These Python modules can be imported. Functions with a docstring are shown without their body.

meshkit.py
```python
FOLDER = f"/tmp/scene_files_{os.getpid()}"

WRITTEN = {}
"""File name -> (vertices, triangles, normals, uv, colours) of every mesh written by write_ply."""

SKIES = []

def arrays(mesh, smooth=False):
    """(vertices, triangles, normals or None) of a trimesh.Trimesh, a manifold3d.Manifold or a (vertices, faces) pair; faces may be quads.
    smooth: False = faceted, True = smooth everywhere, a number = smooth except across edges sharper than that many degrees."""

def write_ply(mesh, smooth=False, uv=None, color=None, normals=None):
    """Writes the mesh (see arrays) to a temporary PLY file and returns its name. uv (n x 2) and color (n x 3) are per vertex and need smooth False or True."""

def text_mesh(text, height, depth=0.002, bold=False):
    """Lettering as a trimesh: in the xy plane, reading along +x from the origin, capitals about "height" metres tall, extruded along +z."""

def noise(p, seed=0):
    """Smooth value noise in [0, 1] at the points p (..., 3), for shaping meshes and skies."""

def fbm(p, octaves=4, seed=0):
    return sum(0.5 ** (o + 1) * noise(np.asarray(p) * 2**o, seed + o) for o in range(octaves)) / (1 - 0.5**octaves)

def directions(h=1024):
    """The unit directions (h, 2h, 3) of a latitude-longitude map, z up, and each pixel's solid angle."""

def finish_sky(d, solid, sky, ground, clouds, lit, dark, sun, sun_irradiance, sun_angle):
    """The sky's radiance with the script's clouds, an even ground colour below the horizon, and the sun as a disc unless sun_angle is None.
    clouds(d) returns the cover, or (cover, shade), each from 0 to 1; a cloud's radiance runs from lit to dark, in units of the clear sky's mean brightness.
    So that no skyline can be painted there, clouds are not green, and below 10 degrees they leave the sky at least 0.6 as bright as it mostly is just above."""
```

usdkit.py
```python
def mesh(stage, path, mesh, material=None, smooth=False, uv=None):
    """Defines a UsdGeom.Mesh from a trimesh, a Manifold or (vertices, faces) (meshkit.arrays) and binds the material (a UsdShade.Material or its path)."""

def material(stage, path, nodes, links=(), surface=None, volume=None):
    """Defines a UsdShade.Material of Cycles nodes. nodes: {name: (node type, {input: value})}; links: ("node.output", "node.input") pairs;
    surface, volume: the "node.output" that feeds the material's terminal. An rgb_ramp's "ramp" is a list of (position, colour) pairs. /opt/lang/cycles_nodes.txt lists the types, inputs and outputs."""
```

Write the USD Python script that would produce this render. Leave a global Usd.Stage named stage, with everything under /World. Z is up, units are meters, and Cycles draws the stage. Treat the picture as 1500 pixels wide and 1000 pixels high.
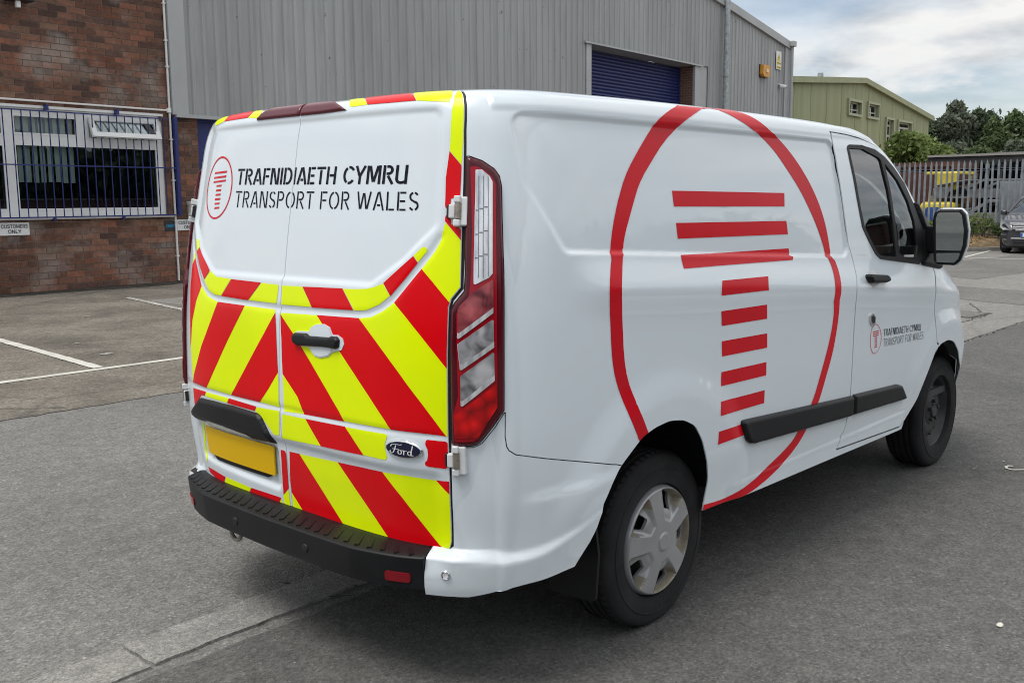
import math, random
import numpy as np, shapely, trimesh, manifold3d
from shapely.geometry import Polygon, LineString, Point
from shapely import affinity
from scipy.interpolate import PchipInterpolator
from scipy.ndimage import gaussian_filter1d
import usdkit, meshkit
from pxr import Gf, Sdf, Usd, UsdGeom, UsdLux, UsdShade, Vt

stage = Usd.Stage.CreateInMemory()
UsdGeom.SetStageUpAxis(stage, "Z"); UsdGeom.SetStageMetersPerUnit(stage, 1.0)
UsdGeom.Xform.Define(stage, "/World")
rng = np.random.default_rng(7)

# ---------------------------------------------------------------- camera, sky, sun
EYE, YAW, PITCH, ROLL, FPX = np.array([-2.9448, -2.8666, 1.5803]), .73922, -.14324, -.0078369, 1437.14
_f = np.array([math.cos(YAW) * math.cos(PITCH), math.sin(YAW) * math.cos(PITCH), math.sin(PITCH)])
_r = np.cross(_f, [0, 0, 1]); _r /= np.linalg.norm(_r); _u = np.cross(_r, _f)
_r, _u = _r * math.cos(ROLL) + _u * math.sin(ROLL), -_r * math.sin(ROLL) + _u * math.cos(ROLL)
cam = UsdGeom.Camera.Define(stage, "/World/camera")
m4 = np.eye(4); m4[0, :3], m4[1, :3], m4[2, :3], m4[3, :3] = _r, _u, -_f, EYE
cam.AddTransformOp().Set(Gf.Matrix4d(m4.tolist()))
cam.CreateFocalLengthAttr(35.0); cam.CreateHorizontalApertureAttr(35.0 * 1500 / FPX); cam.CreateVerticalApertureAttr(35.0 * 1000 / FPX)
cam.CreateClippingRangeAttr(Gf.Vec2f(0.05, 3000)); cam.CreateExposureAttr(0.72)

SUN = np.array([-.42, .10, .90]); SUN /= np.linalg.norm(SUN)
SUN_EL, SUN_ROT = math.asin(SUN[2]), math.atan2(SUN[0], SUN[1])
sun = UsdLux.DistantLight.Define(stage, "/World/sun")
sun.CreateIntensityAttr(0.34); sun.CreateAngleAttr(24.0); sun.CreateNormalizeAttr(True); sun.CreateColorAttr(Gf.Vec3f(1.0, .965, .92))
_z = SUN; _x = np.cross([0, 0, 1.0], _z); _x /= np.linalg.norm(_x); _y = np.cross(_z, _x)
m4 = np.eye(4); m4[0, :3], m4[1, :3], m4[2, :3] = _x, _y, _z
sun.AddTransformOp().Set(Gf.Matrix4d(m4.tolist()))
CLOUD = 5.2
skymat = usdkit.material(stage, "/World/Looks/sky", {
    "tc": ("texture_coordinate", {}),
    "sx": ("separate_xyz", {}), "zz": ("math", {"math_type": "add", "value2": .16}), "zc": ("math", {"math_type": "maximum", "value2": .10}),
    "dx": ("math", {"math_type": "divide"}), "dy": ("math", {"math_type": "divide"}), "cv": ("combine_xyz", {"z": .37}),
    "n1": ("noise_texture", {"scale": 1.1, "detail": 8.0, "roughness": .60, "distortion": .35}),
    "r1": ("rgb_ramp", {"ramp": [(.36, (.44, .44, .44)), (.56, (.97, .97, .97))]}),
    "mp": ("mapping", {"scale": (1.0, 1.0, 2.6), "location": (.35, .1, .0)}),
    "n2": ("noise_texture", {"scale": 4.2, "detail": 6.0, "roughness": .55}),
    "r2": ("rgb_ramp", {"ramp": [(.50, (0, 0, 0)), (.56, (1, 1, 1))]}),
    "low": ("map_range", {"from_min": .10, "from_max": .17, "to_min": 1.0, "to_max": 0.0, "clamp": True}),
    "cum": ("math", {"math_type": "multiply"}),
    "n3": ("noise_texture", {"scale": 2.2, "detail": 5.0, "roughness": .55}),
    "tone": ("rgb_ramp", {"ramp": [(.36, (.52 * CLOUD, .555 * CLOUD, .60 * CLOUD)), (.62, (1.06 * CLOUD, 1.05 * CLOUD, 1.03 * CLOUD))]}),
    "up": ("map_range", {"from_min": .0, "from_max": .9, "to_min": .95, "to_max": 1.75, "clamp": True}),
    "tu": ("mix", {"mix_type": "multiply", "fac": 1.0}),
    "sky": ("sky_texture", {"sky_type": "single_scattering", "sun_disc": False, "sun_elevation": SUN_EL, "sun_rotation": SUN_ROT, "aerosol_density": 1.6}),
    "m1": ("mix", {"mix_type": "mix"}), "m2": ("mix", {"mix_type": "mix", "color2": (1.12 * CLOUD, 1.11 * CLOUD, 1.10 * CLOUD)}),
    "bg": ("background_shader", {"strength": .095})},
    [("tc.generated", "sx.vector"), ("sx.z", "zz.value1"), ("zz.value", "zc.value1"), ("sx.x", "dx.value1"), ("zc.value", "dx.value2"), ("sx.y", "dy.value1"), ("zc.value", "dy.value2"),
     ("dx.value", "cv.x"), ("dy.value", "cv.y"), ("cv.vector", "n1.vector"), ("n1.fac", "r1.fac"), ("tc.generated", "mp.vector"), ("mp.vector", "n2.vector"), ("n2.fac", "r2.fac"),
     ("sx.z", "low.value"), ("r2.color", "cum.value1"), ("low.result", "cum.value2"), ("cv.vector", "n3.vector"), ("n3.fac", "tone.fac"), ("sx.z", "up.value"), ("tone.color", "tu.color1"), ("up.result", "tu.color2"),
     ("r1.color", "m1.fac"), ("sky.color", "m1.color1"), ("tu.color", "m1.color2"), ("cum.value", "m2.fac"), ("m1.color", "m2.color1"), ("m2.color", "bg.color")], surface="bg.background")
dome = UsdLux.DomeLight.Define(stage, "/World/sky")
UsdShade.MaterialBindingAPI.Apply(dome.GetPrim()).Bind(skymat)
dome.GetPrim().SetCustomDataByKey("kind", "structure")

# ---------------------------------------------------------------- helpers
_taken = {}


def numbered(parent, name):
    k = _taken[(parent, name)] = _taken.get((parent, name), -1) + 1
    return f"{parent}/{name}" if k == 0 else f"{parent}/{name}_{k:03d}"


def data(prim, **kw):
    for k, v in kw.items():
        if v:
            prim.SetCustomDataByKey(k, v)
    return prim


def thing(name, label, cat, loc=None, rz=0.0, group=None):
    path = numbered("/World", name)
    x = UsdGeom.Xform.Define(stage, path)
    if loc is not None:
        x.AddTranslateOp().Set(Gf.Vec3d(*map(float, loc)))
    if rz:
        x.AddRotateZOp().Set(math.degrees(rz))
    data(x.GetPrim(), label=label, category=cat, group=group)
    return path


def put(parent, name, mesh, mat, smooth=False, label=None, **kw):
    """one Mesh prim under parent. mesh: trimesh, Manifold, (v, f) or (v, f, normals)"""
    path = numbered(parent, name)
    if isinstance(mesh, tuple) and len(mesh) == 3:
        v, f, n = mesh
        m = UsdGeom.Mesh.Define(stage, path)
        m.CreatePointsAttr(Vt.Vec3fArray.FromNumpy(np.ascontiguousarray(v, np.float32)))
        m.CreateFaceVertexCountsAttr(Vt.IntArray.FromNumpy(np.full(len(f), 3, np.int32)))
        m.CreateFaceVertexIndicesAttr(Vt.IntArray.FromNumpy(np.ascontiguousarray(f, np.int32).ravel()))
        m.CreateSubdivisionSchemeAttr("none")
        m.CreateNormalsAttr(Vt.Vec3fArray.FromNumpy(np.ascontiguousarray(n, np.float32))); m.SetNormalsInterpolation("vertex")
        UsdShade.MaterialBindingAPI.Apply(m.GetPrim()).Bind(mat)
    else:
        m = usdkit.mesh(stage, path, mesh, mat, smooth)
    data(m.GetPrim(), label=label, **kw)
    return path


def solo(name, mesh, mat, label, cat, smooth=False, group=None):
    return put("/World", name, mesh, mat, smooth, label, category=cat, group=group)


def setting(name, mesh, mat, smooth=False, kind="structure"):
    return put("/World", name, mesh, mat, smooth, kind=kind)


def copy_of(src, name, label, loc, rz=0.0, group=None):
    path = numbered("/World", name)
    x = UsdGeom.Xform.Define(stage, path)
    x.GetPrim().GetReferences().AddInternalReference(src)
    x.GetPrim().SetInstanceable(True)
    x.ClearXformOpOrder(); x.AddTranslateOp().Set(Gf.Vec3d(*map(float, loc)))
    if rz:
        x.AddRotateZOp().Set(math.degrees(rz))
    src_d = stage.GetPrimAtPath(src).GetCustomData()
    data(x.GetPrim(), label=label, category=src_d.get("category"), group=group or src_d.get("group"))
    return path


def cat_(*ms):
    vs, fs, n = [], [], 0
    for m in ms:
        v, f = (np.asarray(m.vertices), np.asarray(m.faces)) if hasattr(m, "vertices") else (np.asarray(m[0]), np.asarray(m[1]))
        vs.append(v); fs.append(f + n); n += len(v)
    return np.vstack(vs), np.vstack(fs)


def box(x0, x1, y0, y1, z0, z1):
    v = np.array([[x, y, z] for x in (x0, x1) for y in (y0, y1) for z in (z0, z1)], float)
    q = np.array([[0, 1, 3, 2], [4, 6, 7, 5], [0, 4, 5, 1], [2, 3, 7, 6], [0, 2, 6, 4], [1, 5, 7, 3]])
    return v, np.vstack([q[:, [0, 1, 2]], q[:, [0, 2, 3]]])


def rbox(x0, x1, y0, y1, z0, z1, r=.01, seg=12):
    x0, x1, y0, y1, z0, z1 = min(x0, x1), max(x0, x1), min(y0, y1), max(y0, y1), min(z0, z1), max(z0, z1)
    r = min(r, (x1 - x0) / 2.01, (y1 - y0) / 2.01, (z1 - z0) / 2.01)
    s = manifold3d.Manifold.sphere(r, seg)
    return manifold3d.Manifold.batch_hull([s.translate((x, y, z)) for x in (x0 + r, x1 - r) for y in (y0 + r, y1 - r) for z in (z0 + r, z1 - r)])


def mt(man):
    m = man.to_mesh(); return np.array(m.vert_properties[:, :3]), np.array(m.tri_verts)


def xf(m, M):
    v, f = (m.vertices, m.faces) if hasattr(m, "vertices") else (mt(m) if hasattr(m, "to_mesh") else m)
    return np.asarray(v) @ np.asarray(M)[:3, :3].T + np.asarray(M)[:3, 3], np.asarray(f)


def rotm(axis, a, at=(0, 0, 0), then=(0, 0, 0)):
    M = trimesh.transformations.rotation_matrix(a, axis, at); M[:3, 3] += then; return M


def tube(pts, r, seg=8):
    pts = np.asarray(pts, float); n = len(pts); r = np.broadcast_to(r, (n,))
    t = np.gradient(pts, axis=0) if n > 2 else np.repeat([pts[1] - pts[0]], 2, 0)
    t /= np.linalg.norm(t, axis=1, keepdims=True)
    a = np.array([0, 0, 1.0]) if abs(t[0][2]) < .9 else np.array([1.0, 0, 0])
    vs = []
    for i in range(n):
        a = a - t[i] * (a @ t[i]); a /= np.linalg.norm(a); b = np.cross(t[i], a)
        th = np.arange(seg) / seg * 2 * math.pi
        vs.append(pts[i] + r[i] * (np.cos(th)[:, None] * a + np.sin(th)[:, None] * b))
    V = np.vstack(vs + [pts[:1], pts[-1:]]); F = []
    for i in range(n - 1):
        for k in range(seg):
            k2 = (k + 1) % seg; p, q, u, w = i * seg + k, i * seg + k2, (i + 1) * seg + k2, (i + 1) * seg + k
            F += [[p, q, u], [p, u, w]]
    for k in range(seg):
        k2 = (k + 1) % seg; F += [[n * seg, k2, k], [n * seg + 1, (n - 1) * seg + k, (n - 1) * seg + k2]]
    return V, np.array(F)


def lathe(prof, seg=64, axis="y"):
    """prof: (radius, height) list, revolved about the axis (height along it)"""
    prof = np.asarray(prof, float); th = np.arange(seg) / seg * 2 * math.pi
    V = np.stack([prof[:, None, 0] * np.cos(th), np.repeat(prof[:, 1:2], seg, 1), prof[:, None, 0] * np.sin(th)], -1).reshape(-1, 3)
    if axis == "z":
        V = V[:, [0, 2, 1]]
    elif axis == "x":
        V = V[:, [1, 0, 2]]
    F = []
    for i in range(len(prof) - 1):
        k = np.arange(seg); k2 = (k + 1) % seg; a, b, c, d = i * seg + k, i * seg + k2, (i + 1) * seg + k2, (i + 1) * seg + k
        F += [np.stack([a, b, c], 1), np.stack([a, c, d], 1)]
    return V, np.vstack(F)


def tri2d(poly):
    """(points, triangles) of a shapely polygon or multipolygon"""
    V, F, n = [], [], 0
    poly = shapely.remove_repeated_points(poly.buffer(0), 1e-6)
    for g in getattr(poly, "geoms", [poly]):
        if g.geom_type != "Polygon" or g.area < 1e-10:
            continue
        t = shapely.get_coordinates(shapely.get_parts(shapely.constrained_delaunay_triangles(g))).reshape(-1, 4, 2)[:, :3]
        a = np.cross(t[:, 1] - t[:, 0], t[:, 2] - t[:, 0]); t[a < 0] = t[a < 0][:, ::-1]
        V.append(t.reshape(-1, 2)); F.append(np.arange(len(t) * 3).reshape(-1, 3) + n); n += len(t) * 3
    V, F = np.vstack(V), np.vstack(F)
    u, inv = np.unique(np.round(V, 7), axis=0, return_inverse=True)
    return u, inv.ravel()[F]


def extrude(poly, h, M=None, back=True):
    """2D polygon to a closed solid between 0 and h along +z, then transformed"""
    poly = shapely.remove_repeated_points(poly.buffer(0), 1e-6)
    p, t = tri2d(poly); n = len(p)
    V = [np.c_[p, np.full(n, h)], np.c_[p, np.zeros(n)]]; F = [t, t[:, ::-1] + n]; k = 2 * n
    for g in getattr(poly, "geoms", [poly]):
        for ring in [g.exterior, *g.interiors]:
            c = np.array(ring.coords)[:-1]
            if (ring is g.exterior) != shapely.is_ccw(ring):
                c = c[::-1]
            m = len(c); i = np.arange(m); j = (i + 1) % m
            V += [np.c_[c, np.zeros(m)], np.c_[c, np.full(m, h)]]
            F += [np.stack([i, j, j + m], 1) + k, np.stack([i, j + m, i + m], 1) + k]; k += 2 * m
    V, F = np.vstack(V), np.vstack(F)
    return (V, F) if M is None else (V @ M[:3, :3].T + M[:3, 3], F)


def frame_m(o, ex, ey):
    ex, ey = np.asarray(ex, float), np.asarray(ey, float); ex = ex / np.linalg.norm(ex); ey = ey - ex * (ex @ ey); ey /= np.linalg.norm(ey)
    M = np.eye(4); M[:3, 0], M[:3, 1], M[:3, 2], M[:3, 3] = ex, ey, np.cross(ex, ey), o
    return M


def pm(name, col, rough=.5, metal=0.0, **kw):
    """plain principled material with a little large and small colour variation (var) and bump"""
    var, vs, bump, bs, coat, spec, obj = (kw.get(k, d) for k, d in (("var", 0), ("vs", 3.0), ("bump", 0), ("bs", 60.0), ("coat", 0), ("spec", .5), ("obj", False)))
    b = {"base_color": tuple(col), "roughness": rough, "metallic": metal, "specular_ior_level": spec}
    if coat:
        b["coat_weight"] = coat; b["coat_roughness"] = kw.get("coat_rough", .05)
    for k in ("transmission_weight", "ior", "emission_strength", "emission_color", "alpha"):
        if k in kw: b[k] = kw[k]
    N, Lk = {"p": ("principled_bsdf", b)}, []
    if var or bump:
        N["g"] = ("geometry", {})
    if var:
        N["n"] = ("noise_texture", {"scale": vs, "detail": 5.0, "roughness": .6})
        lo, hi = np.array(col) * (1 - var), np.array(col) * (1 + var)
        tint = np.array(kw.get("tint", (1, 1, 1)))
        N["r"] = ("rgb_ramp", {"ramp": [(.3, tuple(lo * tint)), (.7, tuple(np.minimum(hi, .95)))]})
        Lk += [("g.position", "n.vector"), ("n.fac", "r.fac"), ("r.color", "p.base_color")]
    if bump:
        N["bn"] = ("noise_texture", {"scale": bs, "detail": 3.0}); N["b"] = ("bump", {"strength": bump, "distance": kw.get("bd", .01)})
        Lk += [("g.position", "bn.vector"), ("bn.fac", "b.height"), ("b.normal", "p.normal")]
    return usdkit.material(stage, "/World/Looks/" + name, N, Lk, surface="p.BSDF")

# ---------------------------------------------------------------- ground and markings
def ground_mat(name, dark, light, patch=.5, agg=130.0, bump=.35, tint=(1, 1, 1), cracks=0.0):
    dark, light = np.array(dark), np.array(light)
    N = {"g": ("geometry", {}), "big": ("noise_texture", {"scale": patch, "detail": 6.0, "roughness": .62, "distortion": .4}),
         "br": ("rgb_ramp", {"ramp": [(.30, tuple(dark)), (.72, tuple(light))]}),
         "mid": ("noise_texture", {"scale": 9.0, "detail": 6.0, "roughness": .7}), "mr": ("rgb_ramp", {"ramp": [(.30, (.78, .78, .78)), (.75, (1.18, 1.18, 1.17))]}),
         "v": ("voronoi_texture", {"scale": agg}), "vs": ("separate_color", {}), "vr": ("rgb_ramp", {"ramp": [(0, (.70, .70, .70)), (.5, (.96, .96, .96)), (.9, (1.14, 1.14, 1.14)), (.985, (1.35, 1.35, 1.34)), (1, (1.6, 1.6, 1.6))]}),
         "f": ("noise_texture", {"scale": 55.0, "detail": 4.0, "roughness": .75}), "fr": ("rgb_ramp", {"ramp": [(.28, (.66, .66, .66)), (.5, (1, 1, 1)), (.75, (1.26, 1.26, 1.26))]}),
         "m1": ("mix", {"mix_type": "multiply", "fac": 1.0}), "m2": ("mix", {"mix_type": "multiply", "fac": 1.0}), "m3": ("mix", {"mix_type": "multiply", "fac": 1.0}),
         "p": ("principled_bsdf", {"roughness": .88, "specular_ior_level": .25}), "bm": ("math", {"math_type": "add"}), "b": ("bump", {"strength": bump, "distance": .006})}
    Lk = [("g.position", "big.vector"), ("g.position", "mid.vector"), ("g.position", "v.vector"), ("g.position", "f.vector"), ("big.fac", "br.fac"), ("mid.fac", "mr.fac"), ("v.color", "vs.color"), ("vs.r", "vr.fac"), ("f.fac", "fr.fac"),
          ("br.color", "m1.color1"), ("mr.color", "m1.color2"), ("m1.color", "m2.color1"), ("vr.color", "m2.color2"), ("m2.color", "m3.color1"), ("fr.color", "m3.color2"),
          ("v.distance", "bm.value1"), ("f.fac", "bm.value2"), ("bm.value", "b.height"), ("b.normal", "p.normal")]
    last = "m3.color"
    if cracks:
        N |= {"cn": ("noise_texture", {"scale": 1.3, "detail": 4.0}), "cm": ("mix", {"mix_type": "mix", "fac": .22}), "cv": ("voronoi_texture", {"scale": .33, "feature": "distance_to_edge"}),
              "cr": ("rgb_ramp", {"ramp": [(0, (.35, .35, .35)), (.006, (.5, .5, .5)), (.010, (1, 1, 1))]}), "m4": ("mix", {"mix_type": "multiply", "fac": cracks})}
        Lk += [("g.position", "cn.vector"), ("g.position", "cm.color1"), ("cn.color", "cm.color2"), ("cm.color", "cv.vector"), ("cv.distance", "cr.fac"), ("m3.color", "m4.color1"), ("cr.color", "m4.color2")]
        last = "m4.color"
    Lk.append((last, "p.base_color"))
    return usdkit.material(stage, "/World/Looks/" + name, N, Lk, surface="p.BSDF")


M_asph = ground_mat("asphalt_worn", (.150, .146, .136), (.235, .229, .214), .45, 95.0, .55)
M_asph2 = ground_mat("asphalt_smooth", (.092, .091, .086), (.150, .147, .140), .40, 120.0, .45)
M_conc = ground_mat("concrete_grey", (.20, .193, .178), (.27, .26, .24), .35, 150.0, .15, cracks=.2)
M_park = ground_mat("concrete_brown", (.115, .103, .086), (.265, .238, .200), .9, 60.0, .8, cracks=.35)
M_kerb = ground_mat("kerb_concrete", (.215, .21, .195), (.31, .302, .282), 1.5, 170.0, .4)
M_dark = ground_mat("asphalt_patch", (.150, .145, .135), (.20, .193, .180), .8, 110.0, .4)
M_gutter = ground_mat("gutter_grime", (.022, .021, .018), (.085, .080, .068), 1.6, 60.0, .5)
M_soil = ground_mat("verge_soil", (.12, .09, .055), (.34, .24, .13), 2.5, 40.0, 1.0)


def line_paint(name, wear):
    return usdkit.material(stage, "/World/Looks/" + name, {
        "g": ("geometry", {}), "n": ("noise_texture", {"scale": 38.0, "detail": 6.0, "roughness": .75}), "r": ("rgb_ramp", {"ramp": [(wear, (.13, .125, .115)), (wear + .10, (.62, .61, .56))]}),
        "n2": ("noise_texture", {"scale": 2.2, "detail": 4.0}), "r2": ("rgb_ramp", {"ramp": [(.3, (.72, .71, .68)), (.7, (1.05, 1.05, 1.03))]}), "m": ("mix", {"mix_type": "multiply", "fac": 1.0}), "p": ("principled_bsdf", {"roughness": .7})},
        [("g.position", "n.vector"), ("g.position", "n2.vector"), ("n.fac", "r.fac"), ("n2.fac", "r2.fac"), ("r.color", "m.color1"), ("r2.color", "m.color2"), ("m.color", "p.base_color")], surface="p.BSDF")


M_line, M_lineold = line_paint("line_paint", .30), line_paint("line_paint_worn", .43)


def sheet(pts, z):
    p, t = tri2d(Polygon(pts)); return np.c_[p, np.full(len(p), z)], t


def wobble(pts, amp, step=.12, seed=0):
    """a polygon outline broken up into a ragged edge"""
    out = []; pts = np.asarray(pts, float); r = np.random.default_rng(seed)
    for a, b in zip(pts, np.roll(pts, -1, 0)):
        n = min(int(np.linalg.norm(b - a) / step) + 1, 160)
        for i in range(n):
            out.append(a + (b - a) * i / n + r.uniform(-amp, amp, 2))
    return out


setting("ground", sheet([(-250, -250), (400, -250), (400, 300), (-250, 300)], 0.0), M_asph)
setting("yard_road", sheet(wobble([(-14, -30), (46, -30), (46, .64), (8.5, .62), (6.8, .46), (-.8, .14), (-14, -.03)], .012, .1, 1), .004), M_asph2)
setting("concrete_apron", sheet(wobble([(6.0, .66), (46, .70), (46, 4.5), (29.0, 5.0), (29.0, 12.5), (4.8, 12.3), (4.8, 4.69), (6.0, 4.69)], .012, .12, 2), .0035), M_conc)
setting("parking_area", sheet(wobble([(-14, 4.60), (-.3, 4.66), (4.75, 4.69), (4.75, 12.3), (26, 12.4), (26, 16.4), (-14, 15.0)], .02, .1, 3), .0045), M_park)
for i, (x0, x1, y0, y1) in enumerate([(16.9, 25.5, 3.2, 4.9), (12.4, 14.6, .75, 4.6)]):
    setting("road_patch", sheet(wobble([(x0, y0), (x1, y0 - .8), (x1 + .9, y1), (x0 + 1.6, y1 + .8)], .03, .2, 5 + i), .0072), M_dark)
gut = wobble([(-3, 14.55), (3.7, 14.75), (7.2, 14.85), (30, 16.2), (30, 17.2), (-3, 15.2)], .10, .3, 8)
setting("wall_gutter", sheet(gut, .0085), M_gutter)
# flush kerb stones running under the van
kx, ky = np.array([math.cos(.032), math.sin(.032)]), np.array([-math.sin(.032), math.cos(.032)])
ko = np.array([-1.55, .195])
kerb_path = thing("kerb", "flush row of pale concrete kerb stones running under the van", "kerb")
for i, k in enumerate(range(-6, 9)):
    a0, a1 = .62 + (k - .55) * .915 + .006, .62 + (k + .45) * .915 - .006
    w = .225 + rng.uniform(-.006, .006); o = rng.uniform(-.008, .008)
    q = [ko + kx * a + ky * b for a, b in ((a0, o), (a1, o + rng.uniform(-.006, .006)), (a1, w + o), (a0, w + o))]
    p2 = Polygon(wobble(q, .006, .07, 40 + i)).buffer(0)
    put(kerb_path, "kerb_stone", extrude(p2, .03, frame_m((0, 0, -.021 + rng.uniform(0, .003)), (1, 0, 0), (0, 1, 0)), ), M_kerb)


def paint(name, label, a, b, w, z=.0095, mat=M_line, group=None, seed=0):
    a, b = np.array(a, float), np.array(b, float); d = (b - a) / np.linalg.norm(b - a); n = np.array([-d[1], d[0]]) * w / 2
    return put("/World", name, sheet(wobble([a - n, b - n, b + n, a + n], .006, .08, seed), z), mat, label=label, category="road marking", kind="structure", group=group)


paint("parking_line", "long white line along the mouth of the parking bays by the brick building", (-12, 6.16), (14.5, 6.44), .10, seed=11)
paint("parking_line", "white bay line meeting the long line at the left", (1.27, 6.37), (1.50, 11.2), .11, z=.0125, seed=12)
paint("parking_line", "worn white bay line beside the back of the van", (4.30, 9.4), (4.83, 12.95), .11, mat=M_lineold, z=.0125, seed=13)
paint("parking_line", "white bay line hidden behind the van", (7.5, 6.45), (8.1, 12.9), .11, mat=M_lineold, z=.0125, seed=14)
paint("parking_line", "white line across the front of the dark parked car", (23.9, 5.75), (23.6, -4.0), .10, seed=15)
paint("parking_line", "slanting white line between the van mirror and the verge", (23.9, 5.65), (28.0, 6.15), .10, z=.0125, seed=16)
flecks = thing("paint_flecks", "scattered worn flecks of white paint on the ground", "paint flecks")
for i in range(26):   # paint flecks and leftovers in the bays
    c = np.array([rng.uniform(-.5, 5.5), rng.uniform(6.8, 13)]) if i < 20 else np.array([rng.uniform(2.7, 3.3), rng.uniform(-1.2, -.95)])
    r0 = rng.uniform(.02, .06) if i < 20 else rng.uniform(.006, .016)
    ang = np.sort(rng.uniform(0, 2 * math.pi, 7)); rad = r0 * rng.uniform(.5, 1.3, 7)
    pts = np.c_[c[0] + rad * np.cos(ang) * (2 if i < 20 else 1), c[1] + rad * np.sin(ang)]
    put(flecks, "fleck", sheet(pts, .0098), M_lineold)
data(stage.GetPrimAtPath(flecks), kind="stuff")
sq = np.array([(3.155, -1.345), (3.11, -1.30), (3.085, -1.27), (3.10, -1.225), (3.15, -1.205), (3.19, -1.215), (3.20, -1.235)])
put("/World", "chalk_mark", sheet(list(LineString((sq - [3.10, -1.30]) * .72 + [3.105, -1.305]).buffer(.008).exterior.coords)[:-1], .0095), M_line, label="small curled white paint mark on the road right of the van", category="paint mark", kind="structure")
st = trimesh.creation.icosphere(2, 1.0); sv = st.vertices * (1 + .3 * (meshkit.noise(st.vertices * 1.7 + 5, 3)[:, None] - .5)) * [.018, .012, .007]
solo("pebble", (sv + [.816, -1.875, .009], st.faces), pm("pebble_white", (.62, .60, .52), .7), "small pale pebble lying on the road at lower right", "pebble", smooth=40)
M_stain = ground_mat("oil_stain", (.060, .058, .055), (.105, .102, .096), 1.5, 120.0, .4)
M_crack = pm("crack_dark", (.030, .029, .027), .95)
def crack(pts, w, z, seed):
    p = np.array(pts, float); r = np.random.default_rng(seed); q = shapely.get_coordinates(LineString(p).segmentize(.06)); q[1:-1] += r.normal(0, .014, (len(q) - 2, 2))
    ws = w * r.uniform(.35, 1.2, len(q)); ws[0] = ws[-1] = .001; d = np.gradient(q, axis=0); d /= np.linalg.norm(d, axis=1, keepdims=True); n = np.c_[-d[:, 1], d[:, 0]] * ws[:, None] / 2
    setting("crack", sheet(np.vstack([q + n, (q - n)[::-1]]), z), M_crack)
crack([(-.58, .12), (-.69, .24), (-.64, .36), (-.72, .50)], .012, .0105, 1)
crack([(7.2, .62), (9.0, .63), (12.5, .66)], .018, .0086, 2); crack([(8.0, 1.0), (9.3, 1.25), (10.9, 1.2), (12.4, 1.9)], .016, .0087, 3)
crack([(-.35, 5.3), (.05, 4.95), (.30, 4.72)], .014, .0089, 4); crack([(2.4, 6.9), (4.0, 7.6), (5.2, 9.4)], .022, .0089, 5); crack([(6.0, -1.0), (8.5, -1.6), (12, -1.3)], .014, .0087, 6)
manh = thing("manhole_cover", "square inspection cover in the concrete beyond the van's bonnet", "manhole cover")
put(manh, "frame", sheet([(10.5, 1.25), (11.25, 1.22), (11.32, 1.86), (10.56, 1.88)], .0075), M_stain); put(manh, "cover", sheet([(10.55, 1.30), (11.20, 1.27), (11.27, 1.81), (10.61, 1.83)], .0105), M_dark)
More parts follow.
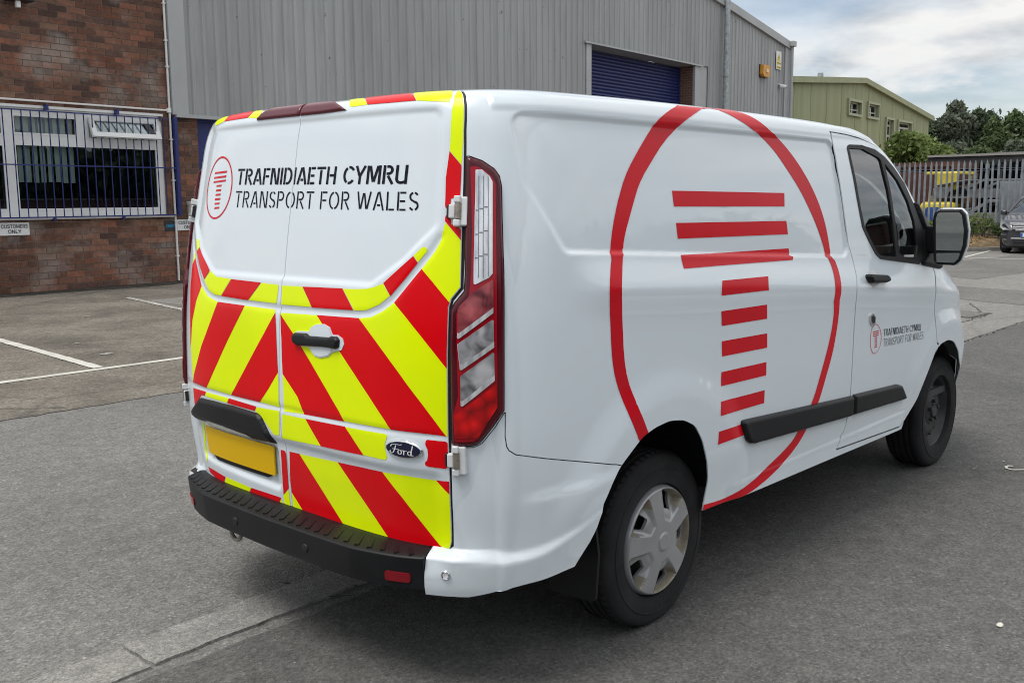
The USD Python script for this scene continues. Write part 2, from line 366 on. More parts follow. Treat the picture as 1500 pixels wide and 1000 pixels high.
# verge under the fence
kv = []
ve = [(29.3, 14.0), (29.3, 7.0), (30.6, 6.3), (29.6, 5.6), (29.2, -8.0)]
put("/World", "verge_kerb", cat_(*[extrude(LineString([a, b]).buffer(.07, cap_style="flat"), .11, frame_m((0, 0, 0), (1, 0, 0), (0, 1, 0))) for a, b in (((26.9, 14.0), (26.9, 6.55)), ((26.9, 6.55), (28.15, 5.7)), ((28.15, 5.7), (28.15, -6.0)))]), M_kerb, label="low kerb edging the soil verge below the fence", category="kerb", kind="structure")
gx, gy = np.meshgrid(np.linspace(0, 1, 30), np.linspace(-8, 14, 160), indexing="ij")
x0 = np.where(gy > 6.55, 26.98, np.where(gy > 5.7, 26.98 + (6.55 - gy) * 1.47, 28.22))
X = x0 + gx * (60 - x0) ** 1.0 * np.where(gx < .5, .12, 1) if False else x0 + gx * (31.5 - x0)
Z = .09 + .24 * np.clip((X - x0) / 1.5, 0, 1) + .05 * (meshkit.fbm(np.stack([X, gy, 0 * X], -1) * 2.2, 3) - .5)
i = np.arange(30 * 160).reshape(30, 160); q = np.stack([i[:-1, :-1], i[1:, :-1], i[1:, 1:], i[:-1, 1:]], -1).reshape(-1, 4)
setting("verge", (np.stack([X, gy, Z], -1).reshape(-1, 3), np.vstack([q[:, [0, 1, 2]], q[:, [0, 2, 3]]])), M_soil, smooth=True)
setting("scrapyard_ground", sheet([(31.4, -25), (60, -25), (60, 30), (31.4, 30)], .30), M_soil)
lv, lf = [], []
for k in range(3200):
    y = rng.uniform(2, 9); x = rng.uniform(27.1 if y > 6.5 else 28.3, 29.6); c = np.array([x, y, .115 + .24 * np.clip((x - (26.98 if y > 6.5 else 28.2)) / 1.5, 0, 1) + .01])
    a, b = rng.normal(size=3), rng.normal(size=3); a[2] *= .4; b[2] *= .4; a *= .05 / np.linalg.norm(a); b *= .035 / np.linalg.norm(b)
    n = len(lv) * 3; lv.append([c - a, c + b, c + a]); lf.append([n, n + 1, n + 2])
put("/World", "dry_leaves", (np.array(lv).reshape(-1, 3), np.array(lf)), pm("dry_leaf", (.30, .19, .085), .8, var=.5, vs=6.0), label="brown dry leaves littering the verge below the fence", category="leaves", kind="stuff")

# ---------------------------------------------------------------- brick and clad workshop along the left
TH = .06
FO = np.array([3.687, 15.30, 0.0])          # local frame: x along the facade, y into the building
def brick_mat(name, col):
    col = np.array(col)
    return usdkit.material(stage, "/World/Looks/" + name, {
        "g": ("geometry", {}), "oi": ("object_info", {}), "n": ("noise_texture", {"scale": 14.0, "detail": 5.0, "roughness": .7}), "r": ("rgb_ramp", {"ramp": [(.25, tuple(col * .62)), (.75, tuple(col * 1.35))]}),
        "hv": ("hsv", {}), "hm": ("map_range", {"from_min": 0, "from_max": 1, "to_min": .72, "to_max": 1.3}),
        "e": ("noise_texture", {"scale": .9, "detail": 7.0, "roughness": .66}), "er": ("rgb_ramp", {"ramp": [(.52, (0, 0, 0)), (.66, (.6, .6, .6))]}),
        "st": ("noise_texture", {"scale": .5, "detail": 5.0, "roughness": .6}), "sr": ("rgb_ramp", {"ramp": [(.33, (.62, .61, .60)), (.58, (1, 1, 1))]}), "mm": ("mix", {"mix_type": "multiply", "fac": .85}),
        "m": ("mix", {"color2": (.30, .275, .25)}), "bn": ("noise_texture", {"scale": 70.0, "detail": 3.0}), "b": ("bump", {"strength": .4, "distance": .006}), "p": ("principled_bsdf", {"roughness": .85, "specular_ior_level": .25})},
        [("g.position", "n.vector"), ("n.fac", "r.fac"), ("r.color", "hv.color"), ("oi.random", "hm.value"), ("hm.result", "hv.value"), ("g.position", "e.vector"), ("e.fac", "er.fac"), ("g.position", "st.vector"), ("st.fac", "sr.fac"),
         ("hv.color", "mm.color1"), ("sr.color", "mm.color2"), ("mm.color", "m.color1"), ("er.color", "m.fac"), ("m.color", "p.base_color"), ("g.position", "bn.vector"), ("bn.fac", "b.height"), ("b.normal", "p.normal")], surface="p.BSDF")


BR = [brick_mat("brick_brown", (.175, .086, .058)), brick_mat("brick_red", (.200, .086, .055)), brick_mat("brick_dark", (.105, .060, .048)), brick_mat("brick_tan", (.185, .108, .074)), brick_mat("brick_plum", (.152, .082, .062))]
M_mortar = pm("mortar", (.25, .195, .155), .9, var=.3, vs=2.0, bump=.3, bs=80)
M_upvc = pm("white_frame", (.72, .73, .72), .35, var=.06, vs=3.0)
M_blue = pm("blue_gloss", (.012, .020, .115), .35, var=.15, vs=8.0)
M_bluedoor = pm("blue_door_paint", (.014, .026, .14), .45, var=.2, vs=3.0)
M_pipe = pm("white_pipe", (.72, .71, .69), .45)
M_black = pm("black_plastic", (.018, .019, .021), .45, var=.2, vs=12.0)
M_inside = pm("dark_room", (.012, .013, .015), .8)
M_text = pm("sign_black", (.015, .015, .018), .5)
M_signw = pm("sign_white", (.70, .71, .72), .4)
M_conccap = pm("sill_concrete", (.30, .29, .27), .8, var=.2, bump=.3)


def pane_mat(name, tint=(.80, .86, .86), base=0.0):
    return usdkit.material(stage, "/World/Looks/" + name, {
        "t": ("transparent_bsdf", {"color": tint}), "gl": ("glossy_bsdf", {"color": (.95, .97, 1.0), "roughness": 0.0}), "f": ("fresnel", {"IOR": 1.52}),
        "a": ("math", {"math_type": "add", "value2": base, "use_clamp": True}), "m": ("mix_closure", {})}, [("f.fac", "a.value1"), ("a.value", "m.fac"), ("t.BSDF", "m.closure1"), ("gl.BSDF", "m.closure2")], surface="m.closure")


M_pane = pane_mat("window_pane", (.80, .86, .86), .0)
shop = thing("workshop", "long workshop of brown brick and grey corrugated cladding behind the van", "building", FO, TH)
CU, CZ = .345, .113
WIN = (-1.25, 3.34, 1.345, 3.255)
# mortar bed with the window opening, and the shop wall beyond the blue door
bed = Polygon([(-5, -.2), (4.13, -.2), (4.13, 3.3), (3.56, 3.3), (3.56, 7.9), (-5, 7.9)]).difference(shapely.box(WIN[0], WIN[2], WIN[1], WIN[3]))
facade = frame_m((0, 0, 0), (1, 0, 0), (0, 0, 1))     # 2D x,z -> x along, z up, extrusion towards the viewer (-y)
def ontofacade(poly, d, y=0.0): return extrude(poly, d, frame_m((0, y, 0), (1, 0, 0), (0, 0, 1)))
wallp = put(shop, "wall", ontofacade(bed, .25, .257), M_mortar)
cells = []
for j in range(-1, 71):
    z0 = j * CZ
    u = -5 + (j % 2) * CU / 2 - CU
    while u < 4.2:
        c = shapely.box(u + .006, z0 + .0065, u + CU - .006, z0 + CZ - .0065).intersection(bed)
        if not c.is_empty and c.area > .004:
            cells.append(c.bounds)
        u += CU
def toworld(u, z): return FO + np.array([u * math.cos(TH), u * math.sin(TH), z])
cells.sort(key=lambda b: (0 if (b[0] > -.25 and b[1] > -.05 and b[3] < 5.6) else 1, np.linalg.norm(toworld(b[0], b[1]) - EYE)))
rest = []
for k, (u0, z0, u1, z1) in enumerate(cells):
    pr = rng.uniform(0, .004); m = box(u0 + rng.uniform(0, .003), u1 - rng.uniform(0, .003), -.002 - pr, .012, z0 + rng.uniform(0, .0015), z1)
    w = rng.random(); c = 0 if w < .42 else 1 if w < .60 else 2 if w < .73 else 3 if w < .84 else 4
    if k < 300:
        put(wallp, "brick", m, BR[c])
    else:
        rest.append((c, m))
for c in range(5):
    put(wallp, "brickwork", cat_(*[m for k, m in rest if k == c]), BR[c], kind="stuff")
# far-off brick skirt under the cladding, hidden by the van or far away
M_farbrick = usdkit.material(stage, "/World/Looks/far_brick", {
    "tc": ("texture_coordinate", {}), "mp": ("mapping", {"rotation": (math.pi / 2, 0, 0)}), "b": ("brick_texture", {"color1": (.15, .065, .045), "color2": (.10, .05, .04), "mortar": (.17, .145, .12), "scale": 1.0, "mortar_size": .008, "brick_width": .3, "row_height": .0865, "bias": .1}),
    "p": ("principled_bsdf", {"roughness": .85})}, [("tc.object", "mp.vector"), ("mp.vector", "b.vector"), ("b.color", "p.base_color")], surface="p.BSDF")
sk = shapely.box(5.25, -.2, 18.16, 3.3).union(shapely.box(24.78, -.2, 33.0, 3.3))
put(shop, "brick_skirt", ontofacade(sk, .25, .25), M_farbrick)
# blue side door beside the van's back corner
put(shop, "door_frame", ontofacade(shapely.box(4.135, 0, 5.24, 3.29).difference(shapely.box(4.22, 0, 5.15, 2.12)).difference(shapely.box(4.22, 2.2, 5.15, 3.2)), .10, .20), M_bluedoor)
d_ = put(shop, "door", ontofacade(shapely.box(4.222, .02, 5.148, 2.118), .05, .20), M_bluedoor)
put(d_, "handle", tube([(4.32, .10, 1.05), (4.46, .10, 1.05)], .012), M_upvc)
put(shop, "door_panel", ontofacade(shapely.box(4.222, 2.202, 5.148, 3.198), .05, .21), M_bluedoor)
# window: frame, mullion, transom, panes, open top light
wx0, wx1, wz0, wz1 = WIN
fr = shapely.box(wx0, wz0, wx1, wz1)
open_ = [(-1.17, .27, 1.47, 2.60), (-1.17, .27, 2.77, 3.16), (.46, 3.20, 1.47, 2.62), (.46, 1.60, 2.80, 3.12), (1.84, 3.20, 2.78, 3.13)]
for o in open_: fr = fr.difference(shapely.box(o[0], o[2], o[1], o[3]))
wf = put(shop, "window", ontofacade(fr, .07, .10), M_upvc)
put(wf, "bead", cat_(*[ontofacade(shapely.box(o[0] - .012, o[2] - .012, o[1] + .012, o[3] + .012).difference(shapely.box(o[0] + .02, o[2] + .02, o[1] - .02, o[3] - .02)), .02, .045) for o in open_[:4]]), M_upvc)
for o in open_[:4]:
    put(wf, "pane", ontofacade(shapely.box(o[0] - .02, o[2] - .02, o[1] + .02, o[3] + .02), .006, .085), M_pane)
put(wf, "head_trim", box(wx0, wx1 + .02, -.015, .06, wz1 - .001, wz1 + .045), M_upvc)
put(wf, "sill", box(wx0 - .06, wx1 + .10, -.075, .06, wz0 - .05, wz0 - .001), M_upvc)
Mo = rotm((1, 0, 0), math.radians(-24), (0, .03, 3.13))
o = open_[4]
oc = put(shop, "window", xf(ontofacade(shapely.box(o[0] - .02, o[2] - .03, o[1] + .02, o[3] + .01).difference(shapely.box(o[0] + .07, o[2] + .06, o[1] - .07, o[3] - .06)), .055, .03), Mo), M_upvc, label="white top light tilted open")
put(oc, "pane", xf(ontofacade(shapely.box(o[0] + .05, o[2] + .04, o[1] - .05, o[3] - .04), .006, .005), Mo), M_pane)
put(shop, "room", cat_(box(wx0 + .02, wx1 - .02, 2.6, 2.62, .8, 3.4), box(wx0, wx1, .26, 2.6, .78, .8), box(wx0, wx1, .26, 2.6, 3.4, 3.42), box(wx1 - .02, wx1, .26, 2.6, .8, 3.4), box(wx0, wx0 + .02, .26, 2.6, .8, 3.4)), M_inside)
M_blind = pm("blind_slat", (.70, .74, .70), .7, var=.1)
bl = put(shop, "blind", box(.42, 1.65, .20, .24, 3.15, 3.2), M_blind)
for k in range(9):
    put(bl, "blind_slat", xf(box(-.062, .062, -.003, .003, 1.95 + .02 * rng.random(), 3.15), rotm((0, 0, 1), .45 + rng.uniform(-.08, .08), (0, 0, 0), (.50 + k * .135, .24, 0))), M_blind)
bl = put(shop, "blind", box(1.80, 3.2, .20, .24, 3.15, 3.2), M_blind, label="white blind drawn up to the top light")
for k in range(10):
    put(bl, "blind_slat", xf(box(-.062, .062, -.003, .003, 2.72, 3.15), rotm((0, 0, 1), .5, (0, 0, 0), (1.86 + k * .14, .24, 0))), M_blind)
# blue window bars, fixed to the wall
bars = thing("window_bars", "blue security bars over the white office window in the brick wall", "window bars", FO, TH)
for k in range(28):
    u = -1.06 + k * .1615
    put(bars, "bar", tube([(u, -.10, 1.34), (u, -.10, 3.205)], .0115, 6), M_blue)
for z in (1.335, 2.255, 3.20):
    put(bars, "rail", box(-1.15, 3.56 if z < 3 else 3.40, -.122, -.106 if z == 2.255 else -.098, z - .011, z + .011), M_blue)
put(bars, "post", box(3.535, 3.60, -.13, -.01, 1.33, 3.25), M_blue)
for u in (-.4, 1.02, 2.36):
    for z in (3.22, 1.27): put(bars, "bracket", box(u - .022, u + .022, -.12, .0, z, z + (.10 if z > 2 else .06)), M_blue)
# pipes
wp = thing("conduit", "thin white conduit running along and down the brick wall", "pipe", FO, TH)
put(wp, "pipe", tube([(-5, -.035, 3.375), (3.46, -.035, 3.375)], .018), M_pipe)
put(wp, "pipe", tube([(3.50, -.035, .02), (3.50, -.035, 7.7)], .022), M_pipe)
put(wp, "elbow", mt(rbox(3.44, 3.53, -.065, -.005, 3.33, 3.42, .012)), M_pipe)
for z in (.5, 1.2, 2.0, 2.8, 4.2, 4.7, 5.4):
    put(wp, "clip", box(3.47, 3.53, -.062, -.004, z, z + .03), M_pipe)


def sign(name, label, u0, u1, z0, z1, lines, mat=M_signw, tm=M_text, y=-.02, cat="sign"):
    t = thing(name, label, cat, FO, TH)
    put(t, "board", ontofacade(shapely.box(u0, z0, u1, z1).buffer(-.012).buffer(.012), .008, y + .008), mat)
    for txt, h, cu, z in lines:
        m = meshkit.text_mesh(txt, h, .002, bold=True); m.apply_translation([-m.bounds[:, 0].mean(), 0, 0])
        w = m.bounds[1, 0] - m.bounds[0, 0]; k = min(1.0, (u1 - u0) * .88 / w)
        put(t, "lettering", xf(m, frame_m((cu, y - .001, z), (1, 0, 0), (0, 0, 1)) @ np.diag([k, 1, 1, 1])), tm)
    return t


sign("customers_sign", "white CUSTOMERS ONLY sign below the barred window at the left edge", .06, .585, 1.03, 1.25, [("CUSTOMERS", .062, .325, 1.155), ("ONLY", .062, .325, 1.065)])
sign("customers_sign", "white CUSTOMERS ONLY sign partly hidden by the back corner of the van", 3.54, 4.08, 1.02, 1.24, [("CUSTOMERS", .062, 3.81, 1.145), ("ONLY", .062, 3.81, 1.055)])
sign("blue_sign", "small black sign with blue lettering beside the white conduit", 3.27, 3.49, 1.02, 1.22, [("zapin", .055, 3.38, 1.10)], pm("sign_dark", (.02, .025, .03), .4), pm("sign_cyan", (.02, .30, .55), .4))
mb = thing("meter_box", "small white meter box on the brick wall beside the van", "utility box", FO, TH)
put(mb, "box", mt(rbox(3.80, 4.10, -.16, -.002, 1.27, 1.52, .012)), M_signw); put(mb, "lid", mt(rbox(3.785, 4.115, -.18, -.002, 1.525, 1.60, .012)), M_signw)
fl = thing("floodlight", "dark floodlight high on the brick wall at the top left corner", "lamp", FO, TH)
put(fl, "housing", mt(rbox(.40, .80, -.42, -.10, 5.0, 5.16, .02)), M_black); put(fl, "arm", tube([(.6, -.1, 5.1), (.6, 0, 5.25)], .025), M_black); put(fl, "sensor", mt(rbox(.50, .58, -.36, -.28, 4.88, 5.0, .02)), M_upvc)
# cladding sheets
M_clad = usdkit.material(stage, "/World/Looks/cladding_grey", {
    "g": ("geometry", {}), "oi": ("object_info", {}), "mp": ("mapping", {"scale": (2.2, 2.2, .25)}), "n": ("noise_texture", {"scale": 2.0, "detail": 6.0, "roughness": .65}),
    "r": ("rgb_ramp", {"ramp": [(.25, (.255, .262, .262)), (.55, (.325, .333, .332)), (.8, (.36, .362, .355))]}), "hm": ("map_range", {"to_min": .90, "to_max": 1.07}), "hv": ("hsv", {}),
    "d": ("noise_texture", {"scale": 5.5, "detail": 2.0}), "dr": ("rgb_ramp", {"ramp": [(.24, (.25, .25, .25)), (.27, (1, 1, 1))]}), "m": ("mix", {"mix_type": "multiply", "fac": .8}), "p": ("principled_bsdf", {"roughness": .5, "specular_ior_level": .4})},
    [("g.position", "mp.vector"), ("mp.vector", "n.vector"), ("n.fac", "r.fac"), ("r.color", "hv.color"), ("oi.random", "hm.value"), ("hm.result", "hv.value"), ("g.position", "d.vector"), ("d.fac", "dr.fac"), ("hv.color", "m.color1"), ("dr.color", "m.color2"), ("m.color", "p.base_color")], surface="p.BSDF")
M_flash = pm("cladding_flashing", (.36, .37, .372), .5, var=.08, vs=1.0)
def ztop(u): return 10.05 - .147 * abs(u - 18.3)
PITCH_R = .292
def clad_sheet(u0, u1, zb):
    us, ys = [], []
    for k in range(int(round((u1 - u0) / PITCH_R))):
        a = u0 + k * PITCH_R
        us += [a, a + .095, a + .125, a + .185]; ys += [-.055, -.055, -.083, -.083]
        us += [a + .215]; ys += [-.055]
    us.append(u1); ys.append(-.055)
    us, ys = np.array(us), np.array(ys); n = len(us)
    V = np.vstack([np.c_[us, ys, np.full(n, zb)], np.c_[us, ys, [ztop(u) - .10 for u in us]], np.c_[us, ys + .015, np.full(n, zb)], np.c_[us, ys + .015, [ztop(u) - .10 for u in us]]])
    i = np.arange(n - 1); F = np.vstack([np.stack([i, i + 1, n + i + 1], 1), np.stack([i, n + i + 1, n + i], 1), np.stack([i + 1, i, 2 * n + i], 1), np.stack([i + 1, 2 * n + i, 2 * n + i + 1], 1)])
    return V, F
W3 = 3 * PITCH_R
cl = put(shop, "cladding", box(3.545, 3.90, -.09, -.01, 3.30, ztop(3.7) - .1), M_flash)
u = 3.902
while u < 32.5:
    zb = 6.36 if 18.0 < u + W3 and u < 25.0 else 3.32
    put(cl, "cladding_sheet", clad_sheet(u, u + W3 - .004, zb), M_clad); u += W3
for z0_, z1_, a_, b_ in ((3.25, 3.318, 3.6, 18.16), (3.25, 3.318, 24.8, 33.0)):
    put(cl, "drip_flashing", box(a_, b_, -.125, -.01, z0_, z1_), M_flash)
put(cl, "jamb_flashing", box(17.88, 18.15, -.10, -.005, 3.33, 6.34), M_flash); put(cl, "jamb_flashing", box(24.76, 25.1, -.10, -.005, 3.33, 6.34), M_flash)
put(cl, "lintel_flashing", box(17.75, 25.25, -.16, .58, 6.30, 6.352), M_flash)
# gable verge, roof, end corner
for s_, (ua, ub) in (("l", (3.4, 18.3)), ("r", (18.3, 33.0))):
    za, zb2 = ztop(ua), ztop(ub)
    put(shop, "verge_trim", extrude(Polygon([(ua, za - .14), (ub, zb2 - .14), (ub, zb2 + .16), (ua, za + .16)]), .14, frame_m((0, -.03, 0), (1, 0, 0), (0, 0, 1))), M_flash)
    put(shop, "roof", extrude(Polygon([(ua - .1, za + .02), (ub, zb2 + .02), (ub, zb2 + .14), (ua - .1, za + .14)]), 24.0, frame_m((0, 24.0, 0), (1, 0, 0), (0, 0, 1))), M_flash)
put(shop, "end_wall", box(32.80, 32.98, .0, 24, -.2, 7.8), M_flash)
put(shop, "side_wall", box(-5, -4.8, .0, 24, -.2, 7.4), M_farbrick)
put(shop, "gable_wall", ontofacade(Polygon([(3.5, 3.3), (18.14, 3.3), (18.14, 6.3), (24.8, 6.3), (24.8, 3.3), (32.9, 3.3), (32.9, 7.7), (18.3, 9.8), (3.5, 7.7)]), .02, .0), M_flash)
put(shop, "corner_trim", box(32.5, 33.03, -.115, .1, 3.3, 7.86), M_flash)
gp = put(shop, "downpipe", tube([(32.93, -.22, .1), (32.93, -.22, 7.9)], .065, 10), M_flash); put(gp, "hopper", mt(rbox(32.78, 33.1, -.34, -.08, 7.86, 8.08, .02)), M_flash)
# roller shutter in a brick recess
M_shut = pm("shutter_blue", (.020, .026, .115), .45, var=.12, vs=3.0)
rs = thing("roller_shutter", "dark blue roller shutter in the grey workshop wall behind the van roof", "shutter", FO, TH)
for k in range(56):
    z = .02 + k * .111
    v = np.array([(18.2, .58, z), (18.2, .535, z + .035), (18.2, .535, z + .075), (18.2, .58, z + .108), (24.74, .58, z), (24.74, .535, z + .035), (24.74, .535, z + .075), (24.74, .58, z + .108)])
    put(rs, "slat", (v, np.array([[0, 4, 5], [0, 5, 1], [1, 5, 6], [1, 6, 2], [2, 6, 7], [2, 7, 3]])), M_shut)
put(rs, "guide", box(18.14, 18.21, .50, .62, 0, 6.25), M_shut); put(rs, "guide", box(24.70, 24.77, .50, .62, 0, 6.25), M_shut)
put(rs, "back_plate", box(18.1, 24.8, .60, .62, 0, 6.3), M_shut)
put(shop, "reveal", box(24.78, 24.9, .002, .62, -.2, 6.29), M_farbrick); put(shop, "reveal", box(18.0, 18.13, .002, .62, -.2, 6.29), M_farbrick)
M_rev = usdkit.material(stage, "/World/Looks/reveal_brick", {
    "tc": ("texture_coordinate", {}), "sx": ("separate_xyz", {}), "c": ("combine_xyz", {}), "b": ("brick_texture", {"color1": (.19, .08, .05), "color2": (.13, .055, .04), "mortar": (.2, .17, .14), "scale": 1.0, "mortar_size": .010, "brick_width": .225, "row_height": .09}),
    "p": ("principled_bsdf", {"roughness": .85})}, [("tc.object", "sx.vector"), ("sx.y", "c.x"), ("sx.z", "c.y"), ("c.vector", "b.vector"), ("b.color", "p.base_color")], surface="p.BSDF")
put(shop, "pier", box(24.762, 24.777, -.004, .53, -.2, 6.288), M_rev)
# fittings on the cladding
M_galv = pm("galvanised", (.33, .36, .37), .5, .35, var=.35, vs=9.0)
po = thing("galvanised_pole", "tall mottled galvanised pole in front of the grey cladding", "pole", FO, TH)
put(po, "shaft", tube([(26.85, -.25, 0), (26.88, -.25, 9.6)], [.115, .10], 12), M_galv); put(po, "band", tube([(26.852, -.25, 2.2), (26.852, -.25, 2.28)], .125, 12), M_galv); put(po, "band", tube([(26.86, -.25, 6.1), (26.86, -.25, 6.16)], .12, 12), M_galv)
al = thing("alarm_box", "orange alarm bell box on the grey cladding", "alarm", FO, TH)
put(al, "cover", extrude(Polygon([(30.08, 6.50), (30.20, 6.40), (30.62, 6.40), (30.74, 6.50), (30.70, 6.86), (30.12, 6.86)]).buffer(-.03).buffer(.03), .16, frame_m((0, -.10, 0), (1, 0, 0), (0, 0, 1))), pm("alarm_orange", (.60, .27, .03), .4)); put(al, "back", box(30.05, 30.76, -.105, -.06, 6.38, 6.88), M_black)
put(al, "lens", mt(rbox(30.34, 30.52, -.30, -.255, 6.56, 6.70, .02)), pm("alarm_lens", (.75, .62, .40), .2))
ws = sign("warning_sign", "white and yellow warning sign high at the end of the cladding", 31.60, 32.10, 6.84, 7.56, [], M_signw, M_text, y=-.11)
M_yel = pm("sign_yellow", (.70, .52, .05), .4)
put(ws, "triangle", ontofacade(Polygon([(31.68, 7.18), (32.02, 7.18), (31.85, 7.48)]).buffer(.01), .003, -.110), M_yel); put(ws, "triangle_symbol", ontofacade(Polygon([(31.825, 7.24), (31.875, 7.24), (31.88, 7.38), (31.82, 7.38)]), .003, -.1135), M_text)
for z in (7.06, 6.90): put(ws, "yellow_band", ontofacade(shapely.box(31.63, z - .03, 32.07, z + .07), .003, -.110), M_yel)
for z in (7.085, 6.915): put(ws, "print_line", ontofacade(shapely.union_all([shapely.box(31.68 + k * .06, z - .012, 31.72 + k * .06, z + .02) for k in range(6)]), .003, -.1135), M_text)
cc = thing("security_camera", "small white security camera below the warning sign", "camera", FO, TH)
put(cc, "body", tube([(32.0, -.12, 6.19), (32.16, -.33, 6.14)], .075, 12), M_signw); put(cc, "lens", tube([(32.155, -.325, 6.142), (32.175, -.35, 6.137)], .05, 10), M_black); put(cc, "mount", tube([(32.0, -.06, 6.27), (32.03, -.16, 6.2)], .03, 8), M_signw)

# ---------------------------------------------------------------- pale green building
GO = np.array([61.68, 20.29, 0.0])
M_green = usdkit.material(stage, "/World/Looks/green_sheet", {
    "tc": ("texture_coordinate", {}), "mp": ("mapping", {"scale": (1.6, 1.6, .12)}), "n": ("noise_texture", {"scale": 1.2, "detail": 5.0}), "r": ("rgb_ramp", {"ramp": [(.3, (.25, .265, .14)), (.7, (.32, .335, .195))]}),
    "p": ("principled_bsdf", {"roughness": .6, "specular_ior_level": .3})}, [("tc.object", "mp.vector"), ("mp.vector", "n.vector"), ("n.fac", "r.fac"), ("r.color", "p.base_color")], surface="p.BSDF")
M_greentrim = pm("green_trim", (.30, .312, .18), .6, var=.12)
M_greenframe = pm("pale_green_frame", (.36, .38, .25), .6)
gb = thing("green_building", "pale green gabled sheet metal building beyond the van", "building", GO, TH)
prof = [(-24.0, 6.70), (-12.0, 7.66), (0, 6.42)]
gw = Polygon([(-24, 0), (0, 0), (0, 6.42), (-12, 7.66), (-24, 6.70)])
gwin = [(-14.05, -12.30, 5.93, 6.55), (-11.15, -9.52, 5.93, 6.60), (-8.12, -6.95, 4.57, 5.94), (-6.03, -3.60, 4.45, 5.93)]
for w in gwin: gw = gw.difference(shapely.box(w[0], w[2], w[1], w[3]))
gwp = put(gb, "wall", ontofacade(gw, .2, .2), M_greentrim)
for k in range(24):
    a = -24 + k
    g_ = shapely.box(a + .01, 0, a + .99, 9).intersection(gw)
    if not g_.is_empty: put(gwp, "wall_sheet", ontofacade(g_, .035 + .008 * (k % 2), .0), M_green)
for (a, b, z0_, z1_) in gwin:
    wv = put(gb, "window", ontofacade(shapely.box(a - .12, z0_ - .12, b + .12, z1_ + .12).difference(shapely.box(a, z0_, b, z1_)), .12, -.03), M_greenframe)
    nm = 1 if z1_ - z0_ < 1 else (1 if b - a < 1.5 else 2)
    bars_ = [shapely.box(a, z0_ + .32 * (z1_ - z0_), b, z0_ + .40 * (z1_ - z0_)), shapely.box(a, z0_, b, z0_ + .06), shapely.box(a, z1_ - .07, b, z1_), shapely.box(a, z0_, a + .07, z1_), shapely.box(b - .07, z0_, b, z1_)] + [shapely.box(a + (b - a) * (k + 1) / (nm + 1) - .06, z0_, a + (b - a) * (k + 1) / (nm + 1) + .06, z0_ + .8 * (z1_ - z0_)) for k in range(nm)]
    if z1_ - z0_ > 1: bars_.append(shapely.box(a, z1_ - .35, b, z1_ - .26))
    put(wv, "glazing_bar", ontofacade(shapely.union_all(bars_), .05, .12), pm("old_white_frame", (.50, .51, .46), .6) if not stage.GetPrimAtPath("/World/Looks/old_white_frame") else UsdShade.Material.Get(stage, "/World/Looks/old_white_frame"))
    put(wv, "pane", ontofacade(shapely.box(a, z0_, b, z1_), .01, .15), M_pane)
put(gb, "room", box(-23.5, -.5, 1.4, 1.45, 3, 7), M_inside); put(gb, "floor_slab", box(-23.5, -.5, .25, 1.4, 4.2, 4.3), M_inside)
for (a, za), (b, zb2) in zip(prof[:-1], prof[1:]):
    put(gb, "verge_trim", extrude(Polygon([(a - (.0), za - .06), (b + (.35 if b == 0 else 0), zb2 - .06 - (.036 if b == 0 else 0)), (b + (.35 if b == 0 else 0), zb2 + .22 - (.036 if b == 0 else 0)), (a, za + .22)]), .30, frame_m((0, .05, 0), (1, 0, 0), (0, 0, 1))), M_greentrim)
    put(gb, "roof", extrude(Polygon([(a, za + .02), (b, zb2 + .02), (b, zb2 + .18), (a, za + .18)]), 18.0, frame_m((0, 18.06, 0), (1, 0, 0), (0, 0, 1))), M_greentrim)
put(gb, "end_wall", box(-.21, -.005, .21, 18, 0, 6.35), M_greentrim)
put(gb, "flue", tube([(-10.3, 3, 7.0), (-10.3, 3, 8.55)], .16, 10), M_galv)

# ---------------------------------------------------------------- brick boundary wall on the near side of the yard, mirrored in the van's glass
ob = thing("boundary_wall", "low brick boundary wall across the yard, mirrored in the van's side glass", "wall", (0, 0, 0))
put(ob, "wall", box(-30, 40, -17.3, -17.0, -.1, 1.75), M_farbrick); put(ob, "coping", box(-30, 40, -17.36, -16.94, 1.752, 1.82), M_conccap)
for k in range(12): put(ob, "pier", box(-28 + k * 6.0, -27.6 + k * 6.0, -17.0 + .002, -16.9, -.1, 1.745), M_farbrick)

# ---------------------------------------------------------------- palisade fence and what stands behind it
fe = thing("palisade_fence", "grey galvanised palisade fence behind the van's door mirror", "fence", (0, 0, 0))
FX = 29.05
def pale(y):
    z0, z1 = .36, 2.66
    pr = [(-.034, .012), (-.020, .012), (-.010, -.006), (.010, -.006), (.020, .012), (.034, .012)]
    V, F = [], []
    top = [z1 - .10, z1 - .05, z1, z1, z1 - .05, z1 - .10]
    lean = rng.uniform(-.008, .008)
    for (dy, dx), zt in zip(pr, top):
        V += [(FX - .03 + dx, y + dy, z0), (FX - .03 + dx, y + dy + lean, zt)]
    for k in range(5):
        a = 2 * k; F += [[a, a + 2, a + 3], [a, a + 3, a + 1]]
    V = np.array(V); n = len(V); F = np.array(F)
    return np.vstack([V, V + [.004, 0, 0]]), np.vstack([F, F[:, ::-1] + n])
M_pale = pm("galvanised_pale", (.23, .26, .29), .6, .1, var=.25, vs=5.0)
for k in range(92):
    put(fe, "pale", pale(12.4 - k * .1655), M_pale)
for z in (2.38, .72):
    put(fe, "rail", cat_(box(FX, FX + .045, -3, 12.6, z - .022, z + .022), box(FX, FX + .008, -3, 12.6, z - .03, z + .03)), M_pale)
for y in (12.3, 9.55, 6.79, 4.04, 1.29, -1.46):
    put(fe, "post", box(FX + .045, FX + .11, y - .05, y + .05, .2, 2.55), M_pale)
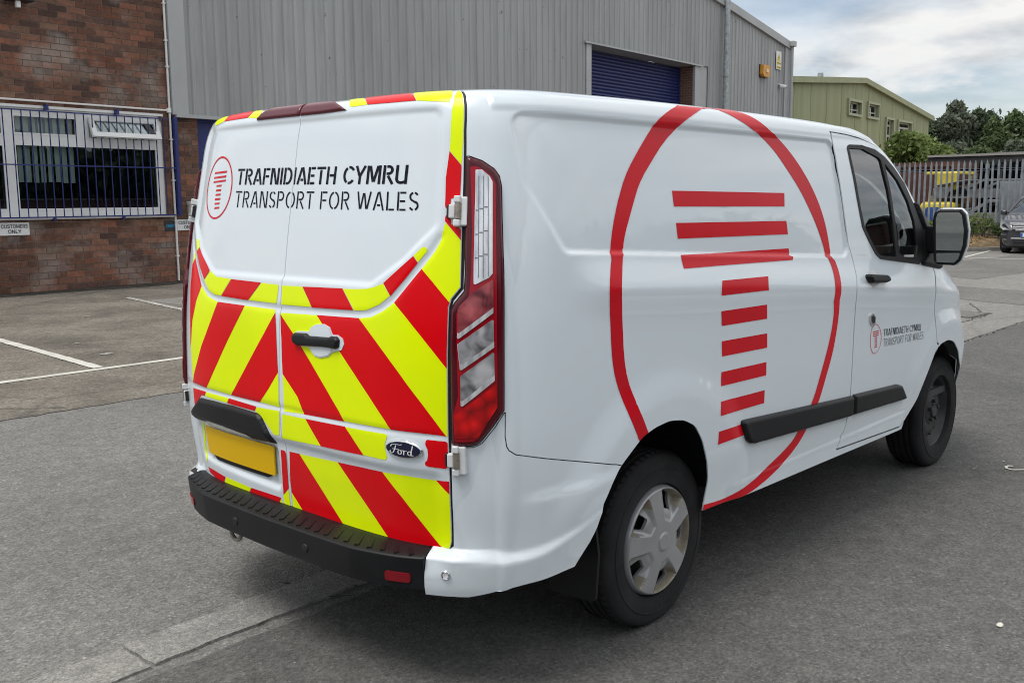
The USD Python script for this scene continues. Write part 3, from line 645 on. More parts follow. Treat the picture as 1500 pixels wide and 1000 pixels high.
# sheet panel behind the fence near the parked car
sp = thing("steel_sheet", "flat grey steel sheet standing behind the fence beside the parked car", "metal sheet", (0, 0, 0))
M_sheet = pm("sheet_grey", (.27, .295, .31), .5, .3, var=.2, vs=1.5)
put(sp, "sheet", mt(rbox(29.6, 29.63, 5.1, 6.55, .3, 2.02, .01)), M_sheet); put(sp, "brace", box(29.63, 29.68, 5.2, 6.45, 1.1, 1.16), M_sheet); put(sp, "brace", box(29.63, 29.68, 5.78, 5.84, .3, 1.1), M_sheet)
# canopy
M_canopy = pm("canopy_dark", (.030, .031, .033), .6, var=.3)
cp = thing("canopy", "low dark open-sided canopy roof behind the fence", "shed", (0, 0, 0))
put(cp, "roof", extrude(Polygon([(36, 2.98), (46, 3.44), (46, 3.56), (36, 3.10)]), 7.6, frame_m((0, 11.0, 0), (1, 0, 0), (0, 0, 1))), M_canopy)
put(cp, "fascia", box(35.92, 35.99, 3.4, 11.0, 2.80, 3.12), M_canopy)
put(cp, "gutter_edge", box(35.86, 35.915, 3.4, 11.0, 3.05, 3.13), pm("canopy_edge", (.30, .29, .27), .6))
for y in (10.8, 8.4, 6.0, 3.6): put(cp, "post", box(36.0, 36.12, y - .06, y + .06, .3, 2.98), M_canopy)
put(cp, "end_wall", box(36.2, 45.7, 10.9, 11.0, .3, 2.9), M_canopy); put(cp, "end_wall", box(36.2, 45.7, 3.4, 3.5, .3, 2.9), M_canopy)
put(cp, "back_wall", box(45.8, 45.9, 3.4, 11.0, .3, 3.40), M_canopy)
# container
M_cont = usdkit.material(stage, "/World/Looks/container_rust", {"g": ("geometry", {}), "n": ("noise_texture", {"scale": 1.8, "detail": 7.0, "roughness": .7}), "r": ("rgb_ramp", {"ramp": [(.3, (.05, .024, .018)), (.55, (.095, .040, .030)), (.75, (.11, .08, .065))]}), "p": ("principled_bsdf", {"roughness": .75})},
    [("g.position", "n.vector"), ("n.fac", "r.fac"), ("r.color", "p.base_color")], surface="p.BSDF")
co = thing("shipping_container", "rusty red brown shipping container behind the fence, left of the yellow machine", "container", (33.2, 9.05, .3))
us, xs = [], []
for k in range(30):
    a = k * .28; us += [a, a + .07, a + .11, a + .18, a + .22]; xs += [0, 0, .04, .04, 0]
us, xs = np.array(us), np.array(xs); n = len(us)
V = np.vstack([np.c_[xs, us, np.full(n, .16)], np.c_[xs, us, np.full(n, 2.32)]]); i = np.arange(n - 1); F = np.vstack([np.stack([i, n + i, n + i + 1], 1), np.stack([i, n + i + 1, i + 1], 1)])
put(co, "corrugated_side", (V, F), M_cont)
for z in (.0, 2.32): put(co, "side_rail", box(-.03, .10, -.05, 8.45, z, z + .16), M_cont)
for y in (-.05, 8.30): put(co, "corner_post", box(-.04, .12, y, y + .16, .16, 2.32), M_cont)
put(co, "roof", box(.0, 2.4, 0, 8.4, 2.44, 2.48), M_cont); put(co, "end_wall", box(.1, 2.4, -.02, .02, .1, 2.44), M_cont)
# yellow machine
M_yellow = pm("machine_yellow", (.56, .45, .04), .45, var=.12, vs=6.0)
M_dirty = pm("machine_grey", (.16, .15, .14), .6, var=.4, vs=9.0)
M_rubber = pm("rubber", (.020, .020, .022), .75, var=.2, vs=12.0, spec=.3)
fk = thing("forklift", "yellow forklift truck parked behind the fence", "forklift", (31.6, 8.85, .3))
put(fk, "counterweight", mt(rbox(-.75, .55, -.58, .58, .55, 1.10, .16)), M_yellow); put(fk, "chassis", mt(rbox(-.6, 1.6, -.5, .5, .35, .62, .06)), M_dirty)
put(fk, "engine_cover", mt(rbox(-.2, .75, -.4, .4, 1.08, 1.34, .08)), M_dirty); put(fk, "seat", cat_(mt(rbox(.0, .5, -.25, .25, 1.34, 1.46, .04)), mt(rbox(-.08, .05, -.25, .25, 1.42, 1.78, .05))), M_black)
for y in (-.45, .45):
    for x in (-.15, 1.15): put(fk, "guard_post", tube([(x, y, 1.05), (x + .06, y * .95, 2.02)], .035), M_yellow)
put(fk, "overhead_guard", mt(rbox(-.35, 1.35, -.52, .52, 2.0, 2.10, .04)), M_yellow); put(fk, "work_box", mt(rbox(-.40, -.18, -.50, .14, 1.50, 2.06, .03)), M_yellow)
for y in (-.42, .42): put(fk, "mast_rail", box(1.62, 1.74, y - .06, y + .06, .1, 2.05), M_dirty)
for y in (-.3, .3): put(fk, "fork", box(1.74, 2.7, y - .06, y + .06, .08, .13), M_dirty)
for x, y, r_ in ((-.25, .5, .27), (-.25, -.5, .27), (1.3, .5, .34), (1.3, -.5, .34)):
    w_ = put(fk, "wheel", xf(lathe([(.0, -.1), (r_ * .6, -.11), (r_ * .95, -.10), (r_, -.05), (r_, .05), (r_ * .95, .10), (r_ * .6, .11), (0, .1)], 24), rotm((0, 0, 1), 0, (0, 0, 0), (x, y, r_))), M_rubber, smooth=40)
dr = thing("blue_drum", "blue plastic drum under the yellow forklift, behind the fence", "drum", (31.0, 8.95, .32))
M_bdrum = pm("drum_blue", (.02, .07, .26), .4)
put(dr, "body", lathe([(0, 0), (.27, 0), (.29, .03), (.29, .28), (.30, .30), (.29, .32), (.29, .58), (.30, .60), (.29, .62), (.29, .84), (.27, .88), (0, .88)], 24, "z"), M_bdrum, smooth=35); put(dr, "lid_rim", lathe([(.22, .88), (.25, .88), (.25, .905), (.22, .905)], 24, "z"), M_bdrum)
# stacked scrap cars
M_scrap = pm("scrap_silver", (.17, .175, .18), .5, .3, var=.35, vs=3.0); M_scrap2 = pm("scrap_grey", (.22, .22, .21), .55, .2, var=.3, vs=3.0)
def scrap_car(name, label, loc, mat, crushed, rz):
    t = thing(name, label, "scrap car", loc, rz, None)
    h = crushed
    side = Polygon([(-2.0, .25), (2.0, .25), (2.05, .62), (1.1, .85 * h + .05), (.55, 1.32 * h), (-.95, 1.34 * h), (-1.75, .92 * h), (-2.05, .85)]).buffer(-.04).buffer(.04)
    holes = [Polygon([(.95, .86 * h), (.50, 1.24 * h), (-.15, 1.26 * h), (-.15, .86 * h)]), Polygon([(-.25, .86 * h), (-.25, 1.26 * h), (-.9, 1.26 * h), (-1.5, .90 * h)]), Point(1.25, .28).buffer(.34), Point(-1.25, .28).buffer(.34)]
    sh = side.difference(shapely.union_all(holes))
    for y in (-.82, .78): put(t, "body_side", extrude(sh, .04, frame_m((0, y + .04, 0), (1, 0, 0), (0, 0, 1))), mat)
    put(t, "roof", mt(rbox(-.95, .55, -.74, .74, 1.30 * h, 1.36 * h, .025)), mat)
    put(t, "bonnet", xf(mt(rbox(-.5, .5, -.78, .78, -.02, .02, .015)), rotm((0, 1, 0), .17, (0, 0, 0), (1.52, 0, .74))), mat)
    put(t, "tailgate", xf(mt(rbox(-.35, .35, -.76, .76, -.02, .02, .015)), rotm((0, 1, 0), -.35, (0, 0, 0), (-1.75, 0, .88))), mat)
    put(t, "bumper", mt(rbox(1.95, 2.12, -.80, .80, .28, .58, .06)), M_dirty); put(t, "bumper", mt(rbox(-2.12, -1.95, -.80, .80, .28, .58, .06)), M_dirty)
    put(t, "floor", box(-1.9, 1.9, -.76, .76, .24, .30), M_dirty); put(t, "seat", mt(rbox(-.1, .4, -.6, .6, .3, .95 * h, .08)), M_black)
    return t
scrap_car("scrap_car", "stripped silver car at the bottom of the stack behind the fence", (31.6, 6.75, .36), M_scrap2, .82, math.pi / 2 + .1)
scrap_car("scrap_car", "crushed silver car body on top of the stack behind the fence", (31.7, 6.9, 1.28), M_scrap, .62, math.pi / 2 - .06)
# cabin at the right
cb = thing("portable_cabin", "white site cabin with a pale roof at the right behind the fence", "cabin", (0, 0, 0))
M_cab = pm("cabin_white", (.62, .64, .64), .5, var=.08); M_cabblue = pm("cabin_blue_edge", (.05, .10, .25), .5)
put(cb, "wall", box(37.0, 43, -5, 6.4, .3, 2.9), M_cab); put(cb, "roof", extrude(Polygon([(36.6, 3.02), (43.3, 3.35), (43.3, 3.47), (36.6, 3.14)]), 11.9, frame_m((0, 6.7, 0), (1, 0, 0), (0, 0, 1))), pm("cabin_roof", (.50, .52, .52), .5)); put(cb, "eave_trim", box(36.53, 36.595, -5.2, 6.7, 3.0, 3.12), M_cabblue)
for y in (4.9, 2.9): 
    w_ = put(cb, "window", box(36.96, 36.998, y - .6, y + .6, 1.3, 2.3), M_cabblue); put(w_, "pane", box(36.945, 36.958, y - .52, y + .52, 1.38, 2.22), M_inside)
bt = thing("blue_crate", "blue crate on top of the cars behind the fence", "crate", (33.3, 6.55, 2.35))
put(bt, "side", cat_(box(-.3, .3, -.2, -.18, 0, .35), box(-.3, .3, .18, .2, 0, .35), box(-.3, -.28, -.18, .18, 0, .35), box(.28, .3, -.18, .18, 0, .35)), M_bdrum); put(bt, "base", box(-.28, .28, -.18, .18, 0, .02), M_bdrum); put(bt, "stand", box(-.5, .5, -.3, .3, -2.05, -.003), M_dirty)

# ---------------------------------------------------------------- trees, bushes, weeds
def leaf_mat(name, c0, c1):
    return usdkit.material(stage, "/World/Looks/" + name, {
        "g": ("geometry", {}), "r": ("rgb_ramp", {"ramp": [(0, c0), (1, c1)]}), "n": ("noise_texture", {"scale": .55, "detail": 3.0}), "nr": ("rgb_ramp", {"ramp": [(.3, (.6, .62, .6)), (.7, (1.3, 1.25, 1.2))]}), "m": ("mix", {"mix_type": "multiply", "fac": 1.0}),
        "p": ("principled_bsdf", {"roughness": .55, "specular_ior_level": .35}), "t": ("translucent_bsdf", {}), "mc": ("mix_closure", {"fac": .28})},
        [("g.random_per_island", "r.fac"), ("g.position", "n.vector"), ("n.fac", "nr.fac"), ("r.color", "m.color1"), ("nr.color", "m.color2"), ("m.color", "p.base_color"), ("m.color", "t.color"), ("p.BSDF", "mc.closure1"), ("t.BSDF", "mc.closure2")], surface="mc.closure")


LEAF = [leaf_mat("leaf_dark", (.085, .120, .068), (.185, .225, .130)), leaf_mat("leaf_mid", (.095, .138, .058), (.205, .250, .118)), leaf_mat("leaf_light", (.14, .195, .055), (.29, .34, .14)), leaf_mat("leaf_grey", (.13, .155, .11), (.31, .34, .27))]
M_bark = pm("bark", (.10, .080, .060), .9, var=.4, vs=4.0, bump=.5, bs=20)


def crown(clumps, n, size, r):
    """leaf-sized faces through the volume of ellipsoid clumps (cx, cy, cz, rx, ry, rz)"""
    cl_ = np.asarray(clumps, float); w = (cl_[:, 3] * cl_[:, 4] * cl_[:, 5]) ** (2 / 3); k = r.choice(len(cl_), n, p=w / w.sum())
    d = r.normal(size=(n, 3)); d /= np.linalg.norm(d, axis=1, keepdims=True)
    rad = r.uniform(0, 1, n) ** .38 * (1 + .18 * (meshkit.noise(d * 3.1 + k[:, None], 5) - .5) * 2)
    rad = rad * np.where(r.uniform(0, 1, n) < .13, r.uniform(1.0, 1.38, n), 1.0)
    c = cl_[k, :3] + d * rad[:, None] * cl_[k, 3:]
    a = r.normal(size=(n, 3)); a /= np.linalg.norm(a, axis=1, keepdims=True); b = np.cross(a, r.normal(size=(n, 3))); b /= np.linalg.norm(b, axis=1, keepdims=True)
    s = size * r.uniform(.6, 1.5, n)[:, None]; a *= s; b *= s * .5
    V = np.stack([c - a, c + b, c + a, c - b], 1).reshape(-1, 3); i = np.arange(n)[:, None] * 4
    return V, np.vstack([i + [[0, 1, 2]], i + [[0, 2, 3]]]) if False else np.concatenate([i + np.array([[0, 1, 2]]), i + np.array([[0, 2, 3]])])


def tree(name, label, x, y, h, w, mat, seed, group=None, n=9000, size=.22, z0=0.0, cat="tree", low=.25):
    r = np.random.default_rng(seed)
    t = thing(name, label, cat, (x, y, z0), 0, group)
    H = h; limbs = []
    put(t, "trunk", tube([(0, 0, 0), (.1 * w * r.uniform(-.5, .5), .05 * w, H * .35), (.08 * w * r.uniform(-1, 1), 0, H * .72)], [.045 * w + .05, .035 * w + .03, .02 * w], 8), M_bark, smooth=True)
    cs = []
    for k in range(9):
        th = k * 2.4 + r.uniform(-.4, .4); e = r.uniform(.15, .62) * w; zz = H * r.uniform(low, .86)
        e *= 1.0 - .55 * max(0, (zz / H - .55) / .45)
        c = (e * math.cos(th), e * math.sin(th), zz); q = w * r.uniform(.26, .42); cs.append((*c, q, q, q * r.uniform(.75, 1.05)))
        put(t, "limb", tube([(0, 0, max(.3, zz - .25 * H)), (c[0] * .5, c[1] * .5, zz - .08 * H), c], [.03 * w, .02 * w, .008 * w], 6), M_bark, smooth=True)
    cs.append((0, 0, H * .88, w * .26, w * .26, H * .11)); cs.append((0, 0, H * .6, w * .45, w * .45, H * .28))
    put(t, "crown", crown(cs, n, size, r), mat)
    return t


TR = [  # x, y, height, half-width, material, label
    (84, 28.6, 8.4, 3.0, 0, "dark green tree partly behind the corner of the green building"),
    (85, 26.4, 9.7, 3.0, 3, "tall grey green willow-like tree, highest of the row beyond the scrapyard"),
    (87, 25.2, 9.0, 2.8, 0, "dark green tree touching the right side of the tallest tree"),
    (86, 23.6, 8.0, 2.8, 1, "mid green tree, second to the right of the tallest tree"),
    (88, 22.6, 8.7, 3.0, 1, "rounded green tree in the middle of the row beyond the scrapyard"),
    (88, 20.8, 9.0, 3.0, 1, "bright topped green tree near the right edge in the row beyond the scrapyard"),
    (90, 18.9, 8.6, 3.0, 0, "dark tree at the right edge of the picture in the row beyond the scrapyard"),
    (90, 15.5, 8.8, 3.4, 1, "green tree just beyond the right edge of the picture"),
    (92, 11.0, 8.6, 3.8, 0, "dark tree farther beyond the right edge of the picture"),
    (72, 25.2, 5.6, 2.6, 0, "low dark tree beside the corner of the green building"),
    (73, 22.6, 5.6, 2.6, 3, "low silvery grey shrubby tree in front of the tree row"),
    (72, 20.4, 5.2, 2.6, 1, "low green tree above the middle of the canopy roof"),
    (73, 18.2, 5.6, 2.6, 3, "low greyish shrubby tree above the right end of the canopy roof"),
    (72, 15.8, 5.2, 2.6, 1, "low green tree above the white cabin"),
    (88, 34.0, 7.5, 3.6, 0, "dark tree hidden behind the green building"),
]
for k, (x, y, h, w, mi, lab) in enumerate(TR):
    tree("tree", lab, x, y, h, w, LEAF[mi], 100 + k, "trees beyond the scrapyard", n=12000 if h > 7 else 8000, size=.20 if h > 7 else .16)
tree("bush", "light green bush reaching above the fence in front of the green building", 44.0, 15.0, 4.5, 2.3, LEAF[2], 71, None, n=6500, size=.13, z0=.2, cat="bush", low=.22)
tree("bush", "light green bush to the right of the taller bush above the fence", 43.4, 13.0, 3.7, 1.9, LEAF[2], 72, None, n=5000, size=.12, z0=.2, cat="bush", low=.22)
tree("bush", "green bush behind the container, left of the taller light green bush", 44.5, 17.2, 4.0, 2.0, LEAF[2], 73, None, n=5000, size=.12, z0=.2, cat="bush", low=.22)

hd = thing("hedge", "tall dark hedge on the near side of the yard, mirrored in the van's glass", "hedge")
rh = np.random.default_rng(5)
hc_ = [(x, -20.5 + rh.uniform(-.6, .6), 2.4, 2.6, 1.6, rh.uniform(2.3, 3.2)) for x in np.arange(-28, 42, 3.2)] + [(-29 + rh.uniform(-.6, .6), y, 2.4, 1.6, 2.6, rh.uniform(2.3, 3.4)) for y in np.arange(-20, 13, 3.2)]
data(stage.GetPrimAtPath(put(hd, "foliage", crown(hc_, 30000, .45, rh), LEAF[0])), kind="stuff")
put(hd, "stems", cat_(*[tube([(c[0], c[1], 0), (c[0], c[1], 3.0)], .12, 6) for c in hc_]), M_bark, kind="stuff")


def weed(label, x, y, h, seed, mat=LEAF[1]):
    r = np.random.default_rng(seed); t = thing("weed", label, "weed", (x, y, .32), 0, None)
    for k in range(6):
        th = r.uniform(0, 6.28); e = np.array([math.cos(th) * .3, math.sin(th) * .3, 1.0]) * h * r.uniform(.6, 1)
        put(t, "stem", tube([(0, 0, 0), e * [.4, .4, .6], e], .008, 5), M_bark)
    put(t, "leaves", crown([(0, 0, h * .55, h * .42, h * .42, h * .42)], 230, .05, r), mat)
for k, (y, h) in enumerate([(7.75, .45), (7.15, .75), (6.75, .8), (6.3, .5), (8.3, .55), (5.95, .35)]):
    weed(["short weed at the fence foot nearest the mirror", "leafy weed at the fence foot right of the mirror", "tallest leafy weed at the foot of the fence", "thin weed at the fence foot near the parked car", "leafy weed at the fence foot below the yellow forklift", "small weed at the fence foot behind the parked car"][k], 28.85 + .05 * (k % 2), y, h, 200 + k, LEAF[2 if k % 3 else 1])

# ---------------------------------------------------------------- parked car (front towards us)
M_carp = usdkit.material(stage, "/World/Looks/car_grey", {"p": ("principled_bsdf", {"base_color": (.040, .042, .048), "metallic": .35, "roughness": .32, "coat_weight": .8, "coat_roughness": .04})}, [], surface="p.BSDF")
M_chrome = pm("chrome", (.62, .63, .65), .38, .9)
M_lamp = usdkit.material(stage, "/World/Looks/clear_lamp", {"p": ("principled_bsdf", {"base_color": (.62, .64, .66), "metallic": .55, "roughness": .12, "coat_weight": 1.0, "coat_roughness": .02})}, [], surface="p.BSDF")
M_glassdark = usdkit.material(stage, "/World/Looks/car_glass", {"p": ("principled_bsdf", {"base_color": (.020, .026, .026), "roughness": .03, "specular_ior_level": .6, "coat_weight": 1.0, "coat_roughness": .01})}, [], surface="p.BSDF")
pc = thing("parked_car", "dark grey family car parked facing us at the right edge, beyond the white line", "car", (26.35, 4.71, 0), .06)
def carsec(x):   # half-width and section heights along the car, x = 0 nose .. 4.3 tail
    xs = [0, .10, .30, .70, 1.10, 1.75, 2.6, 3.5, 4.1, 4.3]
    W = np.interp(x, xs, [.60, .74, .83, .88, .895, .90, .90, .89, .84, .74])
    belt = np.interp(x, xs, [.62, .80, .90, 1.0, 1.06, 1.06, 1.08, 1.10, 1.08, .95])
    top = np.interp(x, [0, .10, .30, .70, 1.05, 1.30, 1.75, 2.1, 2.8, 3.5, 4.1, 4.3], [.66, .84, .93, 1.03, 1.09, 1.24, 1.47, 1.58, 1.61, 1.56, 1.30, 1.0])
    return W, belt, top
sx = np.concatenate([np.linspace(0, .3, 7), np.linspace(.4, 4.0, 37), np.linspace(4.1, 4.3, 4)])
sec = []
for x in sx:
    W, be, tp = carsec(x); hh = max(tp - be, .02)
    pts = [(W * .90, .22), (W * .97, .32), (W, .55), (W * .995, be * .82), (W * .97, be), (W * (.97 - .12 * min(1, hh / .3)), be + hh * .45), (W * (.95 - .24 * min(1, hh / .4)), be + hh * .86), (W * (.80 - .22 * min(1, hh / .4)), be + hh * .98), (W * .3, tp + .005), (0, tp + .01)]
    p_ = np.array(pts); sec.append(np.vstack([p_, (p_ * [-1, 1])[::-1][1:]]))
sec = np.array(sec); n, m = sec.shape[:2]
V = np.stack([np.repeat(sx[:, None], m, 1), sec[..., 0], sec[..., 1]], -1)
bul = (.10 * (1 - (V[0, :, 1] / .6) ** 2)); V[0, :, 0] -= 0
for q in range(7): V[q, :, 0] -= .05 * (1 - (V[q, :, 1] / .9) ** 2) * (1 - q / 7)
i = np.arange(n * m).reshape(n, m); q = np.stack([i[:-1, :-1], i[1:, :-1], i[1:, 1:], i[:-1, 1:]], -1)
glass = np.zeros((n - 1, m - 1), bool)
xm = (sx[:-1] + sx[1:]) / 2
for a, x in enumerate(xm):
    W, be, tp = carsec(x)
    if tp - be > .12:
        for c in (4, 5): glass[a, c] = glass[a, m - 2 - c] = True
        if x < 2.0 or x > 3.65: glass[a, 6:m - 1 - 6] = True
f_ = lambda mask: np.vstack([q[mask][:, [0, 1, 2]], q[mask][:, [0, 2, 3]]])
nose = trimesh.Trimesh(np.vstack([V[0], [[-.06, 0, .45]]]), [[k + 1, k, m] for k in range(m - 1)] + [[0, m - 1, m]], process=False)
put(pc, "body", cat_((V.reshape(-1, 3), f_(~glass)), nose), M_carp, smooth=50)
put(pc, "glazing", (V.reshape(-1, 3), f_(glass)), M_glassdark, smooth=50)
for s_ in (1, -1):
    put(pc, "pillar", tube([(1.12, s_ * .86, 1.10), (1.75, s_ * .70, 1.48), (2.1, s_ * .66, 1.565)], .035, 8), M_carp)
    hp = [(-.02, .52, .66), (.02, .60, .80), (.22, .78, .915), (.50, .872, .965), (.46, .892, .86), (.20, .842, .72), (.04, .72, .66)]
    P3 = np.array(hp) * [1, s_, 1]; c3_ = P3.mean(0) + [-.05, s_ * .03, 0]
    hl = put(pc, "headlight", (np.vstack([P3 + [-.02, s_ * .012, 0], [c3_]]), np.array([[k, (k + 1) % 7, 7] if s_ < 0 else [(k + 1) % 7, k, 7] for k in range(7)])), M_lamp, smooth=60)
    put(hl, "lamp_bowl", xf(lathe([(0, -.01), (.035, -.015), (.045, 0)], 16, "x"), rotm((0, 0, 1), 0, (0, 0, 0), (.075, s_ * .735, .78))), M_black)
    mi_ = put(pc, "door_mirror", mt(rbox(1.22, 1.36, s_ * .93, s_ * 1.10, 1.04, 1.19, .05)), M_carp, smooth=40); put(mi_, "stalk", mt(rbox(1.25, 1.33, s_ * .84, s_ * .95, 1.03, 1.08, .02)), M_black)
    fg = put(pc, "fog_lamp_bezel", extrude(Polygon([(.42, .34), (.74, .40), (.78, .56), (.70, .50), (.48, .43)]), .03, frame_m((.015, 0, 0), (0, s_, 0), (0, 0, 1)) if s_ > 0 else frame_m((-.015, 0, 0), (0, s_, 0), (0, 0, 1))), M_chrome)
    put(fg, "fog_recess", mt(rbox(.0, .12, s_ * .50, s_ * .80, .40, .54, .03)), M_black)
    for x in (.82, 3.42):
        w_ = put(pc, "wheel", xf(lathe([(.20, -.08), (.22, -.105), (.30, -.11), (.325, -.09), (.33, -.05), (.33, .05), (.325, .09), (.30, .11), (.22, .105), (.20, .08)], 32), rotm((0, 0, 1), 0, (0, 0, 0), (x, s_ * .80, .33))), M_rubber, smooth=40)
        put(w_, "rim", xf(lathe([(0, -.06), (.06, -.07), (.19, -.05), (.215, -.08)], 24), rotm((0, 0, 1), 0 if s_ < 0 else math.pi, (0, 0, 0), (x, s_ * .80, .33))), M_lamp, smooth=40)
gr_ = put(pc, "grille", mt(rbox(-.085, .02, -.50, .50, .66, .82, .03)), M_black)
for z in (.695, .742, .789): put(gr_, "grille_bar", mt(rbox(-.105, -.06, -.48, .48, z - .013, z + .013, .008)), M_chrome)
put(gr_, "grille_frame", cat_(mt(rbox(-.11, -.06, -.55, .55, .815, .845, .012)), mt(rbox(-.11, -.06, -.40, .40, .64, .662, .01))), M_chrome)
put(pc, "lower_intake", mt(rbox(-.10, .05, -.46, .46, .30, .42, .03)), M_black)
put(pc, "chrome_strip", mt(rbox(-.115, -.07, -.5, .5, .415, .44, .01)), M_chrome)
np_ = put(pc, "number_plate", mt(rbox(-.125, -.112, -.26, .26, .47, .58, .004)), M_signw); put(np_, "blue_band", mt(rbox(-.129, -.126, .205, .258, .475, .575, .001)), pm("plate_blue", (.02, .12, .45), .4))
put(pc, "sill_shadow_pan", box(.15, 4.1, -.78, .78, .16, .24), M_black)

# ---------------------------------------------------------------- van body surface
# A smooth closed shell S(s, v): s runs along the plan outline from the rear centre (s > 0 = right-hand side), v runs up the section.
_V  = [0.20, 0.36, 0.45, 0.55, 0.70, 0.86, 1.00, 1.15, 1.30, 1.45, 1.60, 1.72, 1.83, 1.90, 1.95, 2.00, 2.10, 2.40, 2.745]
_Z  = [0.20, 0.36, 0.45, 0.55, 0.70, 0.86, 1.00, 1.15, 1.30, 1.45, 1.60, 1.72, 1.827, 1.885, 1.915, 1.930, 1.944, 1.968, 1.978]
_W  = [.915, .935, .947, .957, .968, .972, .971, .967, .957, .942, .924, .907, .888, .868, .842, .800, .700, .390, 0.012]
_R  = [-.95, -.975, -.985, -.990, -1.003, -1.008, -1.004, -.995, -.978, -.957, -.932, -.912, -.893, -.877, -.861, -.828, -.730, -.41, -.05]
_F  = [3.58, 3.66, 3.72, 3.76, 3.78, 3.75, 3.64, 3.38, 3.14, 2.98, 2.83, 2.685, 2.51, 2.37, 2.23, 2.10, 1.90, 1.55, 1.20]
_vg = np.arange(.10, 2.80, .001)


def _table(vals, sig, v=_V):
    g = PchipInterpolator(v, vals)(np.clip(_vg, v[0], v[-1])); g = gaussian_filter1d(g, sig / .001, mode="nearest")
    return lambda q: np.interp(q, _vg, g)


fZ, fW, fR, fF = _table(_Z, .014), _table(_W, .030), _table(_R, .016), _table(_F, .035)
fDF = _table([1.02, 1.02, .90, .75, .75], .05, [.2, .95, 1.15, 1.35, 2.745])
fD = _table([.75, .75, .66, .60, .5, .3], .04, [0.2, .9, 1.6, 1.9, 2.1, 2.745])
NE, ME, DF = 4.3, 3.86, 0.75
_q = np.concatenate([np.linspace(0, .985, 400), 1 - np.geomspace(.015, 1e-9, 500)[1:], [1.0]])
_xr = -1.0 + .75 * (1 - np.clip(1 - _q ** NE, 0, 1) ** (1 / ME))
_sr = np.concatenate([[0], np.cumsum(np.hypot(np.diff(_q * .98), np.diff(_xr)))])
S1 = float(_sr[-1])                       # rear corner ends, side begins (x about -0.25)
XA, XB, XK = -0.25, 3.06, 0.30            # reference x where the side begins and ends
S2 = S1 + (XB - XA)
NF, MF = 3.0, 2.4
_qf = np.concatenate([np.linspace(0, .985, 300), 1 - np.geomspace(.015, 1e-9, 300)[1:], [1.0]])
_xf = DF * (1 - np.clip(1 - _qf ** NF, 0, 1) ** (1 / MF))
_sf = np.concatenate([[0], np.cumsum(np.hypot(np.diff(_qf * .98), np.diff(_xf)))])
S3 = S2 + float(_sf[-1])


def base_xy(s, v):
    a = np.abs(s)
    W, R, F, D = fW(v), fR(v), fF(v), fD(v)
    t = np.interp(a, _sr, _q)
    xr = R + D * (1 - np.clip(1 - t ** NE, 0, 1) ** (1 / ME))
    xref = XA + (a - S1)
    DV = fDF(v)
    xe, xs = R + D, F - DV
    xk = np.minimum(XK, xe + .3 * (xs - xe))
    xside = np.where(xref < XK, xe + (xref - XA) * (xk - xe) / (XK - XA), xk + (xref - XK) * (xs - xk) / (XB - XK))
    tf = np.interp(S3 - a, _sf, _qf)
    xf = F - DV * (1 - np.clip(1 - tf ** NF, 0, 1) ** (1 / MF))
    x = np.where(a < S1, xr, np.where(a < S2, xside, xf))
    y = np.where(a < S1, t, np.where(a < S2, 1.0, tf)) * W
    return x, -np.sign(s) * y


def base_pt(s, v):
    s, v = np.broadcast_arrays(np.asarray(s, float), np.asarray(v, float))
    v = np.clip(v, .2, 2.745)
    x, y = base_xy(s, v)
    bow = np.where(v > 1.5, -0.022 * np.clip((x - .6) / 1.6, -1, 1.2) ** 2 * np.clip((v - 1.5) / .4, 0, 1), 0)
    return np.stack([x, y, fZ(v) + bow], -1)


def _nrm(fn, s, v, e=2e-3):
    ds = fn(s + e, v) - fn(s - e, v)
    dv = fn(s, v + e) - fn(s, v - e)
    n = np.cross(ds, dv)
    return n / np.maximum(np.linalg.norm(n, axis=-1, keepdims=True), 1e-12)


def sst(a, b, x):
    t = np.clip((x - a) / (b - a), 0, 1)
    return t * t * (3 - 2 * t)


def sdist(poly, x, z):
    """signed distance to a shapely polygon, positive inside"""
    p = shapely.points(x, z)
    d = shapely.distance(p, poly.exterior)
    return np.where(shapely.contains_xy(poly, x, z), d, -d)


def rounded(pts, r):
    return shapely.Polygon(pts).buffer(-r, join_style="round").buffer(2 * r, join_style="round").buffer(-r, join_style="round")


RECESS = rounded([(-.712, 1.845), (-.70, 1.62), (-.575, 1.416), (.067, 1.380), (1.475, 1.307), (1.40, 1.838)], .045)
WINDOW = rounded([(-.668, 1.866), (.668, 1.866), (.70, 1.50), (.59, 1.392), (.462, 1.312), (-.462, 1.312), (-.59, 1.392), (-.70, 1.50)], .045)
SLOT = LineString([(-.02, 1.214), (.41, 1.223), (.465, 1.230), (.516, 1.248), (.563, 1.28), (.593, 1.312), (.682, 1.42), (.711, 1.47)])
PLATE_WELL = rounded([(.055, .545), (.05, .722), (.665, .722), (.655, .565)], .03)


def bump_off(s, v):
    """how far the rear bumper stands off the shell"""
    a = np.abs(s)
    b = np.interp(a, [0, .45, .62, .73, .85, 1.0, 1.15, 1.6], [.095, .089, .068, .048, .038, .025, .014, .011])
    zl = .490 + .155 * sst(.98, 1.55, a)
    soft = sst(.82, 1.0, a)
    up = (1 - soft) * sst(.503, .486, v) ** .6 + soft * sst(zl + .006, zl - .020, v)
    return b * up * (1 - .22 * sst(.40, .33, v)) * (1 - sst(1.42, 1.5, a))


def SB(s, v, off=0.0):
    s, v = np.broadcast_arrays(np.asarray(s, float), np.asarray(v, float))
    return base_pt(s, v) + _nrm(base_pt, s, v) * (bump_off(s, v) + off)[..., None]


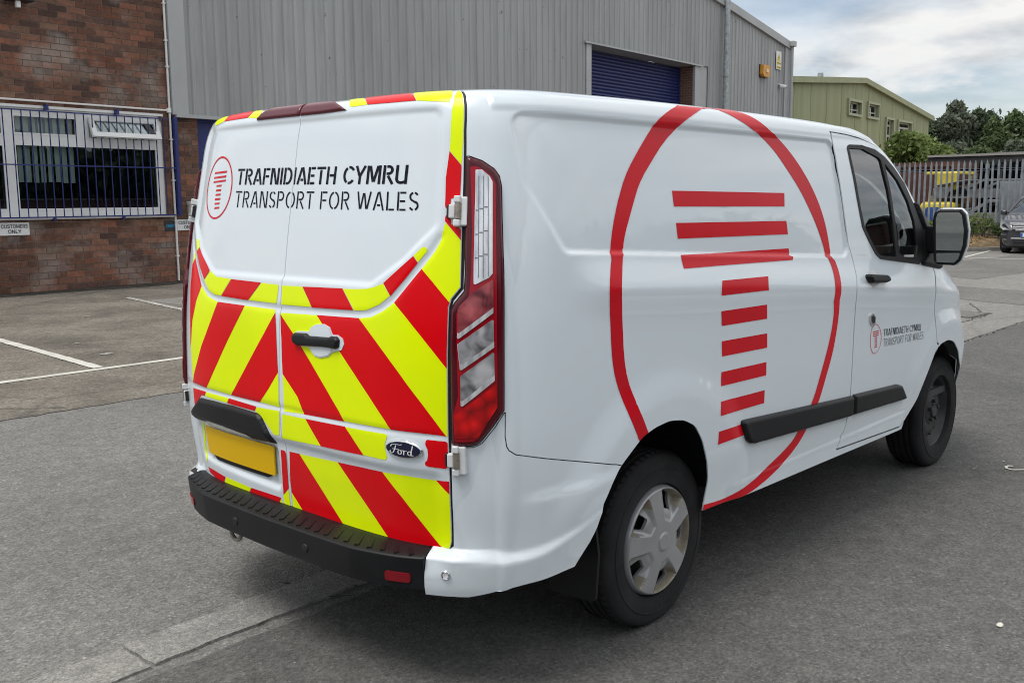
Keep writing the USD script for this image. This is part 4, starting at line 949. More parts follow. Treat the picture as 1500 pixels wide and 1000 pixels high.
def disp(P, s, v):
    x, y, z = P[..., 0], np.abs(P[..., 1]), P[..., 2]
    sh = x.shape
    d = np.zeros(sh)
    side = np.abs(s) > .93
    if side.any():
        X, Z = x[side], z[side]
        q = np.zeros(X.shape)
        up = (v[side] < 1.95)
        r = sdist(RECESS, X, Z)
        edge = .030 + .0 * X
        q -= (.0065 + .0075 * sst(-.72, -.50, X)) * sst(-.003, .010, r) * up
        q += .006 * (1 - sst(-.002, .022, np.minimum(X + .79, 1.866 - Z))) * sst(-.86, -.80, X) * up
        zb, zm = 1.384 - .052 * X, 1.256 - .0675 * X - .02 * np.clip(X - 1.5, 0, 2)
        fade = sst(-.62, -.30, X) * (1 - sst(3.0, 3.5, X))
        q += fade * .021 * sst(zb + .002, zm, np.clip(Z, zm, None)) * (Z > zm) + fade * .021 * (Z <= zm) * (1 - sst(zm, zm - .16, Z) if False else sst(zm - .10, zm + .01, Z))
        for cx, cz, r0, r1, h in ((-.05, .345, .51, .675, .023), (2.80, .345, .50, .64, .022)):
            rr = np.hypot(X - cx, Z - cz)
            q += h * (1 - sst(r0 + .02, r1, rr)) * (sst(.42, .66, Z) if cx < 1 else np.where(X < cx, sst(.42, .66, Z), 1.0))
        q += .012 * (1 - sst(.435, .46, Z)) * sst(.40, .55, X) * (1 - sst(2.2, 2.4, X))                 # sill
        zc = .655 + .06 * (X + .55)
        q += .011 * sst(zc + .045, zc, Z) * sst(-.80, -.66, X) * (1 - sst(-.42, -.30, X))
        d[side] += q
    cor = (np.abs(s) > .709) & (np.abs(s) < 1.6) & (v < .75)
    if cor.any():
        d[cor] += bump_off(s[cor], v[cor])
    rear = (np.abs(s) < 1.02) & (v < 1.97)
    if rear.any():
        Y, Z = y[rear], z[rear]
        q = -.009 * sst(-.004, .020, sdist(WINDOW, Y, Z))
        rim = 1 - sst(.70, .77, Y)
        q -= .0045 * np.exp(-(shapely.distance(shapely.points(Y, Z), SLOT) / .011) ** 2) * rim
        q -= .004 * np.exp(-((Z - .868) / .010) ** 2) * rim
        q -= .016 * sst(.768, .722, Z) * rim * sst(.42, .50, Z)
        pl = sdist(PLATE_WELL, P[..., 1][rear], Z)
        q -= .012 * sst(-.004, .02, pl)
        d[rear] += q
    return d


def s_at(x, v, lo=0.9, hi=None):
    """the s on the right-hand side where the shell has the given x at level v"""
    g = np.linspace(lo, hi or S3 - .15, 900); xs = base_xy(g, np.full(900, float(v)))[0]
    return float(np.interp(x, xs, g))


def S(s, v, off=0.0):
    s, v = np.broadcast_arrays(np.asarray(s, float), np.asarray(v, float))
    P = base_pt(s, v)
    return P + _nrm(base_pt, s, v) * (disp(P, s, v) + off)[..., None]


def Snorm(s, v):
    return _nrm(S, s, v, 1.5e-3)

# outlines of panels, lamps and livery on the shell, as (s, v) in metres
TRACED = {
  'yellow': [[[0.2496,2.0239],[0.2457,2.0429],[0.2711,2.0381],[0.3069,2.0218],[0.3239,2.0224],[0.3719,1.9778],[0.3908,1.9488],[0.4013,1.9305],[0.3121,1.9274],[0.3007,1.9342],[0.2947,1.9481],[0.2841,1.9671]],[[0.6157,2.0402],[0.6275,2.0412],[0.6361,2.0493],[0.6535,2.042],[0.6677,2.0416],[0.6878,2.0273],[0.6984,2.0371],[0.7157,2.0286],[0.7463,2.0193],[0.7607,2.0157],[0.7883,2.0117],[0.7957,1.9844],[0.793,1.9533],[0.7793,1.9136],[0.7723,1.9108],[0.6447,1.9285],[0.6294,1.9765]],[[0.8138,1.9927],[0.8487,1.9888],[0.8537,1.9734],[0.8488,1.9431],[0.8353,1.9202],[0.8301,1.8901],[0.8225,1.8165],[0.8139,1.6927],[0.7729,1.7387],[0.7778,1.8293],[0.7835,1.88],[0.7989,1.9379],[0.8066,1.9577]],[[0.0031,1.2941],[0.1216,1.296],[0.1648,1.25],[0.1797,1.2316],[0.0034,1.2286],[0.005,1.2396]],[[0.3429,1.3003],[0.403,1.302],[0.455,1.3059],[0.4922,1.3127],[0.5314,1.3259],[0.5628,1.2891],[0.5187,1.2603],[0.4636,1.2401],[0.4322,1.2365],[0.4024,1.2354],[0.3889,1.2516]],[[0.6522,1.414],[0.6815,1.4387],[0.6915,1.4413],[0.6994,1.4373],[0.7011,1.4285],[0.6687,1.3943]],[[0.0045,1.1942],[0.0933,1.1264],[0.099,1.1422],[0.1146,1.1471],[0.1766,1.1509],[0.1873,1.1654],[0.2132,1.1765],[0.2462,1.18],[0.2217,1.2002],[0.2113,1.2068],[0.0068,1.2006]],[[0.1828,1.0479],[0.2652,0.9696],[0.3347,0.9013],[0.347,0.8865],[0.3566,0.871],[0.4699,0.8733],[0.5714,0.8733],[0.5511,0.8985],[0.48,0.9701],[0.412,1.0342],[0.3371,1.1005],[0.3042,1.0921],[0.2829,1.0766],[0.2391,1.0677],[0.2091,1.0716],[0.19,1.0857],[0.1783,1.0984],[0.1261,1.098]],[[0.0236,0.8585],[0.1402,0.8647],[0.1319,0.8854],[0.109,0.9213],[0.0226,0.9908],[0.0224,0.9928],[0.0263,0.895],[0.0225,0.8702]],[[0.7854,0.8762],[0.7879,0.9665],[0.7869,1.0668],[0.7197,1.1407],[0.6507,1.2091],[0.6002,1.2546],[0.5812,1.2699],[0.5309,1.239],[0.4844,1.2192],[0.4271,1.2119],[0.4484,1.196],[0.5051,1.1483],[0.5493,1.1088],[0.5991,1.0615],[0.6901,0.9679],[0.7321,0.9209],[0.7727,0.872],[0.779,0.8703]],[[0.8181,1.3168],[0.815,1.4616],[0.7621,1.5158],[0.7483,1.4618],[0.7296,1.429],[0.6826,1.3749],[0.7231,1.3366],[0.7818,1.2756],[0.8104,1.3018]],[[0.1514,0.8499],[0.0154,0.8477],[0.0059,0.7699],[0.0006,0.7575],[0.2303,0.7685],[0.1598,0.8418]],[[0.5436,0.7716],[0.5522,0.7768],[0.5539,0.7844],[0.5476,0.808],[0.5466,0.8274],[0.5548,0.843],[0.5567,0.8528],[0.5496,0.8566],[0.3623,0.8543],[0.3897,0.8302],[0.4482,0.773]],[[0.0783,0.7112],[0.1232,0.6682],[0.2167,0.5748],[0.3056,0.4936],[0.4221,0.4974],[0.5285,0.4984],[0.3534,0.6674],[0.2971,0.719]],[[0.6181,0.7257],[0.514,0.7228],[0.5964,0.6473],[0.732,0.5094],[0.7412,0.5032],[0.7847,0.5062],[0.7926,0.5089],[0.7962,0.5154],[0.7953,0.5707],[0.7969,0.6698],[0.7665,0.6979],[0.7311,0.7244]],[[0.0057,0.4824],[0.0646,0.4855],[0.084,0.4864],[0.0645,0.5014],[-0.001,0.5604],[0.0013,0.504],[0.0025,0.4928]],[[-0.6969,1.9081],[-0.7083,1.9187],[-0.7276,1.9308],[-0.7496,1.9516],[-0.7365,1.9594],[-0.7363,1.9674],[-0.7441,1.9797],[-0.7111,1.9827],[-0.6805,1.9834],[-0.6927,1.991],[-0.6123,1.957],[-0.6022,1.9398],[-0.6039,1.9268],[-0.6296,1.9198]],[[-0.472,2.0243],[-0.4164,2.0063],[-0.4316,2.0192],[-0.4163,2.0179],[-0.4062,2.0188],[-0.3476,1.9932],[-0.3102,1.9608],[-0.3021,1.9421],[-0.3028,1.9284],[-0.3136,1.9221],[-0.3856,1.93],[-0.3802,1.944],[-0.3863,1.9638],[-0.4357,2.002]],[[-0.6687,1.437],[-0.6593,1.4391],[-0.6496,1.4342],[-0.6253,1.4084],[-0.633,1.4008],[-0.6485,1.3931],[-0.6616,1.426]],[[-0.4957,1.3233],[-0.4416,1.3043],[-0.3306,1.301],[-0.3821,1.2472],[-0.3944,1.2363],[-0.4451,1.2363],[-0.4977,1.2515],[-0.5056,1.2603],[-0.5389,1.2864],[-0.5044,1.3142]],[[-0.1269,1.2962],[-0.0178,1.295],[-0.0228,1.2413],[-0.0254,1.2305],[-0.2035,1.231],[-0.1904,1.2405]],[[-0.6926,1.3417],[-0.6925,1.3376],[-0.681,1.3466],[-0.6726,1.3553],[-0.6697,1.364],[-0.6823,1.3815],[-0.6911,1.3903],[-0.6873,1.3782],[-0.6861,1.3661],[-0.6882,1.3539]],[[-0.663,1.0148],[-0.6425,0.8915],[-0.6466,0.8773],[-0.6352,0.8896],[-0.626,0.9117],[-0.5864,0.9649],[-0.5444,1.029],[-0.5021,1.0822],[-0.4558,1.1465],[-0.4233,1.1966],[-0.416,1.2113],[-0.4994,1.2266],[-0.5339,1.2442],[-0.5649,1.262],[-0.5692,1.2505],[-0.5769,1.2389],[-0.6041,1.2035],[-0.6247,1.1563],[-0.6442,1.1202],[-0.6518,1.0679]],[[-0.5068,0.8751],[-0.4302,0.8747],[-0.3169,0.8722],[-0.2891,0.8982],[-0.2447,0.9473],[-0.1313,1.0762],[-0.0555,1.1648],[-0.0295,1.1971],[-0.0349,1.2091],[-0.2277,1.2099],[-0.2331,1.1978],[-0.2591,1.164],[-0.4077,0.9834],[-0.4762,0.9044],[-0.4889,0.8908]],[[-0.1262,0.8711],[-0.0022,0.8686],[0.001,0.8917],[-0.0068,0.9923],[-0.0682,0.9248],[-0.1002,0.8937]],[[-0.5104,0.858],[-0.4307,0.8588],[-0.3347,0.8583],[-0.3396,0.8491],[-0.3472,0.8392],[-0.5209,0.8412],[-0.514,0.85]],[[-0.1442,0.8506],[-0.0048,0.8558],[-0.004,0.8453],[-0.0047,0.8344],[-0.0122,0.7678],[-0.0454,0.7634],[-0.0547,0.7723],[-0.1221,0.8236],[-0.1559,0.835]],[[-0.6545,0.7067],[-0.6104,0.717],[-0.6369,0.6986],[-0.6444,0.6473],[-0.6522,0.6203],[-0.6537,0.6076],[-0.6549,0.5949],[-0.6536,0.583],[-0.6454,0.5729],[-0.63,0.5648],[-0.6273,0.5533],[-0.6436,0.5533],[-0.6487,0.5656],[-0.6593,0.5765],[-0.6641,0.5889],[-0.6596,0.6935]],[[-0.0148,0.563],[-0.0131,0.5072],[-0.0097,0.4856],[-0.0485,0.4863],[-0.0503,0.4977],[-0.0506,0.5338]],[[-0.4552,0.5257],[-0.3813,0.5242],[-0.269,0.5199],[-0.2919,0.4921],[-0.4022,0.4978],[-0.4753,0.4999]],[[-0.0659,0.5184],[-0.0569,0.4926],[-0.0866,0.4927],[-0.0765,0.5055]]],
  'red': [[[0.331,2.0479],[0.3619,2.0368],[0.4074,2.0273],[0.4445,2.0248],[0.4596,2.0273],[0.4854,2.0151],[0.4858,2.0389],[0.5154,2.019],[0.5243,2.0328],[0.5436,2.0277],[0.5492,2.0481],[0.5685,2.0434],[0.5851,2.0425],[0.6266,1.9777],[0.6423,1.9295],[0.5377,1.9293],[0.4034,1.931],[0.3928,1.95]],[[0.7724,1.7361],[0.8134,1.691],[0.8098,1.5996],[0.8007,1.5921],[0.779,1.5906],[0.7781,1.5702],[0.7679,1.5669],[0.7668,1.5597],[0.7615,1.5618],[0.7603,1.5704],[0.761,1.6554]],[[0.7621,1.532],[0.7674,1.5414],[0.779,1.5405],[0.7823,1.5086],[0.7983,1.5056],[0.8144,1.4931],[0.8149,1.4636],[0.762,1.5192]],[[0.1248,1.2958],[0.3401,1.301],[0.3852,1.2519],[0.3985,1.2356],[0.1826,1.2309],[0.1679,1.2494]],[[0.5337,1.3272],[0.6507,1.4123],[0.6672,1.393],[0.6195,1.3422],[0.565,1.2896]],[[0.0148,1.1048],[0.0226,0.9908],[0.109,0.9213],[0.1319,0.8854],[0.1402,0.8647],[0.3566,0.871],[0.347,0.8865],[0.3347,0.9013],[0.2652,0.9696],[0.1828,1.0479],[0.1261,1.098],[0.1003,1.1051],[0.0903,1.1182],[0.0933,1.1264],[0.0045,1.1942]],[[0.7727,0.872],[0.7321,0.9209],[0.6901,0.9679],[0.5991,1.0615],[0.5493,1.1088],[0.5051,1.1483],[0.4484,1.196],[0.4271,1.2119],[0.2113,1.2068],[0.2217,1.2002],[0.2462,1.18],[0.2575,1.1812],[0.2871,1.1732],[0.3025,1.15],[0.3308,1.151],[0.3554,1.1411],[0.3628,1.1241],[0.3496,1.103],[0.3371,1.1005],[0.412,1.0342],[0.48,0.9701],[0.5511,0.8985],[0.5714,0.8733],[0.676,0.875],[0.7467,0.8738]],[[0.7756,1.2627],[0.7802,1.2741],[0.7818,1.2756],[0.7231,1.3366],[0.6826,1.3749],[0.5812,1.2699],[0.6259,1.2318],[0.6823,1.1788],[0.7269,1.1331],[0.7869,1.0668],[0.7858,1.1487]],[[0.1514,0.8499],[0.2303,0.7685],[0.4482,0.773],[0.3897,0.8302],[0.3623,0.8543]],[[0.7107,0.856],[0.7715,0.8546],[0.7782,0.8504],[0.7789,0.8137],[0.7764,0.7764],[0.7694,0.7702],[0.7114,0.7721],[0.7015,0.7749],[0.7007,0.7825],[0.7084,0.7915],[0.7126,0.8086],[0.7106,0.8265],[0.7032,0.841],[0.7049,0.8515]],[[0.0783,0.7112],[0.02,0.7092],[0.0138,0.6589],[-0.001,0.5699],[-0.001,0.5604],[0.0204,0.5408],[0.0645,0.5014],[0.084,0.4864],[0.3056,0.4936],[0.2167,0.5748],[0.1232,0.6682]],[[0.2971,0.719],[0.3534,0.6674],[0.5285,0.4984],[0.6262,0.5027],[0.7412,0.5032],[0.732,0.5094],[0.5964,0.6473],[0.514,0.7228],[0.4258,0.7223]],[[0.7972,0.7143],[0.7946,0.7238],[0.785,0.7294],[0.7311,0.7244],[0.7746,0.6913],[0.7969,0.6698]],[[-0.6081,1.9863],[-0.6036,1.9916],[-0.5861,1.992],[-0.5664,1.9906],[-0.5793,2.003],[-0.5787,2.0106],[-0.5346,2.0023],[-0.5309,2.0099],[-0.5087,2.0199],[-0.4541,2.0076],[-0.3939,1.9656],[-0.3868,1.9457],[-0.391,1.9313],[-0.4991,1.9281],[-0.5948,1.9268],[-0.5944,1.9402],[-0.6072,1.9583],[-0.6447,1.9847]],[[-0.6238,1.4063],[-0.5988,1.3876],[-0.5311,1.3463],[-0.5006,1.3252],[-0.5081,1.3163],[-0.542,1.2893],[-0.568,1.3125],[-0.5969,1.3357],[-0.6256,1.3685],[-0.6478,1.3905],[-0.6321,1.3984]],[[-0.3265,1.2997],[-0.2368,1.2985],[-0.1305,1.297],[-0.194,1.2408],[-0.207,1.2313],[-0.3904,1.2355],[-0.378,1.2464]],[[-0.695,1.2449],[-0.685,1.2073],[-0.6784,1.1695],[-0.6707,1.0966],[-0.6675,1.0367],[-0.663,1.0148],[-0.6518,1.0679],[-0.6442,1.1202],[-0.6247,1.1563],[-0.6041,1.2035],[-0.5769,1.2389],[-0.5692,1.2505],[-0.5649,1.262],[-0.5715,1.2648],[-0.628,1.3236],[-0.6697,1.364],[-0.6726,1.3553],[-0.681,1.3466],[-0.6925,1.3376]],[[-0.5072,0.8751],[-0.4889,0.8908],[-0.4762,0.9044],[-0.4077,0.9834],[-0.2591,1.164],[-0.2331,1.1978],[-0.2277,1.2099],[-0.416,1.2113],[-0.4233,1.1966],[-0.4558,1.1465],[-0.5021,1.0822],[-0.5444,1.029],[-0.5864,0.9649],[-0.626,0.9117],[-0.6352,0.8896],[-0.6466,0.8773],[-0.5828,0.8777]],[[-0.3169,0.8722],[-0.1265,0.8711],[-0.1002,0.8937],[-0.0682,0.9248],[-0.0068,0.9923],[-0.0179,1.1179],[-0.0251,1.1746],[-0.0295,1.1971],[-0.0927,1.121],[-0.2128,0.9833],[-0.2891,0.8982]],[[-0.6458,0.854],[-0.5747,0.8572],[-0.5155,0.8584],[-0.5188,0.8509],[-0.5258,0.8427],[-0.5573,0.8402],[-0.6129,0.7989],[-0.6403,0.775],[-0.6411,0.8328],[-0.6421,0.8437]],[[-0.3307,0.8578],[-0.2474,0.8553],[-0.1485,0.852],[-0.1593,0.8355],[-0.3433,0.8387],[-0.3357,0.8485]],[[-0.0339,0.707],[-0.012,0.7071],[-0.0025,0.6981],[-0.0057,0.6505],[-0.0141,0.5667],[-0.0501,0.5369],[-0.046,0.5851],[-0.0373,0.6586]],[[-0.6291,0.5324],[-0.5645,0.5319],[-0.4622,0.5249],[-0.4813,0.4992],[-0.5651,0.5051],[-0.6156,0.5145]],[[-0.2653,0.5195],[-0.1846,0.5202],[-0.069,0.5209],[-0.0901,0.493],[-0.2871,0.492]]],
  'handle_cup': [[[0.0903,1.1182],[0.099,1.1422],[0.1146,1.1471],[0.1766,1.1509],[0.1873,1.1654],[0.2132,1.1765],[0.2575,1.1812],[0.2871,1.1732],[0.3025,1.15],[0.3308,1.151],[0.3554,1.1411],[0.3628,1.1241],[0.3496,1.103],[0.3288,1.0989],[0.3042,1.0921],[0.2829,1.0766],[0.2391,1.0677],[0.2091,1.0716],[0.19,1.0857],[0.1783,1.0984],[0.1241,1.098],[0.1003,1.1051]]],
  'handle_cup_oval': [[[0.1807,1.1443],[0.1873,1.1654],[0.2132,1.1765],[0.2575,1.1812],[0.2871,1.1732],[0.3025,1.15],[0.3077,1.0947],[0.2829,1.0766],[0.2391,1.0677],[0.2091,1.0716],[0.19,1.0857]]],
  'handle_bar': [[[0.0915,1.1322],[0.1031,1.1402],[0.1654,1.1431],[0.181,1.1361],[0.2885,1.1399],[0.3027,1.1446],[0.331,1.1457],[0.3432,1.1356],[0.3403,1.1132],[0.3251,1.1052],[0.2605,1.106],[0.1162,1.0982],[0.0963,1.1047],[0.0903,1.1182]]],
  'plate': [[[-0.5461,0.717],[-0.484,0.7194],[-0.3824,0.7194],[-0.2728,0.7161],[-0.0947,0.708],[-0.0992,0.6943],[-0.105,0.6552],[-0.1176,0.59],[-0.3085,0.5971],[-0.4271,0.5995],[-0.5082,0.5992],[-0.6075,0.595],[-0.5836,0.654],[-0.5699,0.6978]]],
  'logo_bar': [[[-0.5856,1.7049],[-0.5277,1.7068],[-0.4757,1.7087],[-0.4788,1.7003],[-0.5884,1.6974]],[[-0.5867,1.6859],[-0.5282,1.6882],[-0.4757,1.6906],[-0.4789,1.6821],[-0.5895,1.6784]],[[-0.5859,1.6691],[-0.5269,1.6715],[-0.4741,1.674],[-0.4774,1.6661],[-0.5887,1.6615]],[[-0.5522,1.6529],[-0.5285,1.6539],[-0.5059,1.6549],[-0.5084,1.6474],[-0.5523,1.6459]],[[-0.5501,1.6357],[-0.5265,1.6364],[-0.5039,1.6372],[-0.5062,1.6293],[-0.5527,1.6281]],[[-0.548,1.6184],[-0.5252,1.6193],[-0.5034,1.6202],[-0.5057,1.6122],[-0.5507,1.6109]],[[-0.5473,1.6012],[-0.5232,1.6018],[-0.5002,1.6025],[-0.5025,1.5945],[-0.5498,1.5931]],[[-0.5438,1.5833],[-0.5224,1.5841],[-0.5018,1.5848],[-0.5032,1.5779],[-0.5477,1.5758]],[[-0.5406,1.5666],[-0.5194,1.5674],[-0.499,1.5682],[-0.5002,1.5607],[-0.5443,1.5584]]],
  'logo_ring': [[[-0.5242,1.7636],[-0.4776,1.7514],[-0.439,1.7184],[-0.4214,1.6809],[-0.4192,1.6388],[-0.4298,1.5915],[-0.4562,1.549],[-0.4936,1.5204],[-0.5147,1.511],[-0.5433,1.5215],[-0.5946,1.5485],[-0.6327,1.5868],[-0.6514,1.6308],[-0.6527,1.6746],[-0.6325,1.7127],[-0.5862,1.7495]]],
  'text1': [[[-0.3857,1.7131],[0.6097,1.7005],[0.6043,1.6393],[-0.3847,1.652]]],
  'text2': [[[-0.3794,1.6279],[0.6571,1.6138],[0.6566,1.5532],[-0.3779,1.5658]]],
  'ring': [[[2.0435,1.9654],[1.9727,1.9368],[1.9037,1.914],[1.8524,1.8948],[1.8249,1.8831],[1.7984,1.868],[1.7851,1.8587],[1.7757,1.8501],[1.762,1.834],[1.7243,1.803],[1.6622,1.7492],[1.6112,1.702],[1.58,1.6683],[1.5565,1.6375],[1.5028,1.5493],[1.4835,1.513],[1.4669,1.4765],[1.4535,1.4403],[1.4468,1.4165],[1.4277,1.4045],[1.4271,1.3855],[1.4056,1.3478],[1.393,1.3215],[1.3847,1.2944],[1.3832,1.2804],[1.386,1.2564],[1.3986,1.198],[1.3998,1.1811],[1.4,1.1129],[1.4018,1.0786],[1.4061,1.0446],[1.4139,1.011],[1.4251,0.9804],[1.4467,0.9355],[1.474,0.8648],[1.4873,0.8354],[1.517,0.7869],[1.5262,0.77],[1.5461,0.753],[1.6026,0.7663],[1.5793,0.7884],[1.5337,0.8659],[1.4821,1.0017],[1.474,1.0353],[1.4696,1.0699],[1.4678,1.105],[1.4682,1.1748],[1.4671,1.192],[1.4634,1.2093],[1.4487,1.2597],[1.4466,1.2829],[1.4496,1.2969],[1.4576,1.3174],[1.4909,1.3761],[1.4972,1.3919],[1.5196,1.4107],[1.5244,1.4198],[1.5331,1.4462],[1.5506,1.481],[1.6106,1.5807],[1.6331,1.615],[1.6507,1.6374],[1.6807,1.6682],[1.7461,1.7245],[1.7955,1.7642],[1.8435,1.7973],[1.905,1.8344],[1.9227,1.8486],[1.9556,1.8671],[1.9873,1.8826],[2.0577,1.9075],[2.0859,1.9146],[2.2529,1.9387],[2.4449,1.9711]],[[2.4875,1.9817],[2.5428,1.9812],[2.638,1.9857],[2.9989,2.0092],[3.0627,2.012],[3.0947,2.0099],[3.0921,1.9956],[3.0683,1.9691],[2.9458,1.943],[2.9632,1.9379],[2.9877,1.9259],[3.0048,1.9119],[3.0245,1.888],[3.0369,1.8798],[3.0546,1.8717],[3.1049,1.8568],[3.1262,1.8486],[3.2145,1.8365],[3.2333,1.8275],[3.3037,1.7778],[3.3467,1.7434],[3.3843,1.7056],[3.4172,1.6631],[3.4269,1.6482],[3.4439,1.6177],[3.4572,1.5868],[3.4625,1.5713],[3.4696,1.5428],[3.4732,1.5144],[3.4732,1.4858],[3.4718,1.4714],[3.4662,1.4409],[3.457,1.408],[3.433,1.3367],[3.4221,1.3272],[3.402,1.3178],[3.4084,1.3083],[3.4289,1.2984],[3.4329,1.2828],[3.4334,1.2748],[3.4318,1.2587],[3.4298,1.2506],[3.4238,1.2343],[3.4161,1.2184],[3.3892,1.1718],[3.3859,1.1649],[3.3773,1.1377],[3.367,1.1187],[3.3678,1.1056],[3.3667,1.0927],[3.3627,1.0794],[3.3546,1.0658],[3.3209,1.0232],[3.1438,0.7907],[3.128,0.768],[3.0765,0.6862],[3.0436,0.6428],[3.0029,0.5964],[2.9746,0.5677],[2.9376,0.5345],[2.901,0.5081],[2.8564,0.4831],[2.8217,0.467],[2.7945,0.4567],[2.7179,0.4419],[2.6826,0.4339],[2.6365,0.4205],[2.5787,0.4056],[2.495,0.3898],[2.438,0.3823],[2.3389,0.3735],[2.2561,0.3639],[2.2074,0.3613],[2.1589,0.3624],[2.0973,0.3661],[2.0611,0.3698],[2.0304,0.3744],[2.0213,0.4101],[2.1101,0.4015],[2.1708,0.3984],[2.2133,0.3979],[2.2697,0.4025],[2.3869,0.4205],[2.5074,0.444],[2.5847,0.4557],[2.639,0.4695],[2.7195,0.4929],[2.7683,0.5087],[2.8155,0.528],[2.8466,0.5464],[2.8748,0.5683],[2.9175,0.6058],[2.9619,0.6494],[2.9889,0.6792],[3.0178,0.7171],[3.0643,0.7884],[3.0978,0.8344],[3.133,0.8785],[3.2227,0.9823],[3.2807,1.0568],[3.2899,1.0706],[3.2954,1.0843],[3.2961,1.0977],[3.2932,1.1107],[3.2962,1.1234],[3.3003,1.1341],[3.3086,1.1711],[3.3118,1.179],[3.3421,1.2293],[3.3539,1.2567],[3.3568,1.2755],[3.3561,1.2848],[3.3469,1.3122],[3.325,1.3204],[3.3585,1.332],[3.358,1.3687],[3.3535,1.4053],[3.3441,1.4434],[3.3349,1.4692],[3.3232,1.495],[3.3022,1.5341],[3.2773,1.5731],[3.2589,1.598],[3.239,1.6216],[3.2192,1.642],[3.1876,1.6708],[3.1078,1.7395],[3.0812,1.7594],[3.0509,1.7791],[2.9958,1.8093],[2.9539,1.8289],[2.9236,1.8375],[2.8278,1.8497],[2.6899,1.8816],[2.6559,1.8944],[2.5705,1.9363],[2.5567,1.9413],[2.6521,1.9645],[2.6466,1.9697],[2.6363,1.9739],[2.6125,1.9756],[2.5747,1.9747],[2.463,1.9654],[2.3087,1.9421],[2.2591,1.9373]]],
  't_bar': [[[1.8365,1.6105],[2.0841,1.6075],[3.0109,1.6016],[2.9694,1.5456],[2.0849,1.5514],[1.8402,1.5541]],[[1.8441,1.4956],[2.0916,1.4925],[2.9507,1.4853],[2.934,1.4298],[2.0662,1.4368],[1.8471,1.4394]],[[1.838,1.381],[2.1733,1.3761],[2.9067,1.3706],[2.9015,1.3497],[2.8843,1.3393],[2.9063,1.3342],[2.8913,1.3209],[1.8394,1.3318],[1.8374,1.3712]],[[2.075,1.2733],[2.3404,1.2701],[2.5539,1.2675],[2.5401,1.2455],[2.5347,1.2345],[2.5307,1.2234],[2.5294,1.2122],[2.0644,1.218],[2.0626,1.2293],[2.0629,1.2404],[2.0652,1.2514]],[[2.0882,1.1577],[2.5304,1.154],[2.5374,1.1303],[2.538,1.1185],[2.5338,1.0955],[2.0946,1.1011],[2.0936,1.1348],[2.0919,1.1462]],[[2.094,1.0429],[2.3318,1.0389],[2.5221,1.0358],[2.5148,0.9767],[2.0982,0.9839]],[[2.0933,0.9243],[2.5027,0.918],[2.4982,0.863],[2.175,0.868],[2.0849,0.8708],[2.0907,0.8917]],[[2.0658,0.816],[2.2302,0.8069],[2.4875,0.8026],[2.4861,0.7482],[2.256,0.7513],[2.1133,0.7608],[2.0567,0.7631],[2.058,0.7848]],[[2.0501,0.7032],[2.1488,0.7021],[2.3231,0.6902],[2.3283,0.6417],[2.2086,0.6517],[2.1767,0.653],[2.0495,0.6527]]],
  'mould_rear': [[[2.2583,0.7055],[2.2878,0.7072],[3.4678,0.6435],[3.4796,0.594],[3.4952,0.5439],[2.4112,0.5916],[2.3698,0.5988],[2.3301,0.6186],[2.2909,0.6631]]],
  'mould_front': [[[3.4793,0.6467],[4.1043,0.6177],[4.1713,0.6039],[4.2225,0.5697],[4.2906,0.5204],[4.2032,0.5209],[3.5069,0.5458],[3.4912,0.5966]]],
  'doorgap': [[[4.3471,1.8861],[4.2881,1.8692],[4.191,1.8358],[4.1475,1.8192],[4.0786,1.7876],[3.9805,1.7289],[3.9396,1.6997],[3.8929,1.6562],[3.8377,1.598],[3.7925,1.5396],[3.7426,1.467],[3.7151,1.4236],[3.6828,1.3654],[3.6916,1.2897],[3.6868,1.2749],[3.6802,1.2602],[3.6475,1.2016],[3.6174,1.1752],[3.6057,1.1619],[3.5987,1.1483],[3.5864,1.0876],[3.5812,1.0721],[3.5727,1.0568],[3.5488,1.027],[3.5277,0.9972],[3.4953,0.9352],[3.4757,0.8884],[3.4666,0.8572],[3.4603,0.8257],[3.4564,0.7941],[3.4539,0.7463],[3.4557,0.6981],[3.4599,0.6656],[3.459,0.6205],[3.4615,0.5749],[3.467,0.5291],[3.4733,0.4983],[3.4518,0.4613],[3.4357,0.4514],[3.4142,0.4428],[3.3995,0.4328],[3.3889,0.4082]]],
  'doortop': [[[4.3435,1.8833],[4.6675,1.8828],[4.7971,1.8784],[4.8822,1.8739],[5.0112,1.8536],[5.0321,1.847],[5.0587,1.8408],[5.0944,1.8351],[5.1219,1.8269],[5.1354,1.8163],[5.1207,1.8022],[5.1169,1.789],[5.1191,1.7761],[5.127,1.7636],[5.118,1.7501],[5.113,1.7367],[5.1104,1.7233],[5.11,1.7098],[5.1122,1.6962],[5.1168,1.6827],[5.1247,1.6691],[5.1031,1.6535],[5.0877,1.6381],[5.0757,1.6227],[5.0574,1.5917],[5.0447,1.5605]]],
  'doorfront': [[[4.9247,1.2245],[4.9146,1.1959],[4.9018,1.1673],[4.8264,1.0978],[4.8032,1.0801],[4.7799,1.0644],[4.7658,1.0481],[4.757,1.0313],[4.7484,0.9971],[4.7423,0.9802],[4.7313,0.9637],[4.7244,0.9448],[4.7132,0.9264],[4.6696,0.8732],[4.6583,0.8556],[4.6502,0.8403],[4.6462,0.8245],[4.6476,0.8082],[4.6564,0.7747]]],
